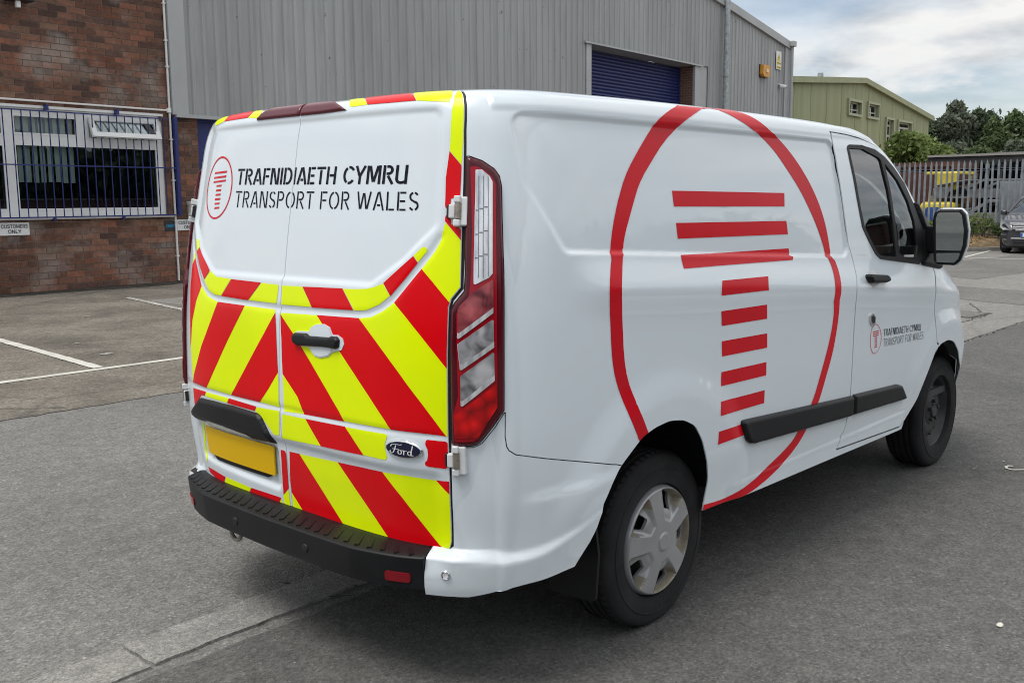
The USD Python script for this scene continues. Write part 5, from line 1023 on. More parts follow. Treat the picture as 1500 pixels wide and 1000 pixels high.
  'archF': [[[4.4023,0.3946],[4.446,0.417],[4.4649,0.429],[4.4805,0.4417],[4.5162,0.483],[4.515,0.5146],[4.516,0.5463],[4.5205,0.5778],[4.5245,0.5933],[4.5367,0.6237],[4.5457,0.6385],[4.5548,0.6527],[4.5776,0.6805],[4.6036,0.7082],[4.6327,0.7361],[4.7288,0.7708],[4.8491,0.7809],[4.9238,0.7581],[4.9597,0.7248],[5.0044,0.6899],[5.0197,0.6684],[5.0383,0.6462],[5.0615,0.6231],[5.0919,0.5984],[5.106,0.5771],[5.1257,0.5547],[5.1635,0.5288],[5.1343,0.5174],[5.1483,0.4979]]],
  'archR': [[[1.2642,0.4735],[1.291,0.5174],[1.2997,0.5614],[1.3126,0.5792],[1.3203,0.5876],[1.3547,0.6431],[1.3678,0.6608],[1.3757,0.6691],[1.4906,0.7423],[1.5495,0.7776],[1.6221,0.7967],[1.7101,0.8054],[1.8026,0.7917],[1.8801,0.7576],[1.9364,0.6912],[1.9632,0.6372],[1.9908,0.5935],[2.0316,0.5079],[2.0333,0.4519],[2.0297,0.4116]]],
  'bumpseam': [[[0.9526,0.8694],[0.9573,0.8387],[0.9647,0.8254],[0.9885,0.8088],[1.2095,0.7546],[1.3163,0.7299],[1.3828,0.7127]]],
  'tail': [[[0.8306,1.7202],[0.8412,1.7187],[0.8824,1.7043],[0.9233,1.6783],[0.9391,1.6571],[0.9456,1.6276],[0.95,1.3631],[0.9495,0.9515],[0.9186,0.9049],[0.8779,0.8553],[0.859,0.8459],[0.7988,0.8413],[0.7931,0.8507],[0.7866,1.1199],[0.7879,1.2548],[0.7967,1.2732],[0.8287,1.31],[0.8315,1.3646],[0.8285,1.4454],[0.8287,1.6121]]],
  'tail_clear1': [[[0.8625,1.6741],[0.8821,1.6746],[0.9069,1.6532],[0.9158,1.6363],[0.9152,1.3621],[0.9044,1.3501],[0.8596,1.3282],[0.8583,1.3404]]],
  'tail_mid': [[[0.8563,1.307],[0.9164,1.3459],[0.9163,1.2456],[0.8115,1.1666],[0.8119,1.2612]]],
  'tail_clear2': [[[0.8122,1.1543],[0.869,1.1952],[0.9177,1.2291],[0.9191,1.1446],[0.8209,1.0743]]],
  'tail_clear3': [[[0.821,1.0588],[0.8782,1.1023],[0.9191,1.1323],[0.9209,1.0457],[0.823,0.9641]]],
  'tail_red': [[[0.8027,0.9397],[0.8655,0.9891],[0.9274,1.0364],[0.9287,0.9646],[0.8749,0.8776],[0.8593,0.8701],[0.8037,0.8702]]],
  'tail_border': [[[0.8457,1.6845],[0.8639,1.6855],[0.8911,1.6724],[0.9137,1.651],[0.9249,1.632],[0.9276,1.3637],[0.9287,0.9709],[0.8749,0.8713],[0.8592,0.8618],[0.8055,0.8589],[0.7995,0.9396],[0.8141,0.9964],[0.8071,1.2429],[0.8449,1.2979],[0.8509,1.3646],[0.853,1.4858]]],
  'winseal': [[[4.3833,1.8111],[4.4425,1.8258],[4.5118,1.8341],[4.8031,1.8397],[4.9464,1.8245],[4.9765,1.8076],[5.0162,1.7912],[5.0211,1.7801],[5.0359,1.7579],[5.0577,1.7358],[5.0602,1.7105],[5.0635,1.6978],[5.0746,1.6722],[5.0826,1.6594],[5.0721,1.6431],[5.064,1.6268],[5.0519,1.5939],[5.0447,1.5605],[5.0336,1.5299],[5.0243,1.4991],[5.0202,1.47],[5.0041,1.3993],[4.9786,1.3833],[4.956,1.3673],[4.9175,1.3351],[4.8862,1.3027],[4.8597,1.2702],[4.8328,1.2592],[4.7173,1.2268],[4.102,1.2798],[4.0454,1.3064],[4.0238,1.3352],[3.9958,1.3779],[3.971,1.4378],[4.0027,1.4953],[4.0297,1.539],[4.0637,1.5833],[4.1039,1.6273],[4.1348,1.6565],[4.1883,1.7019],[4.2314,1.7329],[4.2822,1.7636],[4.3451,1.7949]]],
  'glassA': [[[4.4273,1.8121],[4.7372,1.8154],[4.84,1.7959],[4.9071,1.7767],[4.8668,1.7454],[4.8324,1.7142],[4.7838,1.6829],[4.7625,1.6673],[4.7429,1.6516],[4.7077,1.6203],[4.645,1.5723],[4.6085,1.5401],[4.5748,1.5078],[4.53,1.4609],[4.4756,1.4124],[4.4271,1.3639],[4.3998,1.3314],[4.3669,1.2825],[4.1308,1.2968],[4.0796,1.315],[4.0598,1.3448],[4.0347,1.3889],[4.0146,1.4449],[4.0441,1.5019],[4.0608,1.5309],[4.0949,1.5755],[4.1351,1.6198],[4.199,1.6785],[4.2354,1.708],[4.2781,1.7375],[4.3282,1.7668],[4.3899,1.7967]]],
  'glassB': [[[4.9253,1.7568],[4.932,1.7324],[4.9415,1.7076],[4.9622,1.6696],[4.9539,1.6255],[4.9515,1.5955],[4.9512,1.5651],[4.9352,1.5331],[4.9209,1.5009],[4.9047,1.4548],[4.866,1.4067],[4.832,1.3583],[4.8068,1.3259],[4.7564,1.2956],[4.7095,1.2654],[4.4269,1.2794],[4.4555,1.3291],[4.4671,1.3456],[4.4938,1.3784],[4.5244,1.4112],[4.5748,1.4602],[4.6208,1.5073],[4.6555,1.5398],[4.6931,1.5722],[4.8009,1.6546],[4.8252,1.6716],[4.8811,1.7227]]],
  'lock': [[[3.7769,1.0198],[3.8009,0.9989],[3.7797,0.9691],[3.7436,0.9659],[3.7252,0.9864],[3.7369,1.0105]]],
  'dcup': [[[3.8468,1.2256],[3.931,1.2332],[3.9715,1.2082],[3.9417,1.1835],[3.9153,1.1588],[3.8392,1.1434],[3.806,1.1706],[3.8248,1.1981]]],
  'sidelogo_ring': [[[3.8088,0.9639],[3.8575,0.9301],[3.8524,0.8963],[3.8514,0.8793],[3.8174,0.8383],[3.7547,0.8174],[3.7019,0.8443],[3.6954,0.8782],[3.6938,0.8951],[3.7195,0.9261],[3.7334,0.9416]]],
  'stext1': [[[3.8996,0.9287],[4.4726,0.9072],[4.4549,0.8712],[3.8835,0.8941]]],
  'stext2': [[[3.8795,0.879],[4.4963,0.8603],[4.4748,0.8213],[3.8698,0.8391]]],
  'sail': [[[5.0633,1.5642],[5.0796,1.533],[5.1015,1.5011],[5.1209,1.4858],[5.1623,1.4717],[5.1708,1.4512],[5.147,1.4313],[5.1516,1.4153],[5.1407,1.4],[5.1434,1.3869],[5.1367,1.3764],[5.1492,1.3653],[5.1466,1.353],[5.1279,1.3402],[5.1457,1.3241],[5.1528,1.3066],[5.1435,1.2887],[5.1212,1.2729],[5.1051,1.2567],[5.1384,1.2281],[5.1495,1.2136],[5.1543,1.1994],[5.0667,1.1927],[5.015,1.1835],[4.8553,1.2098],[4.8156,1.2156],[4.7173,1.2268],[4.8328,1.2592],[4.8597,1.2702],[4.8852,1.305],[4.9158,1.3396],[4.9539,1.3741],[4.9762,1.3912],[5.0013,1.4083],[5.0261,1.4932],[5.0421,1.5286]]],
  'plate_handle': [[[-0.5594,0.828],[-0.4512,0.8319],[-0.3361,0.8335],[-0.1389,0.8288],[-0.1178,0.8233],[-0.1238,0.8083],[-0.0769,0.7702],[-0.07,0.7622],[-0.065,0.7537],[-0.0613,0.7347],[-0.0559,0.7263],[-0.0905,0.7249],[-0.1773,0.7264],[-0.2061,0.7361],[-0.3657,0.7467],[-0.4806,0.751],[-0.5245,0.7402],[-0.6054,0.7373],[-0.637,0.7526],[-0.6292,0.7614],[-0.6263,0.769],[-0.6028,0.795]]],
}

# ---------------------------------------------------------------- the van
def surf_mesh(poly, off=0.0, flange=0.0, step=(.012, .009), fn=None, lip=None):
    """the part of the van's shell inside poly (in s, v), lifted by off (number or function of s, v), with an edge turned in by flange"""
    fn = fn or S
    offf = off if callable(off) else (lambda s, v: off)
    ds, dv = step
    Vs, Fs = [], []
    n0 = 0
    for g in getattr(poly, "geoms", [poly]):
        if g.geom_type != "Polygon" or g.area < 1e-9:
            continue
        x0, y0, x1, y1 = g.bounds
        i0, i1, j0, j1 = math.floor(x0 / ds), math.ceil(x1 / ds), math.floor(y0 / dv), math.ceil(y1 / dv)
        I, J = np.meshgrid(np.arange(i0, i1), np.arange(j0, j1), indexing="ij"); I, J = I.ravel(), J.ravel()
        boxes = shapely.box(I * ds, J * dv, (I + 1) * ds, (J + 1) * dv)
        edge = np.zeros(len(I), bool)
        bd = g.boundary
        segs = [LineString(c) for r_ in [g.exterior, *g.interiors] for c in zip(list(r_.coords)[:-1], list(r_.coords)[1:])]
        hit = shapely.STRtree(boxes).query(segs, predicate="intersects")[1]
        edge[np.unique(hit)] = True
        inside = ~edge & shapely.contains_xy(g, (I + .5) * ds, (J + .5) * dv)
        a, b = I[inside], J[inside]
        q = np.stack([np.stack([a, b], 1), np.stack([a + 1, b], 1), np.stack([a + 1, b + 1], 1), np.stack([a, b + 1], 1)], 1) * [ds, dv]
        T = [q[:, [0, 1, 2]].reshape(-1, 2), q[:, [0, 2, 3]].reshape(-1, 2)]
        if edge.any():
            cut = shapely.intersection(boxes[edge], g)
            cut = shapely.get_parts(cut); cut = cut[(shapely.get_type_id(cut) == 3)]; cut = cut[shapely.area(cut) > 1e-10]
            if len(cut):
                t = shapely.get_coordinates(shapely.get_parts(shapely.constrained_delaunay_triangles(cut))).reshape(-1, 4, 2)[:, :3]
                ar = np.cross(t[:, 1] - t[:, 0], t[:, 2] - t[:, 0]); t[ar < 0] = t[ar < 0][:, ::-1]
                T.append(t[np.abs(ar) > 1e-11].reshape(-1, 2))
        T = np.vstack(T)
        u, inv = np.unique(np.round(T, 6), axis=0, return_inverse=True)
        Vs.append(u); Fs.append(inv.ravel().reshape(-1, 3) + n0); n0 += len(u)
    uv, F = np.vstack(Vs), np.vstack(Fs)
    P = fn(uv[:, 0], uv[:, 1], offf(uv[:, 0], uv[:, 1]))
    fnm = np.cross(P[F[:, 1]] - P[F[:, 0]], P[F[:, 2]] - P[F[:, 0]])
    N = np.zeros_like(P)
    for k in range(3): np.add.at(N, F[:, k], fnm)
    N /= np.maximum(np.linalg.norm(N, axis=1, keepdims=True), 1e-15)
    if flange:
        VV, FF, NN = [P], [F], [N]; k = len(P)
        for g in getattr(poly, "geoms", [poly]):
            if g.geom_type != "Polygon" or g.area < 1e-9: continue
            for ring in [g.exterior, *g.interiors]:
                c = shapely.get_coordinates(shapely.segmentize(ring, max(ds, .01)))[:-1]
                if (ring is g.exterior) != shapely.is_ccw(ring): c = c[::-1]
                o = offf(c[:, 0], c[:, 1]) * np.ones(len(c))
                A, B = fn(c[:, 0], c[:, 1], o), fn(c[:, 0], c[:, 1], o - flange)
                m = len(c); i = np.arange(m); j = (i + 1) % m
                out = np.cross(np.roll(A, -1, 0) - A, A - B); out /= np.maximum(np.linalg.norm(out, axis=1, keepdims=True), 1e-12)
                VV += [A, B]; NN += [out, out]; FF += [np.stack([i, i + m, j + m], 1) + k, np.stack([i, j + m, j], 1) + k]; k += 2 * m
        P, F, N = np.vstack(VV), np.vstack(FF), np.vstack(NN)
    return P, F, N


def dome_off(poly, h, bev):
    """offset function that rounds a raised pad off towards its outline"""
    def f(s, v):
        d = np.minimum(shapely.distance(shapely.points(s, v), poly.boundary) / bev, 1.0)
        return h - bev * .9 * (1 - np.sqrt(np.clip(1 - (1 - d) ** 2, 0, 1)))
    return f


def P_(pts, smooth_r=0.0):
    p = Polygon(pts).buffer(0)
    if smooth_r: p = p.buffer(smooth_r).buffer(-2 * smooth_r).buffer(smooth_r)
    return max(getattr(p, "geoms", [p]), key=lambda g: g.area)


def mir(g): return affinity.scale(g, -1, 1, origin=(0, 0))


T = TRACED
door = Polygon([(.0016, .484), (.43, .489), (.74, .496), (.772, .502), (.779, .530), (.781, .76), (.777, 1.12), (.779, 1.262), (.786, 1.287), (.816, 1.322), (.819, 1.60), (.822, 1.80), (.832, 1.95), (.826, 2.00), (.800, 2.03), (.0016, 2.03)])
doorL = mir(door)
tail = P_(T["tail"][0], .006)
af = np.array(T["archF"][0]); ar = np.array(T["archR"][0])
def smooth_line(p, n=60, k=5):
    p = shapely.get_coordinates(LineString(p).segmentize(.01)); t = np.linspace(0, 1, len(p))
    for _ in range(k): p[1:-1] = .25 * p[:-2] + .5 * p[1:-1] + .25 * p[2:]
    return p
ar, af = smooth_line(ar), smooth_line(af)
archR = P_([*map(tuple, ar), (2.03, .2), (1.16, .2), (1.19, .40)])
af = af[af[:, 1] > .39]; kf = np.argmax(af[:, 1]); af = np.array([q for i, q in enumerate(af) if i < kf or q[1] > .60])
archF = P_([*map(tuple, af), *[(s_at(x, z), z) for x, z in ((3.17, .56), (3.185, .50), (3.19, .42), (3.19, .33))], (4.36, .2)])
gap_ = np.array(T["doorgap"][0]); dt = np.array(T["doortop"][0]); dfr = np.array(T["doorfront"][0])
gap_ = smooth_line(gap_, k=6); dt = smooth_line(dt[(dt[:, 0] > 4.36)], k=14); dfr = smooth_line(dfr, k=6)
k0 = np.argmin(np.hypot(af[:, 0] - 4.675, af[:, 1] - .752))
doorF = P_([*map(tuple, gap_[::1]), (3.40, .405), (3.9, .388), (4.33, .374), (4.40, .392), *map(tuple, af[4:k0]), (4.688, .770), *map(tuple, dfr[::-1]), (4.94, 1.30), (5.0, 1.42), *map(tuple, dt[::-1])], .004)
corner = P_([(.7105, .368), (.7105, .5035), (.775, .505), (.787, .515), (.789, .832), (.795, .836), (.86, .838), (.885, .850), (.925, .898), (.953, .943), *map(tuple, T["bumpseam"][0]), (1.40, .709), *[tuple(q) for q in ar[::-1] if q[1] < .705 and q[0] < 1.45], (1.20, .404), (1.02, .392), (.92, .380), (.84, .365)])
seal = P_(T["winseal"][0], .012)
glA, glB = P_(T["glassA"][0], .008).buffer(.006), P_(T["glassB"][0], .008).buffer(.004)
screen = Polygon([(5.22, 1.30), (5.30, 1.86), (S3, 1.90), (S3, 1.27)]).buffer(-.0).buffer(0)
head = Polygon([(5.18, .86), (5.25, 1.0), (5.62, .97), (5.68, .86), (5.5, .82)])
grille = shapely.box(5.78, .66, S3, .86); lowgrille = shapely.box(5.3, .42, S3, .58)
holes_r = [shapely.box(.69, .3, 1.27, .5), door.buffer(.010, join_style="mitre"), tail.buffer(.003), corner.buffer(.0034), doorF.buffer(.0082), archR, archF, screen, head.buffer(.003), grille, lowgrille]
half = Polygon([(0, .42), (.7, .42), (.73, .40), (1.1, .36), (2.03, .385), (2.2, .380), (3.3, .366), (4.40, .350), (4.62, .339), (5.2, .36), (S3, .36), (S3, 2.745), (0, 2.745)])
bodyR = half.difference(shapely.union_all(holes_r)); bodyL = mir(half).difference(mir(shapely.union_all(holes_r)))

M_white = usdkit.material(stage, "/World/Looks/van_white", {
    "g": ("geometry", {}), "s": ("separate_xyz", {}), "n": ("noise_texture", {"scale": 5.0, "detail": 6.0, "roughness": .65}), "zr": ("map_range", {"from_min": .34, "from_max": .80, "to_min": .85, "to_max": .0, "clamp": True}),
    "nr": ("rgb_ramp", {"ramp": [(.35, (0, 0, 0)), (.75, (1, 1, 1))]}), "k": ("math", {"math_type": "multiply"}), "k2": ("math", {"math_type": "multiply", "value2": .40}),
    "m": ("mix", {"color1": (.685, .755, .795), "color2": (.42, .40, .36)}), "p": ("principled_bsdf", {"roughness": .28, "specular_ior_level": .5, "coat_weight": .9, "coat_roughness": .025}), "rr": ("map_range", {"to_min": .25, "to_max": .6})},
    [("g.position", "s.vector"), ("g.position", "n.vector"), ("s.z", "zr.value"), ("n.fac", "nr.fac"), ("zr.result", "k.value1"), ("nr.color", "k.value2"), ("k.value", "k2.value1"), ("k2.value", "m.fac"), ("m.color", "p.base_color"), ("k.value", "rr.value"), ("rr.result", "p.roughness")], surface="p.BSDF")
def vinyl(name, col, rough=.22):
    return usdkit.material(stage, "/World/Looks/" + name, {"g": ("geometry", {}), "n": ("noise_texture", {"scale": 2.6, "detail": 4.0}), "r": ("rgb_ramp", {"ramp": [(.3, tuple(np.array(col) * .92)), (.7, tuple(np.minimum(np.array(col) * 1.05, 1.0)))]}),
        "p": ("principled_bsdf", {"roughness": rough, "specular_ior_level": .2})}, [("g.position", "n.vector"), ("n.fac", "r.fac"), ("r.color", "p.base_color")], surface="p.BSDF")
M_red, M_fluo, M_redline = vinyl("vinyl_red", (.70, .001, .006)), vinyl("vinyl_yellow", (.80, .99, .0)), vinyl("vinyl_brand_red", (.58, .006, .016))
M_ink = pm("vinyl_black", (.006, .006, .014), .4, spec=.15)
M_trim = pm("trim_black", (.0065, .007, .008), .45, var=.25, vs=10.0, spec=.28, bump=.15, bs=700, bd=.001)
M_seal = pm("seal_black", (.008, .008, .009), .6)
M_tyre = pm("tyre_rubber", (.016, .016, .017), .7, var=.35, vs=9.0, spec=.25, bump=.15, bs=60)
M_vglass = pane_mat("van_glass", (.58, .67, .64), .12)
M_under = pm("underbody", (.010, .010, .011), .8)
M_plate = pm("plate_yellow", (.78, .47, .0), .4, spec=.2)
M_tailred = usdkit.material(stage, "/World/Looks/tail_dark_red", {"p": ("principled_bsdf", {"base_color": (.070, .003, .008), "roughness": .15, "specular_ior_level": .3, "coat_weight": .25, "coat_roughness": .02})}, [], surface="p.BSDF")
M_tailred2 = usdkit.material(stage, "/World/Looks/tail_red", {"g": ("geometry", {}), "v": ("voronoi_texture", {"scale": 24.0}), "r": ("rgb_ramp", {"ramp": [(0, (.85, .010, .008)), (.35, (.55, .003, .005)), (1, (.12, .001, .003))]}), "b": ("bump", {"strength": .5, "distance": .004}),
    "p": ("principled_bsdf", {"roughness": .14, "specular_ior_level": .35, "coat_weight": .3, "coat_roughness": .02})}, [("g.position", "v.vector"), ("v.distance", "r.fac"), ("r.color", "p.base_color"), ("v.distance", "b.height"), ("b.normal", "p.normal")], surface="p.BSDF")
def ribbed(name, c0, c1, scale, metal=.5):
    """a finely fluted lens: broad light and dark patches of the reflector behind with a faint comb of lines"""
    return usdkit.material(stage, "/World/Looks/" + name, {"g": ("geometry", {}), "s": ("separate_xyz", {}), "a": ("math", {"math_type": "multiply", "value2": scale}), "w": ("math", {"math_type": "sine"}), "mr": ("map_range", {"from_min": -1, "from_max": 1, "to_min": -.10, "to_max": .10}),
        "n": ("noise_texture", {"scale": 17.0, "detail": 2.0, "distortion": .6}), "ad": ("math", {"math_type": "add"}),
        "r": ("rgb_ramp", {"ramp": [(.30, c0), (.52, tuple(.5 * (np.array(c0) + np.array(c1)))), (.74, c1)]}), "b": ("bump", {"strength": .5, "distance": .001}), "p": ("principled_bsdf", {"metallic": metal, "roughness": .22, "coat_weight": .5, "coat_roughness": .02})},
        [("g.position", "s.vector"), ("s.z", "a.value1"), ("a.value", "w.value1"), ("w.value", "mr.value"), ("g.position", "n.vector"), ("n.fac", "ad.value1"), ("mr.result", "ad.value2"), ("ad.value", "r.fac"), ("r.color", "p.base_color"), ("mr.result", "b.height"), ("b.normal", "p.normal")], surface="p.BSDF")
M_clear = usdkit.material(stage, "/World/Looks/lamp_clear", {"g": ("geometry", {}), "mp": ("mapping", {"scale": (55.0, 55.0, 5.0)}), "n": ("noise_texture", {"scale": 1.0, "detail": 3.0}), "r": ("rgb_ramp", {"ramp": [(.3, (.46, .48, .50)), (.5, (.74, .76, .78)), (.7, (.92, .93, .94))]}),
    "b": ("bump", {"strength": .5, "distance": .003}), "p": ("principled_bsdf", {"metallic": .55, "roughness": .2, "coat_weight": .5, "coat_roughness": .02})}, [("g.position", "mp.vector"), ("mp.vector", "n.vector"), ("n.fac", "r.fac"), ("r.color", "p.base_color"), ("n.fac", "b.height"), ("b.normal", "p.normal")], surface="p.BSDF")
M_lensline = pm("lens_line", (.20, .21, .22), .3, .4)
M_rib1, M_rib2 = ribbed("lamp_ribbed_clear", (.07, .07, .075), (.62, .62, .64), 1900.0, .3), ribbed("lamp_ribbed_pink", (.09, .003, .010), (.50, .10, .11), 1900.0, .2)
M_brakelens = usdkit.material(stage, "/World/Looks/brake_lens", {"p": ("principled_bsdf", {"base_color": (.085, .003, .012), "roughness": .16, "specular_ior_level": .35, "coat_weight": .2, "coat_roughness": .02})}, [], surface="p.BSDF")
M_reflect = pm("reflector_red", (.22, .006, .012), .2, coat=.3, spec=.3)
M_silver = pm("hubcap_silver", (.37, .37, .375), .34, .5, var=.12, vs=6.0)
M_grime = pm("hubcap_grime", (.30, .27, .20), .6, .2, var=.35, vs=14.0)
M_steelblk = pm("wheel_black", (.030, .030, .031), .45, .2, var=.3, vs=18.0)
M_chrome2 = pm("chrome_trim", (.70, .71, .73), .15, 1.0)
M_hinge = pm("hinge_white", (.66, .67, .67), .45, var=.1, vs=20.0)
M_steel = pm("pin_steel", (.28, .25, .21), .5, .6, var=.3, vs=40.0)

van = thing("delivery_van", "white delivery van with red and yellow chevrons on its back doors", "van", (0, 0, 0))
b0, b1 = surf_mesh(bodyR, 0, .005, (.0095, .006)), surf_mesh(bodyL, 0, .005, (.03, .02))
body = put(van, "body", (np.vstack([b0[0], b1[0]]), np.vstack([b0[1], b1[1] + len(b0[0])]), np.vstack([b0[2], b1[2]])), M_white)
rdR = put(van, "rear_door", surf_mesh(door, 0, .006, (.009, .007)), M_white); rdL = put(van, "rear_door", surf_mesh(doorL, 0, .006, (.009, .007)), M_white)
put(rdL, "door_seal", surf_mesh(shapely.box(-.03, .45, .03, 2.03), -.0055, 0, (.02, .02)), M_hinge)
for sgn in (1, -1):
    rim = door.exterior.buffer(.022).intersection(shapely.box(.4, .46, 1, 2.05)); rim = rim if sgn > 0 else mir(rim)
    put(rdR if sgn > 0 else rdL, "door_seal", surf_mesh(rim, -.0065, 0, (.012, .012)), M_seal)
fdR = put(van, "front_door", surf_mesh(doorF.difference(seal.buffer(-.006)), 0, .005, (.0095, .006)), M_white)
fdL = put(van, "front_door", surf_mesh(mir(doorF.difference(seal.buffer(-.006))), 0, .016, (.03, .02)), M_white)
for sgn, dd in ((1, fdR), (-1, fdL)):
    mm = (lambda g: g) if sgn > 0 else mir
    st_ = (.012, .009) if sgn > 0 else (.03, .02)
    put(dd, "door_seal", surf_mesh(mm(doorF.exterior.buffer(.02)), -.0062, 0, (.02, .02)), M_seal)
    put(dd, "window_seal", surf_mesh(mm(seal.difference(glA.union(glB).buffer(-.004))), .003, .012, st_), M_seal)
    for g in (glA, glB): put(dd, "window", surf_mesh(mm(g), -.004, 0, (.03, .03)), M_vglass)
    put(van, "rear_bumper_corner", surf_mesh(mm(corner), 0, .04, st_), M_white, label="white rear bumper corner")
    put(van, "windscreen_half", surf_mesh(mm(screen), -.004, 0, (.04, .04)), M_vglass); put(van, "headlight", surf_mesh(mm(head), -.002, .03, (.02, .02)), M_lamp)
    put(van, "front_grille", surf_mesh(mm(grille), -.008, 0, (.03, .02)), M_trim); put(van, "lower_grille", surf_mesh(mm(lowgrille), -.008, 0, (.03, .02)), M_trim)

# black rear bumper with treads
bpoly = shapely.box(-.7085, .386, .7085, .5025)
bp = put(van, "rear_bumper", surf_mesh(bpoly, 0, .06, (.012, .0035), fn=SB), M_trim)
def tread_z(s_):
    vv = np.linspace(.5025, .470, 40); o = bump_off(np.full(40, s_), vv) / max(float(bump_off(np.array(s_), np.array(.44))), 1e-6); return o, fZ(vv)
for k in range(27):
    s_ = -.66 + k * .0505
    a, b = SB(s_ - .012, .500, -.0)[None][0] if False else SB(np.array(s_ - .014), np.array(.5015)), SB(np.array(s_ + .014), np.array(.489))
    bo = float(bump_off(np.array(s_), np.array(.44)))
    a = base_pt(s_ - .014, .499) + _nrm(base_pt, s_ - .014, .499) * bo * .22; c = base_pt(s_ + .014, .499) + _nrm(base_pt, s_ + .014, .499) * bo * .80
    zt = [.4975, .4925]
    d = (c - a); d[2] = 0; d /= np.linalg.norm(d); w = np.array([-d[1], d[0], 0]) * .0075
    a[2], c[2] = [float(np.interp(q, *tread_z(s_))) for q in (.22, .80)]
    v = np.array([a - w, a + w, c + w, c - w]); vb = v - [0, 0, .012]
    V = np.vstack([v + [0, 0, .0006], vb])
    put(bp, "tread_rib", (V, np.array([[0, 2, 1], [0, 3, 2], [0, 1, 5], [0, 5, 4], [1, 2, 6], [1, 6, 5], [2, 3, 7], [2, 7, 6], [3, 0, 4], [3, 4, 7]])), M_trim)
for sg in (1, -1):
    rf_ = shapely.box(.585, .408, .668, .438).buffer(-.008).buffer(.008); rf_ = rf_ if sg > 0 else mir(rf_)
    put(bp, "reflector", surf_mesh(rf_, .004, .008, (.01, .01), fn=SB), M_reflect)
def disc_on(fn, s, v, r, h, seg=24, rim=None):
    P = fn(np.array(s), np.array(v)); n = _nrm(lambda a, b: fn(a, b), np.array(s), np.array(v)); z = np.array([0, 0, 1.0]); ex = np.cross(z, n)
    M = frame_m(P, ex, np.cross(n, ex)); return M
def rev(prof, M, seg=24): return xf(lathe(prof, seg, "z"), M)
for s_ in (-.22, .22):
    put(bp, "parking_sensor", rev([(.0, .004), (.012, .004), (.015, .002), (.017, -.004)], disc_on(SB, s_, .435, 0, 0)), M_seal, smooth=40)
Ms = disc_on(S, .775, .440, 0, 0) @ np.diag([.68, .68, 1, 1])
ps = put(van, "parking_sensor", rev([(.013, .004), (.019, .006), (.023, .003), (.024, -.006)], Ms), M_chrome2, smooth=40); put(ps, "sensor_face", rev([(0, .002), (.013, .004)], Ms), M_hinge)
th_ = np.linspace(0, 2 * math.pi, 24)
put(van, "towing_eye", tube(np.c_[-1.0 + .0 * th_, .335 + .032 * np.cos(th_), .335 + .026 * np.sin(th_)], .008, 8), M_steel)

# rear door livery
def clean(pts, grow=.0012): return Polygon(pts).buffer(0).buffer(grow, join_style="mitre", mitre_limit=2)
def on_doors(poly, name, mat, off=.0011, step=(.009, .007), label=None):
    for dd, dp in ((rdR, door.buffer(-.002)), (rdL, doorL.buffer(-.002))):
        q = poly.intersection(dp)
        if q.area > 1e-5: put(dd, name, surf_mesh(q, off, 0, step), mat, label=label)
for nm, mat in (("yellow", M_fluo), ("red", M_red)):
    for pts in T[nm]:
        if len(pts) > 2: on_doors(clean(pts, .0006 if nm == "red" else .0), nm + "_stripe", mat, .0014 if nm == "red" else .0010)
for pts in T["logo_bar"]: on_doors(clean(pts, 0), "logo_bar", M_redline)
def ellipse_fit(pts):
    """the slanted ellipse through traced points"""
    p = np.array(pts); c = (p.max(0) + p.min(0)) / 2; r = (p.max(0) - p.min(0)) / 2; th = np.arctan2((p[:, 1] - c[1]) / r[1], (p[:, 0] - c[0]) / r[0])
    for _ in range(30):
        A = np.c_[np.ones(len(p)), np.cos(th), np.sin(th)]; X = np.linalg.lstsq(A, p, rcond=None)[0]
        th = th + .0; q = (p - X[0]) @ np.linalg.inv(X[1:]); th = np.arctan2(q[:, 1], q[:, 0])
    tt = np.linspace(0, 2 * math.pi, 97)[:-1]; return Polygon(np.c_[np.ones(96), np.cos(tt), np.sin(tt)] @ X)
ring = ellipse_fit(T["logo_ring"][0])
on_doors(ring.difference(ring.buffer(-.0075)), "logo_ring", M_redline, step=(.006, .006))


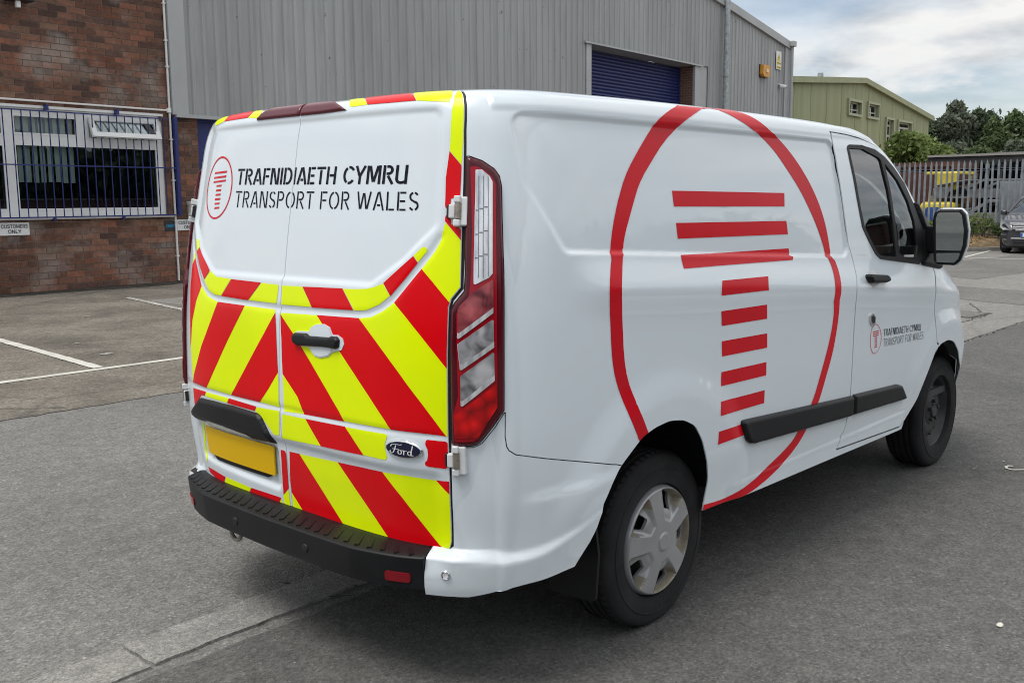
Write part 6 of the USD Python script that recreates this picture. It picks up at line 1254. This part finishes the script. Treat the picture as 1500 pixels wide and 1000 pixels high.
# stencil lettering: strokes with gaps
def letters(t, g):
    h = t / 2; top, bot = 1 - h, h
    def arc(cx, cy, rx, ry, a0, a1, n=12): return [(cx + rx * math.cos(math.radians(a0 + (a1 - a0) * i / n)), cy + ry * math.sin(math.radians(a0 + (a1 - a0) * i / n))) for i in range(n + 1)]
    L = {}
    L["T"] = (.56, [[(0, top), (.56, top)], [(.28, 0), (.28, 1 - t - g)]])
    L["R"] = (.54, [[(h, 0), (h, 1)], [(t + g, top), (.26, top), *arc(.28, .74, .18, .26 - h, 90, -90), (t + g, .48 + h)], [(.27, .44), (.52, 0)]])
    L["A"] = (.62, [[(h * .9, 0), (.28, .98)], [(.34, 1), (.60, 0)], [(.20 + g, .27), (.46 - g, .27)]])
    L["F"] = (.46, [[(h, 0), (h, 1)], [(t + g, top), (.46, top)], [(t + g, .50), (.42, .50)]])
    L["N"] = (.60, [[(h, 0), (h, 1)], [(t + g * .7, .98), (.60 - t - g * .7, .02)], [(.60 - h, 0), (.60 - h, 1)]])
    L["I"] = (t, [[(h, 0), (h, 1)]])
    L["D"] = (.58, [[(h, 0), (h, 1)], [(t + g, top), (.24, top), *arc(.26, .5, .32 - h, .5 - h, 90, -90, 18), (t + g, bot)]])
    L["E"] = (.46, [[(h, 0), (h, 1)], [(t + g, top), (.46, top)], [(t + g, .50), (.42, .50)], [(t + g, bot), (.46, bot)]])
    L["H"] = (.58, [[(h, 0), (h, 1)], [(t + g, .50), (.58 - h, .50)], [(.58 - h, 0), (.58 - h, 1)]])
    L["C"] = (.60, [arc(.36, .5, .36 - h, .5 - h, 38, 100), arc(.36, .5, .36 - h, .5 - h, 116, 244, 16), arc(.36, .5, .36 - h, .5 - h, 260, 322)])
    L["Y"] = (.56, [[(h * .8, 1), (.25, .46)], [(.55, 1), (.28, .44), (.28, 0)]])
    L["M"] = (.76, [[(h, 0), (h, 1)], [(t + g * .7, .98), (.37, .12)], [(.40, .12), (.76 - t - g * .7, .98)], [(.76 - h, 0), (.76 - h, 1)]])
    L["U"] = (.58, [[(h, 1), (h, .30), *arc(.29, .28, .29 - h, .28 - h, 180, 318, 12)], [(.58 - h, 0), (.58 - h, 1)]])
    L["S"] = (.50, [[*arc(.25, .74, .24 - h, .26 - h, 25, 80, 6)], [*arc(.25, .74, .24 - h, .26 - h, 104, 235, 12), (.34, .44), *arc(.26, .27, .24 - h, .27 - h, 60, -70, 12)], [*arc(.25, .27, .25 - h, .27 - h, 262, 205, 6)]])
    L["P"] = (.52, [[(h, 0), (h, 1)], [(t + g, top), (.26, top), *arc(.28, .72, .23 - h, .28 - h, 90, -90), (t + g, .44 + h)]])
    L["O"] = (.70, [arc(.35, .5, .35 - h, .5 - h, 100, 262, 20), arc(.35, .5, .35 - h, .5 - h, -80, 82, 20)])
    L["W"] = (.86, [[(h * .8, 1), (.20, .06)], [(.25, .06), (.40, .92)], [(.45, .92), (.60, .06)], [(.65, .06), (.84, 1)]])
    L["L"] = (.44, [[(h, 0), (h, 1)], [(t + g, bot), (.44, bot)]])
    return L


def text_polys(txt, t, g, quad, space=.30, track=.13):
    """lettering fitted into the quad (TL, TR, BR, BL) of (s, v) points, one polygon per letter"""
    L = letters(t, g); adv, out = 0.0, []
    for ch in txt:
        if ch == " ": adv += space; continue
        w, st = L[ch]; out.append((adv, [LineString(q).buffer(t / 2, cap_style="flat", join_style="mitre", quad_segs=4) for q in st])); adv += w + track
    tot = adv - track; TL, TR, BR, BL = map(np.array, quad)
    def tf(c):
        u, v = c[:, 0:1] / tot, c[:, 1:2]; return (BL + (BR - BL) * u) * (1 - v) + (TL + (TR - TL) * u) * v
    return [shapely.transform(shapely.union_all([affinity.translate(q, a, 0) for q in ps]).segmentize(.1), tf) for a, ps in out]


for p in text_polys("TRAFNIDIAETH CYMRU", .138, .045, T["text1"][0], .34, .10): on_doors(p, "letter", M_ink, step=(.006, .006))
for p in text_polys("TRANSPORT FOR WALES", .098, .040, T["text2"][0], .34, .155): on_doors(p, "letter", M_ink, step=(.006, .006))

# back door fittings
brk = Polygon([(-.300, 1.908), (-.262, 1.962), (-.225, 1.985), (.105, 1.985), (.190, 1.975), (.288, 1.912), (.15, 1.908)])
for dd, dp in ((rdR, door.buffer(-.002)), (rdL, doorL.buffer(-.002))):
    q = brk.intersection(dp); put(dd, "brake_light", surf_mesh(q, dome_off(q, .010, .008), .010, (.006, .005)), M_brakelens, label="dark red high level brake light")
hc = P_(T["handle_cup"][0], .005); ov = P_(T["handle_cup_oval"][0], .004)
hcup = put(rdR, "handle_surround", surf_mesh(hc, .004, .004, (.006, .006)), M_white)
def bowl(s, v):
    c = np.array(ov.centroid.coords[0]); d = np.hypot((s - c[0]) / .058, (v - c[1]) / .052); return .0045 - .030 * np.sqrt(np.clip(1 - d * d, 0, 1))
hcu = put(rdR, "handle_recess", surf_mesh(ov.buffer(-.004), lambda s, v: .0058 - .0 * s, 0, (.005, .005)), M_white)
hb = P_(T["handle_bar"][0], .004)
put(rdR, "door_handle", surf_mesh(hb, dome_off(hb, .019, .012), .018, (.004, .004)), M_trim)
ph = P_(T["plate_handle"][0], .004)
ph = Polygon([(-.556, .829), (-.45, .833), (-.30, .834), (-.135, .829), (-.112, .815), (-.076, .768), (-.054, .727), (-.10, .7255), (-.16, .7225), (-.20, .7205), (-.235, .729), (-.395, .739), (-.52, .741), (-.57, .730), (-.665, .724), (-.697, .732), (-.690, .750), (-.62, .790)])
put(rdL, "plate_light_trim", surf_mesh(ph, dome_off(ph, .017, .016), .016, (.006, .005)), M_trim, label="black trim bar over the number plate")
pq = np.array(T["plate"][0]); 
plq = Polygon([(-.590, .5995), (-.590, .7125), (-.081, .7125), (-.092, .5975)]).buffer(-.010).buffer(.010)
npl = put(rdL, "number_plate", surf_mesh(plq, .012, .006, (.02, .02)), M_plate, label="blank yellow number plate")
hol = Polygon([(-.552, .604), (-.552, .594), (-.53, .580), (-.150, .580), (-.128, .588), (-.128, .604)])
put(rdL, "plate_holder", surf_mesh(hol, .0065, .006, (.02, .01)), M_trim)
for dd, pts in ((rdR, [(.10, .0)]),): pass
# maker's oval badge
bc, ba, bb_ = np.array([.6255, .8185]), .071, .0285
oval = Polygon([bc + [ba * math.cos(a), bb_ * math.sin(a)] for a in np.linspace(0, 2 * math.pi, 72)[:-1]])
bd = put(rdR, "badge", surf_mesh(oval, dome_off(oval, .010, .006), .010, (.004, .003)), M_chrome2)
inner = affinity.scale(oval, .90, .84)
put(bd, "badge_face", surf_mesh(inner, .0108, .002, (.006, .005)), pm("badge_blue", (.006, .008, .032), .25, coat=.25, spec=.3))
scr = {"F": ([[(.05, .34), (.03, .22), (.09, .14), (.16, .22), (.22, .50), (.26, .80)], [(.06, .68), (.10, .82), (.20, .88), (.44, .88), (.47, .92)], [(.14, .50), (.36, .52)]]),
       "o": ([[(.40 + .065 * math.cos(a), .30 + .16 * math.sin(a)) for a in np.linspace(.6, 6.9, 18)], [(.44, .44), (.54, .46)]]), "r": ([[(.55, .46), (.545, .14)], [(.545, .34), (.59, .45), (.65, .44)]]), "d": ([[(.75 + .06 * math.cos(a), .29 + .155 * math.sin(a)) for a in np.linspace(.6, 6.9, 18)], [(.87, .90), (.82, .50), (.81, .14), (.88, .16)]])}
sc_w, sc_h = .104, .040
for ch, sts in scr.items():
    g = shapely.union_all([LineString(q).buffer(.020) for q in sts])
    g = shapely.transform(g, lambda c: np.c_[bc[0] - sc_w / 2 + c[:, 0] * sc_w, bc[1] - sc_h * .52 + c[:, 1] * sc_h])
    put(bd, "badge_script", surf_mesh(g, .0118, .0, (.006, .005)), M_hinge)
# hinges
def hinge(s, v, sg):
    P = S(np.array(s * sg), np.array(v)); n = Snorm(np.array(s * sg), np.array(v)); ex = np.cross([0, 0, 1.0], n); M = frame_m(P, ex, np.cross(n, ex)) @ np.diag([.80, .80, .85, 1.0])
    t = put(van, "hinge", xf(rbox(*sorted((sg * .006, sg * .038)), -.055, .055, -.01, .016, .006), M), M_hinge)
    put(t, "knuckle", xf(tube([(sg * .002, -.030, .014), (sg * .002, .030, .014)], .0135, 14), M), M_steel)
    for z0_, z1_ in ((.031, .058), (-.058, -.031)): put(t, "lug", xf(rbox(*sorted((-sg * .014, sg * .012)), z0_, z1_, -.01, .026, .005), M), M_hinge)
    put(t, "door_arm", xf(rbox(*sorted((-sg * .034, -sg * .010)), -.026, .026, -.005, .020, .004), M), M_hinge); put(t, "stop_rubber", xf(rbox(*sorted((-sg * .044, -sg * .031)), -.026, .026, -.005, .014, .004), M), M_seal)
for sg in (1, -1):
    for v in (1.548, .800): hinge(.806, v, sg)

# tail lights
tl_dark, tl_glow = M_tailred, M_tailred2
for sg in (1, -1):
    mm = (lambda g: g) if sg > 0 else mir
    st_ = (.006, .008)
    tl = put(van, "tail_light", surf_mesh(mm(tail.buffer(-.001)), (lambda g: dome_off(g, .014, .012))(mm(tail.buffer(-.001))), .02, st_), M_tailred)
    tb = P_(T["tail_border"][0], .006)
    put(tl, "lens_bezel", surf_mesh(mm(tb), .0155, .001, st_), M_tailred2 if False else pm("tail_mid_red", (.34, .003, .012), .15, coat=.25, spec=.3) if not stage.GetPrimAtPath("/World/Looks/tail_mid_red") else UsdShade.Material.Get(stage, "/World/Looks/tail_mid_red"))
    c1 = P_(T["tail_clear1"][0], .004)
    cl1 = put(tl, "clear_lens", surf_mesh(mm(c1), .0175, .001, st_), M_clear)
    x0, y0, x1, y1 = c1.bounds
    for f_ in (.25, .50, .76):
        put(cl1, "lens_rib", surf_mesh(mm(shapely.box(x0 + f_ * (x1 - x0) - .0011, y0 + .02, x0 + f_ * (x1 - x0) + .0011, y1 - .02).intersection(c1.buffer(-.004))), .0190, .002, (.004, .012)), M_lensline)
    for zz in (.22, .42, .63):
        for f0 in (.03, .29, .54): put(cl1, "lens_step", surf_mesh(mm(shapely.box(x0 + f0 * (x1 - x0), y0 + zz * (y1 - y0) + f0 * .02, x0 + (f0 + .19) * (x1 - x0), y0 + zz * (y1 - y0) + .003 + f0 * .02).intersection(c1.buffer(-.003))), .0188, .001, st_), M_lensline)
    for nm, mat, key in (("ribbed_lens", M_rib2, "tail_mid"), ("ribbed_lens", M_rib1, "tail_clear2"), ("ribbed_lens", M_rib1, "tail_clear3")):
        g = P_(T[key][0], .004); rl = put(tl, nm, surf_mesh(mm(g), .0175, .001, st_), mat)
        c = np.array(g.exterior.coords); x0, y0, x1, y1 = g.bounds
        put(rl, "lens_edge", surf_mesh(mm(g.difference(affinity.translate(g, 0, .016))), .0195, .002, st_), M_clear)
    put(tl, "red_lens", surf_mesh(mm(P_(T["tail_red"][0], .004)), .0178, .001, st_), M_tailred2)

# side livery and trims
for pts in T["ring"]: put(body, "red_ring_band", surf_mesh(clean(pts, 0).intersection(bodyR.buffer(-.001)), .0011, 0, (.0095, .006)), M_redline)
for pts in T["t_bar"]: put(body, "red_bar", surf_mesh(clean(pts, 0).intersection(bodyR.buffer(-.001)), .0011, 0, (.0095, .006)), M_redline)
for sg, dd in ((1, fdR), (-1, fdL)):
    mm = (lambda g: g) if sg > 0 else mir
    m1, m2 = P_(T["mould_rear"][0], .01), P_(T["mould_front"][0], .01)
    put(body, "side_moulding", surf_mesh(mm(m1), dome_off(mm(m1), .022, .018), .02, (.01, .006)), M_trim); put(dd, "side_moulding", surf_mesh(mm(m2), dome_off(mm(m2), .022, .018), .02, (.01, .006)), M_trim)
    dh = P_([(3.770, 1.207), (3.80, 1.2165), (4.04, 1.2015), (4.062, 1.19), (4.045, 1.170), (3.99, 1.166), (3.78, 1.177)], .004)
    put(dd, "door_handle", surf_mesh(mm(dh), dome_off(mm(dh), .034, .014), .034, (.006, .005)), M_trim)
    cc_ = P_(T["dcup"][0], .006); cx_, cy_ = cc_.centroid.coords[0]
    put(dd, "handle_recess", surf_mesh(mm(cc_), lambda s, v: .0015 + 0 * s, 0, (.006, .005)), M_hinge)
    lk = P_(T["lock"][0], .004); lkp = put(dd, "lock", surf_mesh(mm(lk), .006, .006, (.01, .01)), M_seal); put(lkp, "lock_ring", surf_mesh(mm(lk.buffer(.004).difference(lk.buffer(-.006))), .007, .007, (.006, .005)), M_chrome2)
sr = ellipse_fit(T["sidelogo_ring"][0])
put(fdR, "logo_ring", surf_mesh(sr.difference(affinity.scale(sr, .93, .965)), .0011, 0, (.006, .006)), M_redline)
cx, cy = sr.centroid.coords[0]; x0, y0, x1, y1 = sr.bounds; sw, sh = x1 - x0, y1 - y0
sk_ = -.10 * sh / sw * 0
xz = S(np.array([q[0] for q in sr.exterior.coords]), np.array([q[1] for q in sr.exterior.coords])); cx, cz, sw, sh = (xz[:, 0].max() + xz[:, 0].min()) / 2, (xz[:, 2].max() + xz[:, 2].min()) / 2, np.ptp(xz[:, 0]), np.ptp(xz[:, 2])
for k in range(9):
    wv = .50 if k < 3 else .22; zc = cz + sh * (.25 - k * .066); hz = .016 * sh
    put(fdR, "logo_bar", surf_mesh(Polygon([(s_at(cx + a * wv * sw / 2 - .05 * (zc - cz), zc + b * hz), zc + b * hz) for a, b in ((-1, -1), (1, -1), (1, 1), (-1, 1))]), .0011, 0, (.01, .01)), M_redline)
for p in text_polys("TRAFNIDIAETH CYMRU", .115, .04, T["stext1"][0], .34, .13): put(fdR, "letter", surf_mesh(p, .0011, 0, (.02, .02)), M_ink)
for p in text_polys("TRANSPORT FOR WALES", .075, .035, T["stext2"][0], .34, .17): put(fdR, "letter", surf_mesh(p, .0011, 0, (.02, .02)), M_ink)

# wheels
RO, RW = .330, .1075
tp = [(.206, -.080), (.214, -.099), (.232, -.1045), (.262, -.1085), (.290, -.1055), (.312, -.096), (.3225, -.084), (.3275, -.073)]
gr = [-.052, -.018, .018, .052]
tread = [(RO - .0012, -.066)]
for q in gr: tread += [(RO, q - .0065), (RO - .008, q - .005), (RO - .008, q + .005), (RO, q + .0065)]
tread += [(RO - .0012, .066)]
tprof = tp + tread + [(r_, -y) for r_, y in tp[::-1]]
def tyre_blocks():
    V, F, n = [], [], 0
    for k in range(64):      # shoulder sipes as thin raised lugs
        a = k / 64 * 2 * math.pi
        for sg in (-1, 1):
            ca = [a, a + .062]
            q = []
            for aa in ca:
                for r_, y in ((RO + .0022, sg * .057), (RO + .0022, sg * .074), (.3245, sg * .0865)): q.append((r_ * math.cos(aa), y, r_ * math.sin(aa)))
            V += q; f = [[0, 1, 4], [0, 4, 3], [1, 2, 5], [1, 5, 4]]; F += [[(i + n) for i in (t_ if sg > 0 else t_[::-1])] for t_ in f]; n += 6
    return np.array(V), np.array(F)
def wheel(name, label, x, y, sg, steel):
    M = np.eye(4); M[:3, 3] = (x, y, RO - .002)
    if sg < 0: M[:3, :3] = np.diag([-1, -1, 1])
    w = put(van, name, xf(lathe(tprof, 96), M), M_tyre, smooth=32, label=label)
    put(w, "tread_lug", xf(tyre_blocks(), M), M_tyre, kind="stuff")
    put(w, "sidewall_ring", xf(lathe([(.268, -.1083), (.270, -.1100), (.274, -.1098), (.276, -.1075)], 72), M), M_tyre, smooth=40)
    if steel:
        rp = [(.206, -.078), (.200, -.072), (.190, -.050), (.172, -.030), (.158, -.034), (.140, -.052), (.110, -.058), (.085, -.052), (.068, -.062), (.040, -.064), (.034, -.078), (.0, -.080)]
        ri = put(w, "rim", xf(lathe(rp, 72), M), M_steelblk, smooth=35)
        for k in range(5):
            a = k / 5 * 2 * math.pi + .3; c = np.array([.057 * math.cos(a), -.064, .057 * math.sin(a)])
            put(ri, "wheel_nut", xf(lathe([(0, -.020), (.009, -.020), (.0115, -.016), (.0115, .004)], 6), M @ rotm((0, 1, 0), 0, (0, 0, 0), c)), M_steelblk)
        for k in range(14):
            a = k / 14 * 2 * math.pi; c = np.array([.150 * math.cos(a), -.040, .150 * math.sin(a)])
            put(ri, "vent_hole", xf(lathe([(0, -.0105), (.010, -.0105), (.011, -.002)], 12), M @ rotm((0, 1, 0), 0, (0, 0, 0), c)), M_seal)
    else:
        put(w, "rim", xf(lathe([(.206, -.078), (.195, -.060), (.185, -.020), (.150, -.030), (.06, -.050), (0, -.05)], 48), M), M_steelblk, smooth=35)
        # hub cap: a dished disc in (x, z) with five wedge pockets
        R0 = .2085
        disc = Point(0, 0).buffer(R0, 48); A0 = [math.radians(90 - q) for q in (25, 97, 169, 241, 313)]
        def wedge(a, r0, r1, h0, h1, skew=0.0):
            pts = [(r0 * math.cos(a - h0), r0 * math.sin(a - h0)), (r0 * math.cos(a + h0), r0 * math.sin(a + h0))] + [(r1 * math.cos(a + h1 * (1 - 2 * q / 6) + skew), r1 * math.sin(a + h1 * (1 - 2 * q / 6) + skew)) for q in range(7)]
            return Polygon(pts).buffer(-.008).buffer(.008)
        pockets = [wedge(a, .078, .196, .30, .42) for a in A0]
        vents = [wedge(a, .122, .184, .19, .20, .10) for a in A0]
        allp, allv = shapely.union_all(pockets), shapely.union_all(vents)
        def hub(s, v, off=0.0):
            r = np.hypot(s, v); d = np.where(shapely.contains_xy(allp, s, v), shapely.distance(shapely.points(s, v), allp.boundary), 0)
            h = .016 * np.cos(np.clip(r / R0, 0, 1) * math.pi / 2) + .010
            h = h - .030 * np.clip((r - .196) / .0125, 0, 1) ** 2 + .006 * (1 - sst(.030, .036, r))
            h = h - sst(0, .012, d) * (.007 + .026 * sst(.09, .17, r))
            return np.stack([s, -.100 - h - off, v], -1)
        P, F, N = surf_mesh(disc.difference(allv), 0, .012, (.004, .004), fn=hub)
        # lift so that normals face outwards (-y)
        if (N[:, 1].mean() > 0): F, N = F[:, ::-1], -N
        V2, _ = xf((P, F), M); N2 = N @ M[:3, :3].T
        hcp = put(w, "hub_cap", (V2, F, N2), M_silver)
        for g in pockets:
            gg = g.difference(g.buffer(-.02)).intersection(shapely.Point(0, 0).buffer(.196).difference(Point(0, 0).buffer(.15))).difference(allv.buffer(.002))
            for q in getattr(gg, "geoms", [gg]):
                if q.area > 2e-4:
                    P, F, N = surf_mesh(q, .0006, 0, (.004, .004), fn=hub)
                    if N[:, 1].mean() > 0: F, N = F[:, ::-1], -N
                    put(hcp, "grimy_patch", (xf((P, F), M)[0], F, N @ M[:3, :3].T), M_grime)
    return w
wheel("wheel", "rear wheel with silver hub cap", 0.0, -.806, 1, False); wheel("wheel", "front wheel with bare black steel rim", 2.933, -.806, 1, True)
wheel("wheel", None, 0.0, .806, -1, False); wheel("wheel", None, 2.933, .806, -1, False)
# wheel housings, flaps, underside
def housing(x, rr, y0, y1):
    th = np.linspace(.14, math.pi - .14, 24); pr = np.c_[x + rr * np.cos(th), .36 + rr * np.sin(th)]
    n = len(pr); V = np.vstack([np.c_[pr[:, 0], np.full(n, y0), pr[:, 1]], np.c_[pr[:, 0], np.full(n, y1), pr[:, 1]]]); i = np.arange(n - 1)
    F = np.vstack([np.stack([i, i + 1, n + i + 1], 1), np.stack([i, n + i + 1, n + i], 1)])
    V = np.vstack([V, [[x, y1, .36]]]); F = np.vstack([F, np.stack([n + i, n + i + 1, np.full(n - 1, 2 * n)], 1)])
    return V, F
for sg in (-1, 1):
    for x, rr in ((-.06, .475), (2.79, .41)): put(van, "wheel_housing", housing(x, rr, sg * (.93 if x < 1 else .90), sg * .50), M_under)
    mf_ = extrude(Polygon([(-.945, .235), (-.74, .225), (-.70, .60), (-.90, .60), (-.945, .40)]).buffer(-.02).buffer(.02), .012, frame_m((-.455, 0, 0), (0, 1, 0), (.10, 0, 1)))
    put(van, "mud_flap", mf_ if sg < 0 else (mf_[0] * [1, -1, 1], mf_[1][:, ::-1]), M_trim)
put(van, "underbody", cat_(box(-.88, 3.5, -.50, .50, .30, .44), box(.45, 2.25, -.78, .78, .34, .42), box(-.88, -.50, -.80, .80, .36, .44)), M_under)
put(van, "rear_axle", tube([(0, -.72, .33), (0, .72, .33)], .05, 10), M_under); put(van, "front_axle", tube([(2.933, -.72, .33), (2.933, .72, .33)], .05, 10), M_under)
put(van, "exhaust_box", mt(rbox(-.7, -.2, .1, .5, .22, .36, .05)), M_under)
# cab interior
M_seat = pm("seat_cloth", (.035, .036, .040), .9, var=.2, vs=30.0); M_cab2 = pm("cab_plastic", (.045, .046, .048), .7)
put(van, "bulkhead", box(1.36, 1.38, -.84, .84, .42, 1.86), M_cab2); put(van, "cab_floor", box(1.38, 3.1, -.88, .88, .42, .46), M_cab2); put(van, "headlining", box(1.38, 2.15, -.78, .78, 1.865, 1.875), pm("headlining", (.30, .30, .29), .9))
for y in (-.48, .22, .58):
    st_ = put(van, "seat", cat_(mt(rbox(1.62, 2.12, y - .23, y + .23, .62, .86, .06)), xf(rbox(-.07, .07, -.23, .23, 0, .62, .05), rotm((0, 1, 0), -.25, (0, 0, 0), (1.66, y, .80)))), M_seat, smooth=40)
    put(st_, "headrest", mt(rbox(1.42, 1.53, y - .13, y + .13, 1.43, 1.63, .045)), M_seat, smooth=40)
put(van, "dashboard", mt(rbox(2.45, 3.0, -.84, .84, .78, 1.16, .08)), M_cab2, smooth=40)
tw = rotm((0, 1, 0), -.9, (0, 0, 0), (2.33, -.46, 1.10)); th_ = np.linspace(0, 2 * math.pi, 33)
sw_ = put(van, "steering_wheel", xf(tube(np.c_[.19 * np.cos(th_), .19 * np.sin(th_), 0 * th_], .016, 8), tw), M_seal, smooth=True); put(sw_, "spoke", xf(cat_(box(-.18, .18, -.02, .02, -.012, .008), box(-.02, .02, -.18, .0, -.012, .008)), tw), M_seal)
# door mirrors
def mirror(sg):
    # glass plane faces back along the van, turned a little towards the driver
    base = np.array([2.30, -1.120, 1.392]); A = rotm((0, 0, 1), math.radians(10.0)) @ rotm((0, 1, 0), math.radians(-1.5)); A[:3, 3] = base; A[:3, 2] *= .93; A[:3, 1] *= .95
    def loc(m):
        V, F = xf(m, A); return (V, F) if sg > 0 else (V * [1, -1, 1], F[:, ::-1])
    out = Polygon([(.062, -.160), (.078, .075), (.070, .118), (.046, .130), (-.052, .130), (-.072, .108), (-.088, .02), (-.084, -.07), (-.060, -.150), (-.036, -.172), (.050, -.170)]).buffer(.004).buffer(-.004)
    FM = frame_m((0, 0, 0), (0, 1, 0), (0, 0, 1))        # 2D (y, z) drawn facing back (-x): local y to the left, z up
    hs = put(van, "door_mirror", loc(extrude(out, .05, frame_m((.05, 0, 0), (0, 1, 0), (0, 0, 1)) @ np.diag([1, 1, -1, 1]))) if False else loc(cat_(*[mt(manifold3d.Manifold.batch_hull([manifold3d.Manifold.sphere(.010, 8).translate((dx, y * k, z * k)) for (dx, k) in ((.0, .955), (.055, .93)) for y, z in list(out.exterior.coords)[:-1]]))])), M_trim, smooth=45)
    put(hs, "mirror_shell", loc(mt(manifold3d.Manifold.batch_hull([manifold3d.Manifold.sphere(.012, 8).translate((dx, y * k - .003, z * k)) for (dx, k) in ((.045, .97), (.085, .90), (.125, .62)) for y, z in list(out.exterior.coords)[:-1]]))), M_white, smooth=45)
    g1 = Polygon([(.058, -.092), (.066, .080), (.058, .112), (.044, .117), (-.048, .117), (-.062, .100), (-.076, .02), (-.074, -.06), (-.066, -.092)]).buffer(-.006).buffer(.006)
    g2 = Polygon([(.052, -.158), (.056, -.108), (-.064, -.104), (-.056, -.135), (-.036, -.158)]).buffer(-.006).buffer(.006)
    Mg = frame_m((-.0125, 0, 0), (0, -1, 0), (0, 0, 1))
    mirm = usdkit.material(stage, "/World/Looks/mirror_glass", {"p": ("principled_bsdf", {"base_color": (.42, .47, .48), "metallic": 1.0, "roughness": .01})}, [], surface="p.BSDF")
    f2 = lambda g: affinity.scale(g, -1, 1, origin=(0, 0))
    put(hs, "mirror_glass", loc(extrude(f2(g1), .003, Mg)), mirm); put(hs, "mirror_glass", loc(extrude(f2(g2), .004, Mg)), mirm)
    arm = manifold3d.Manifold.batch_hull([manifold3d.Manifold.sphere(.014, 8).translate(tuple(q)) for q in ((2.34, -1.055, 1.30), (2.34, -1.055, 1.415), (2.42, -1.055, 1.30), (2.42, -1.055, 1.41), (2.50, -.93, 1.29), (2.50, -.93, 1.41), (2.60, -.925, 1.29), (2.58, -.925, 1.40))])
    V, F = mt(arm); put(hs, "mirror_arm", (V, F) if sg > 0 else (V * [1, -1, 1], F[:, ::-1]), M_trim, smooth=45)
    sl = P_(T["sail"][0], .012); sl = sl if sg > 0 else mir(sl)
    put(hs, "mirror_mount", surf_mesh(sl, dome_off(sl, .022, .018), .02, (.012, .01)), M_trim)
mirror(1); mirror(-1)
ant = put(van, "aerial_base", mt(rbox(1.85, 1.93, -.02, .02, 1.965, 1.99, .01)), M_trim)
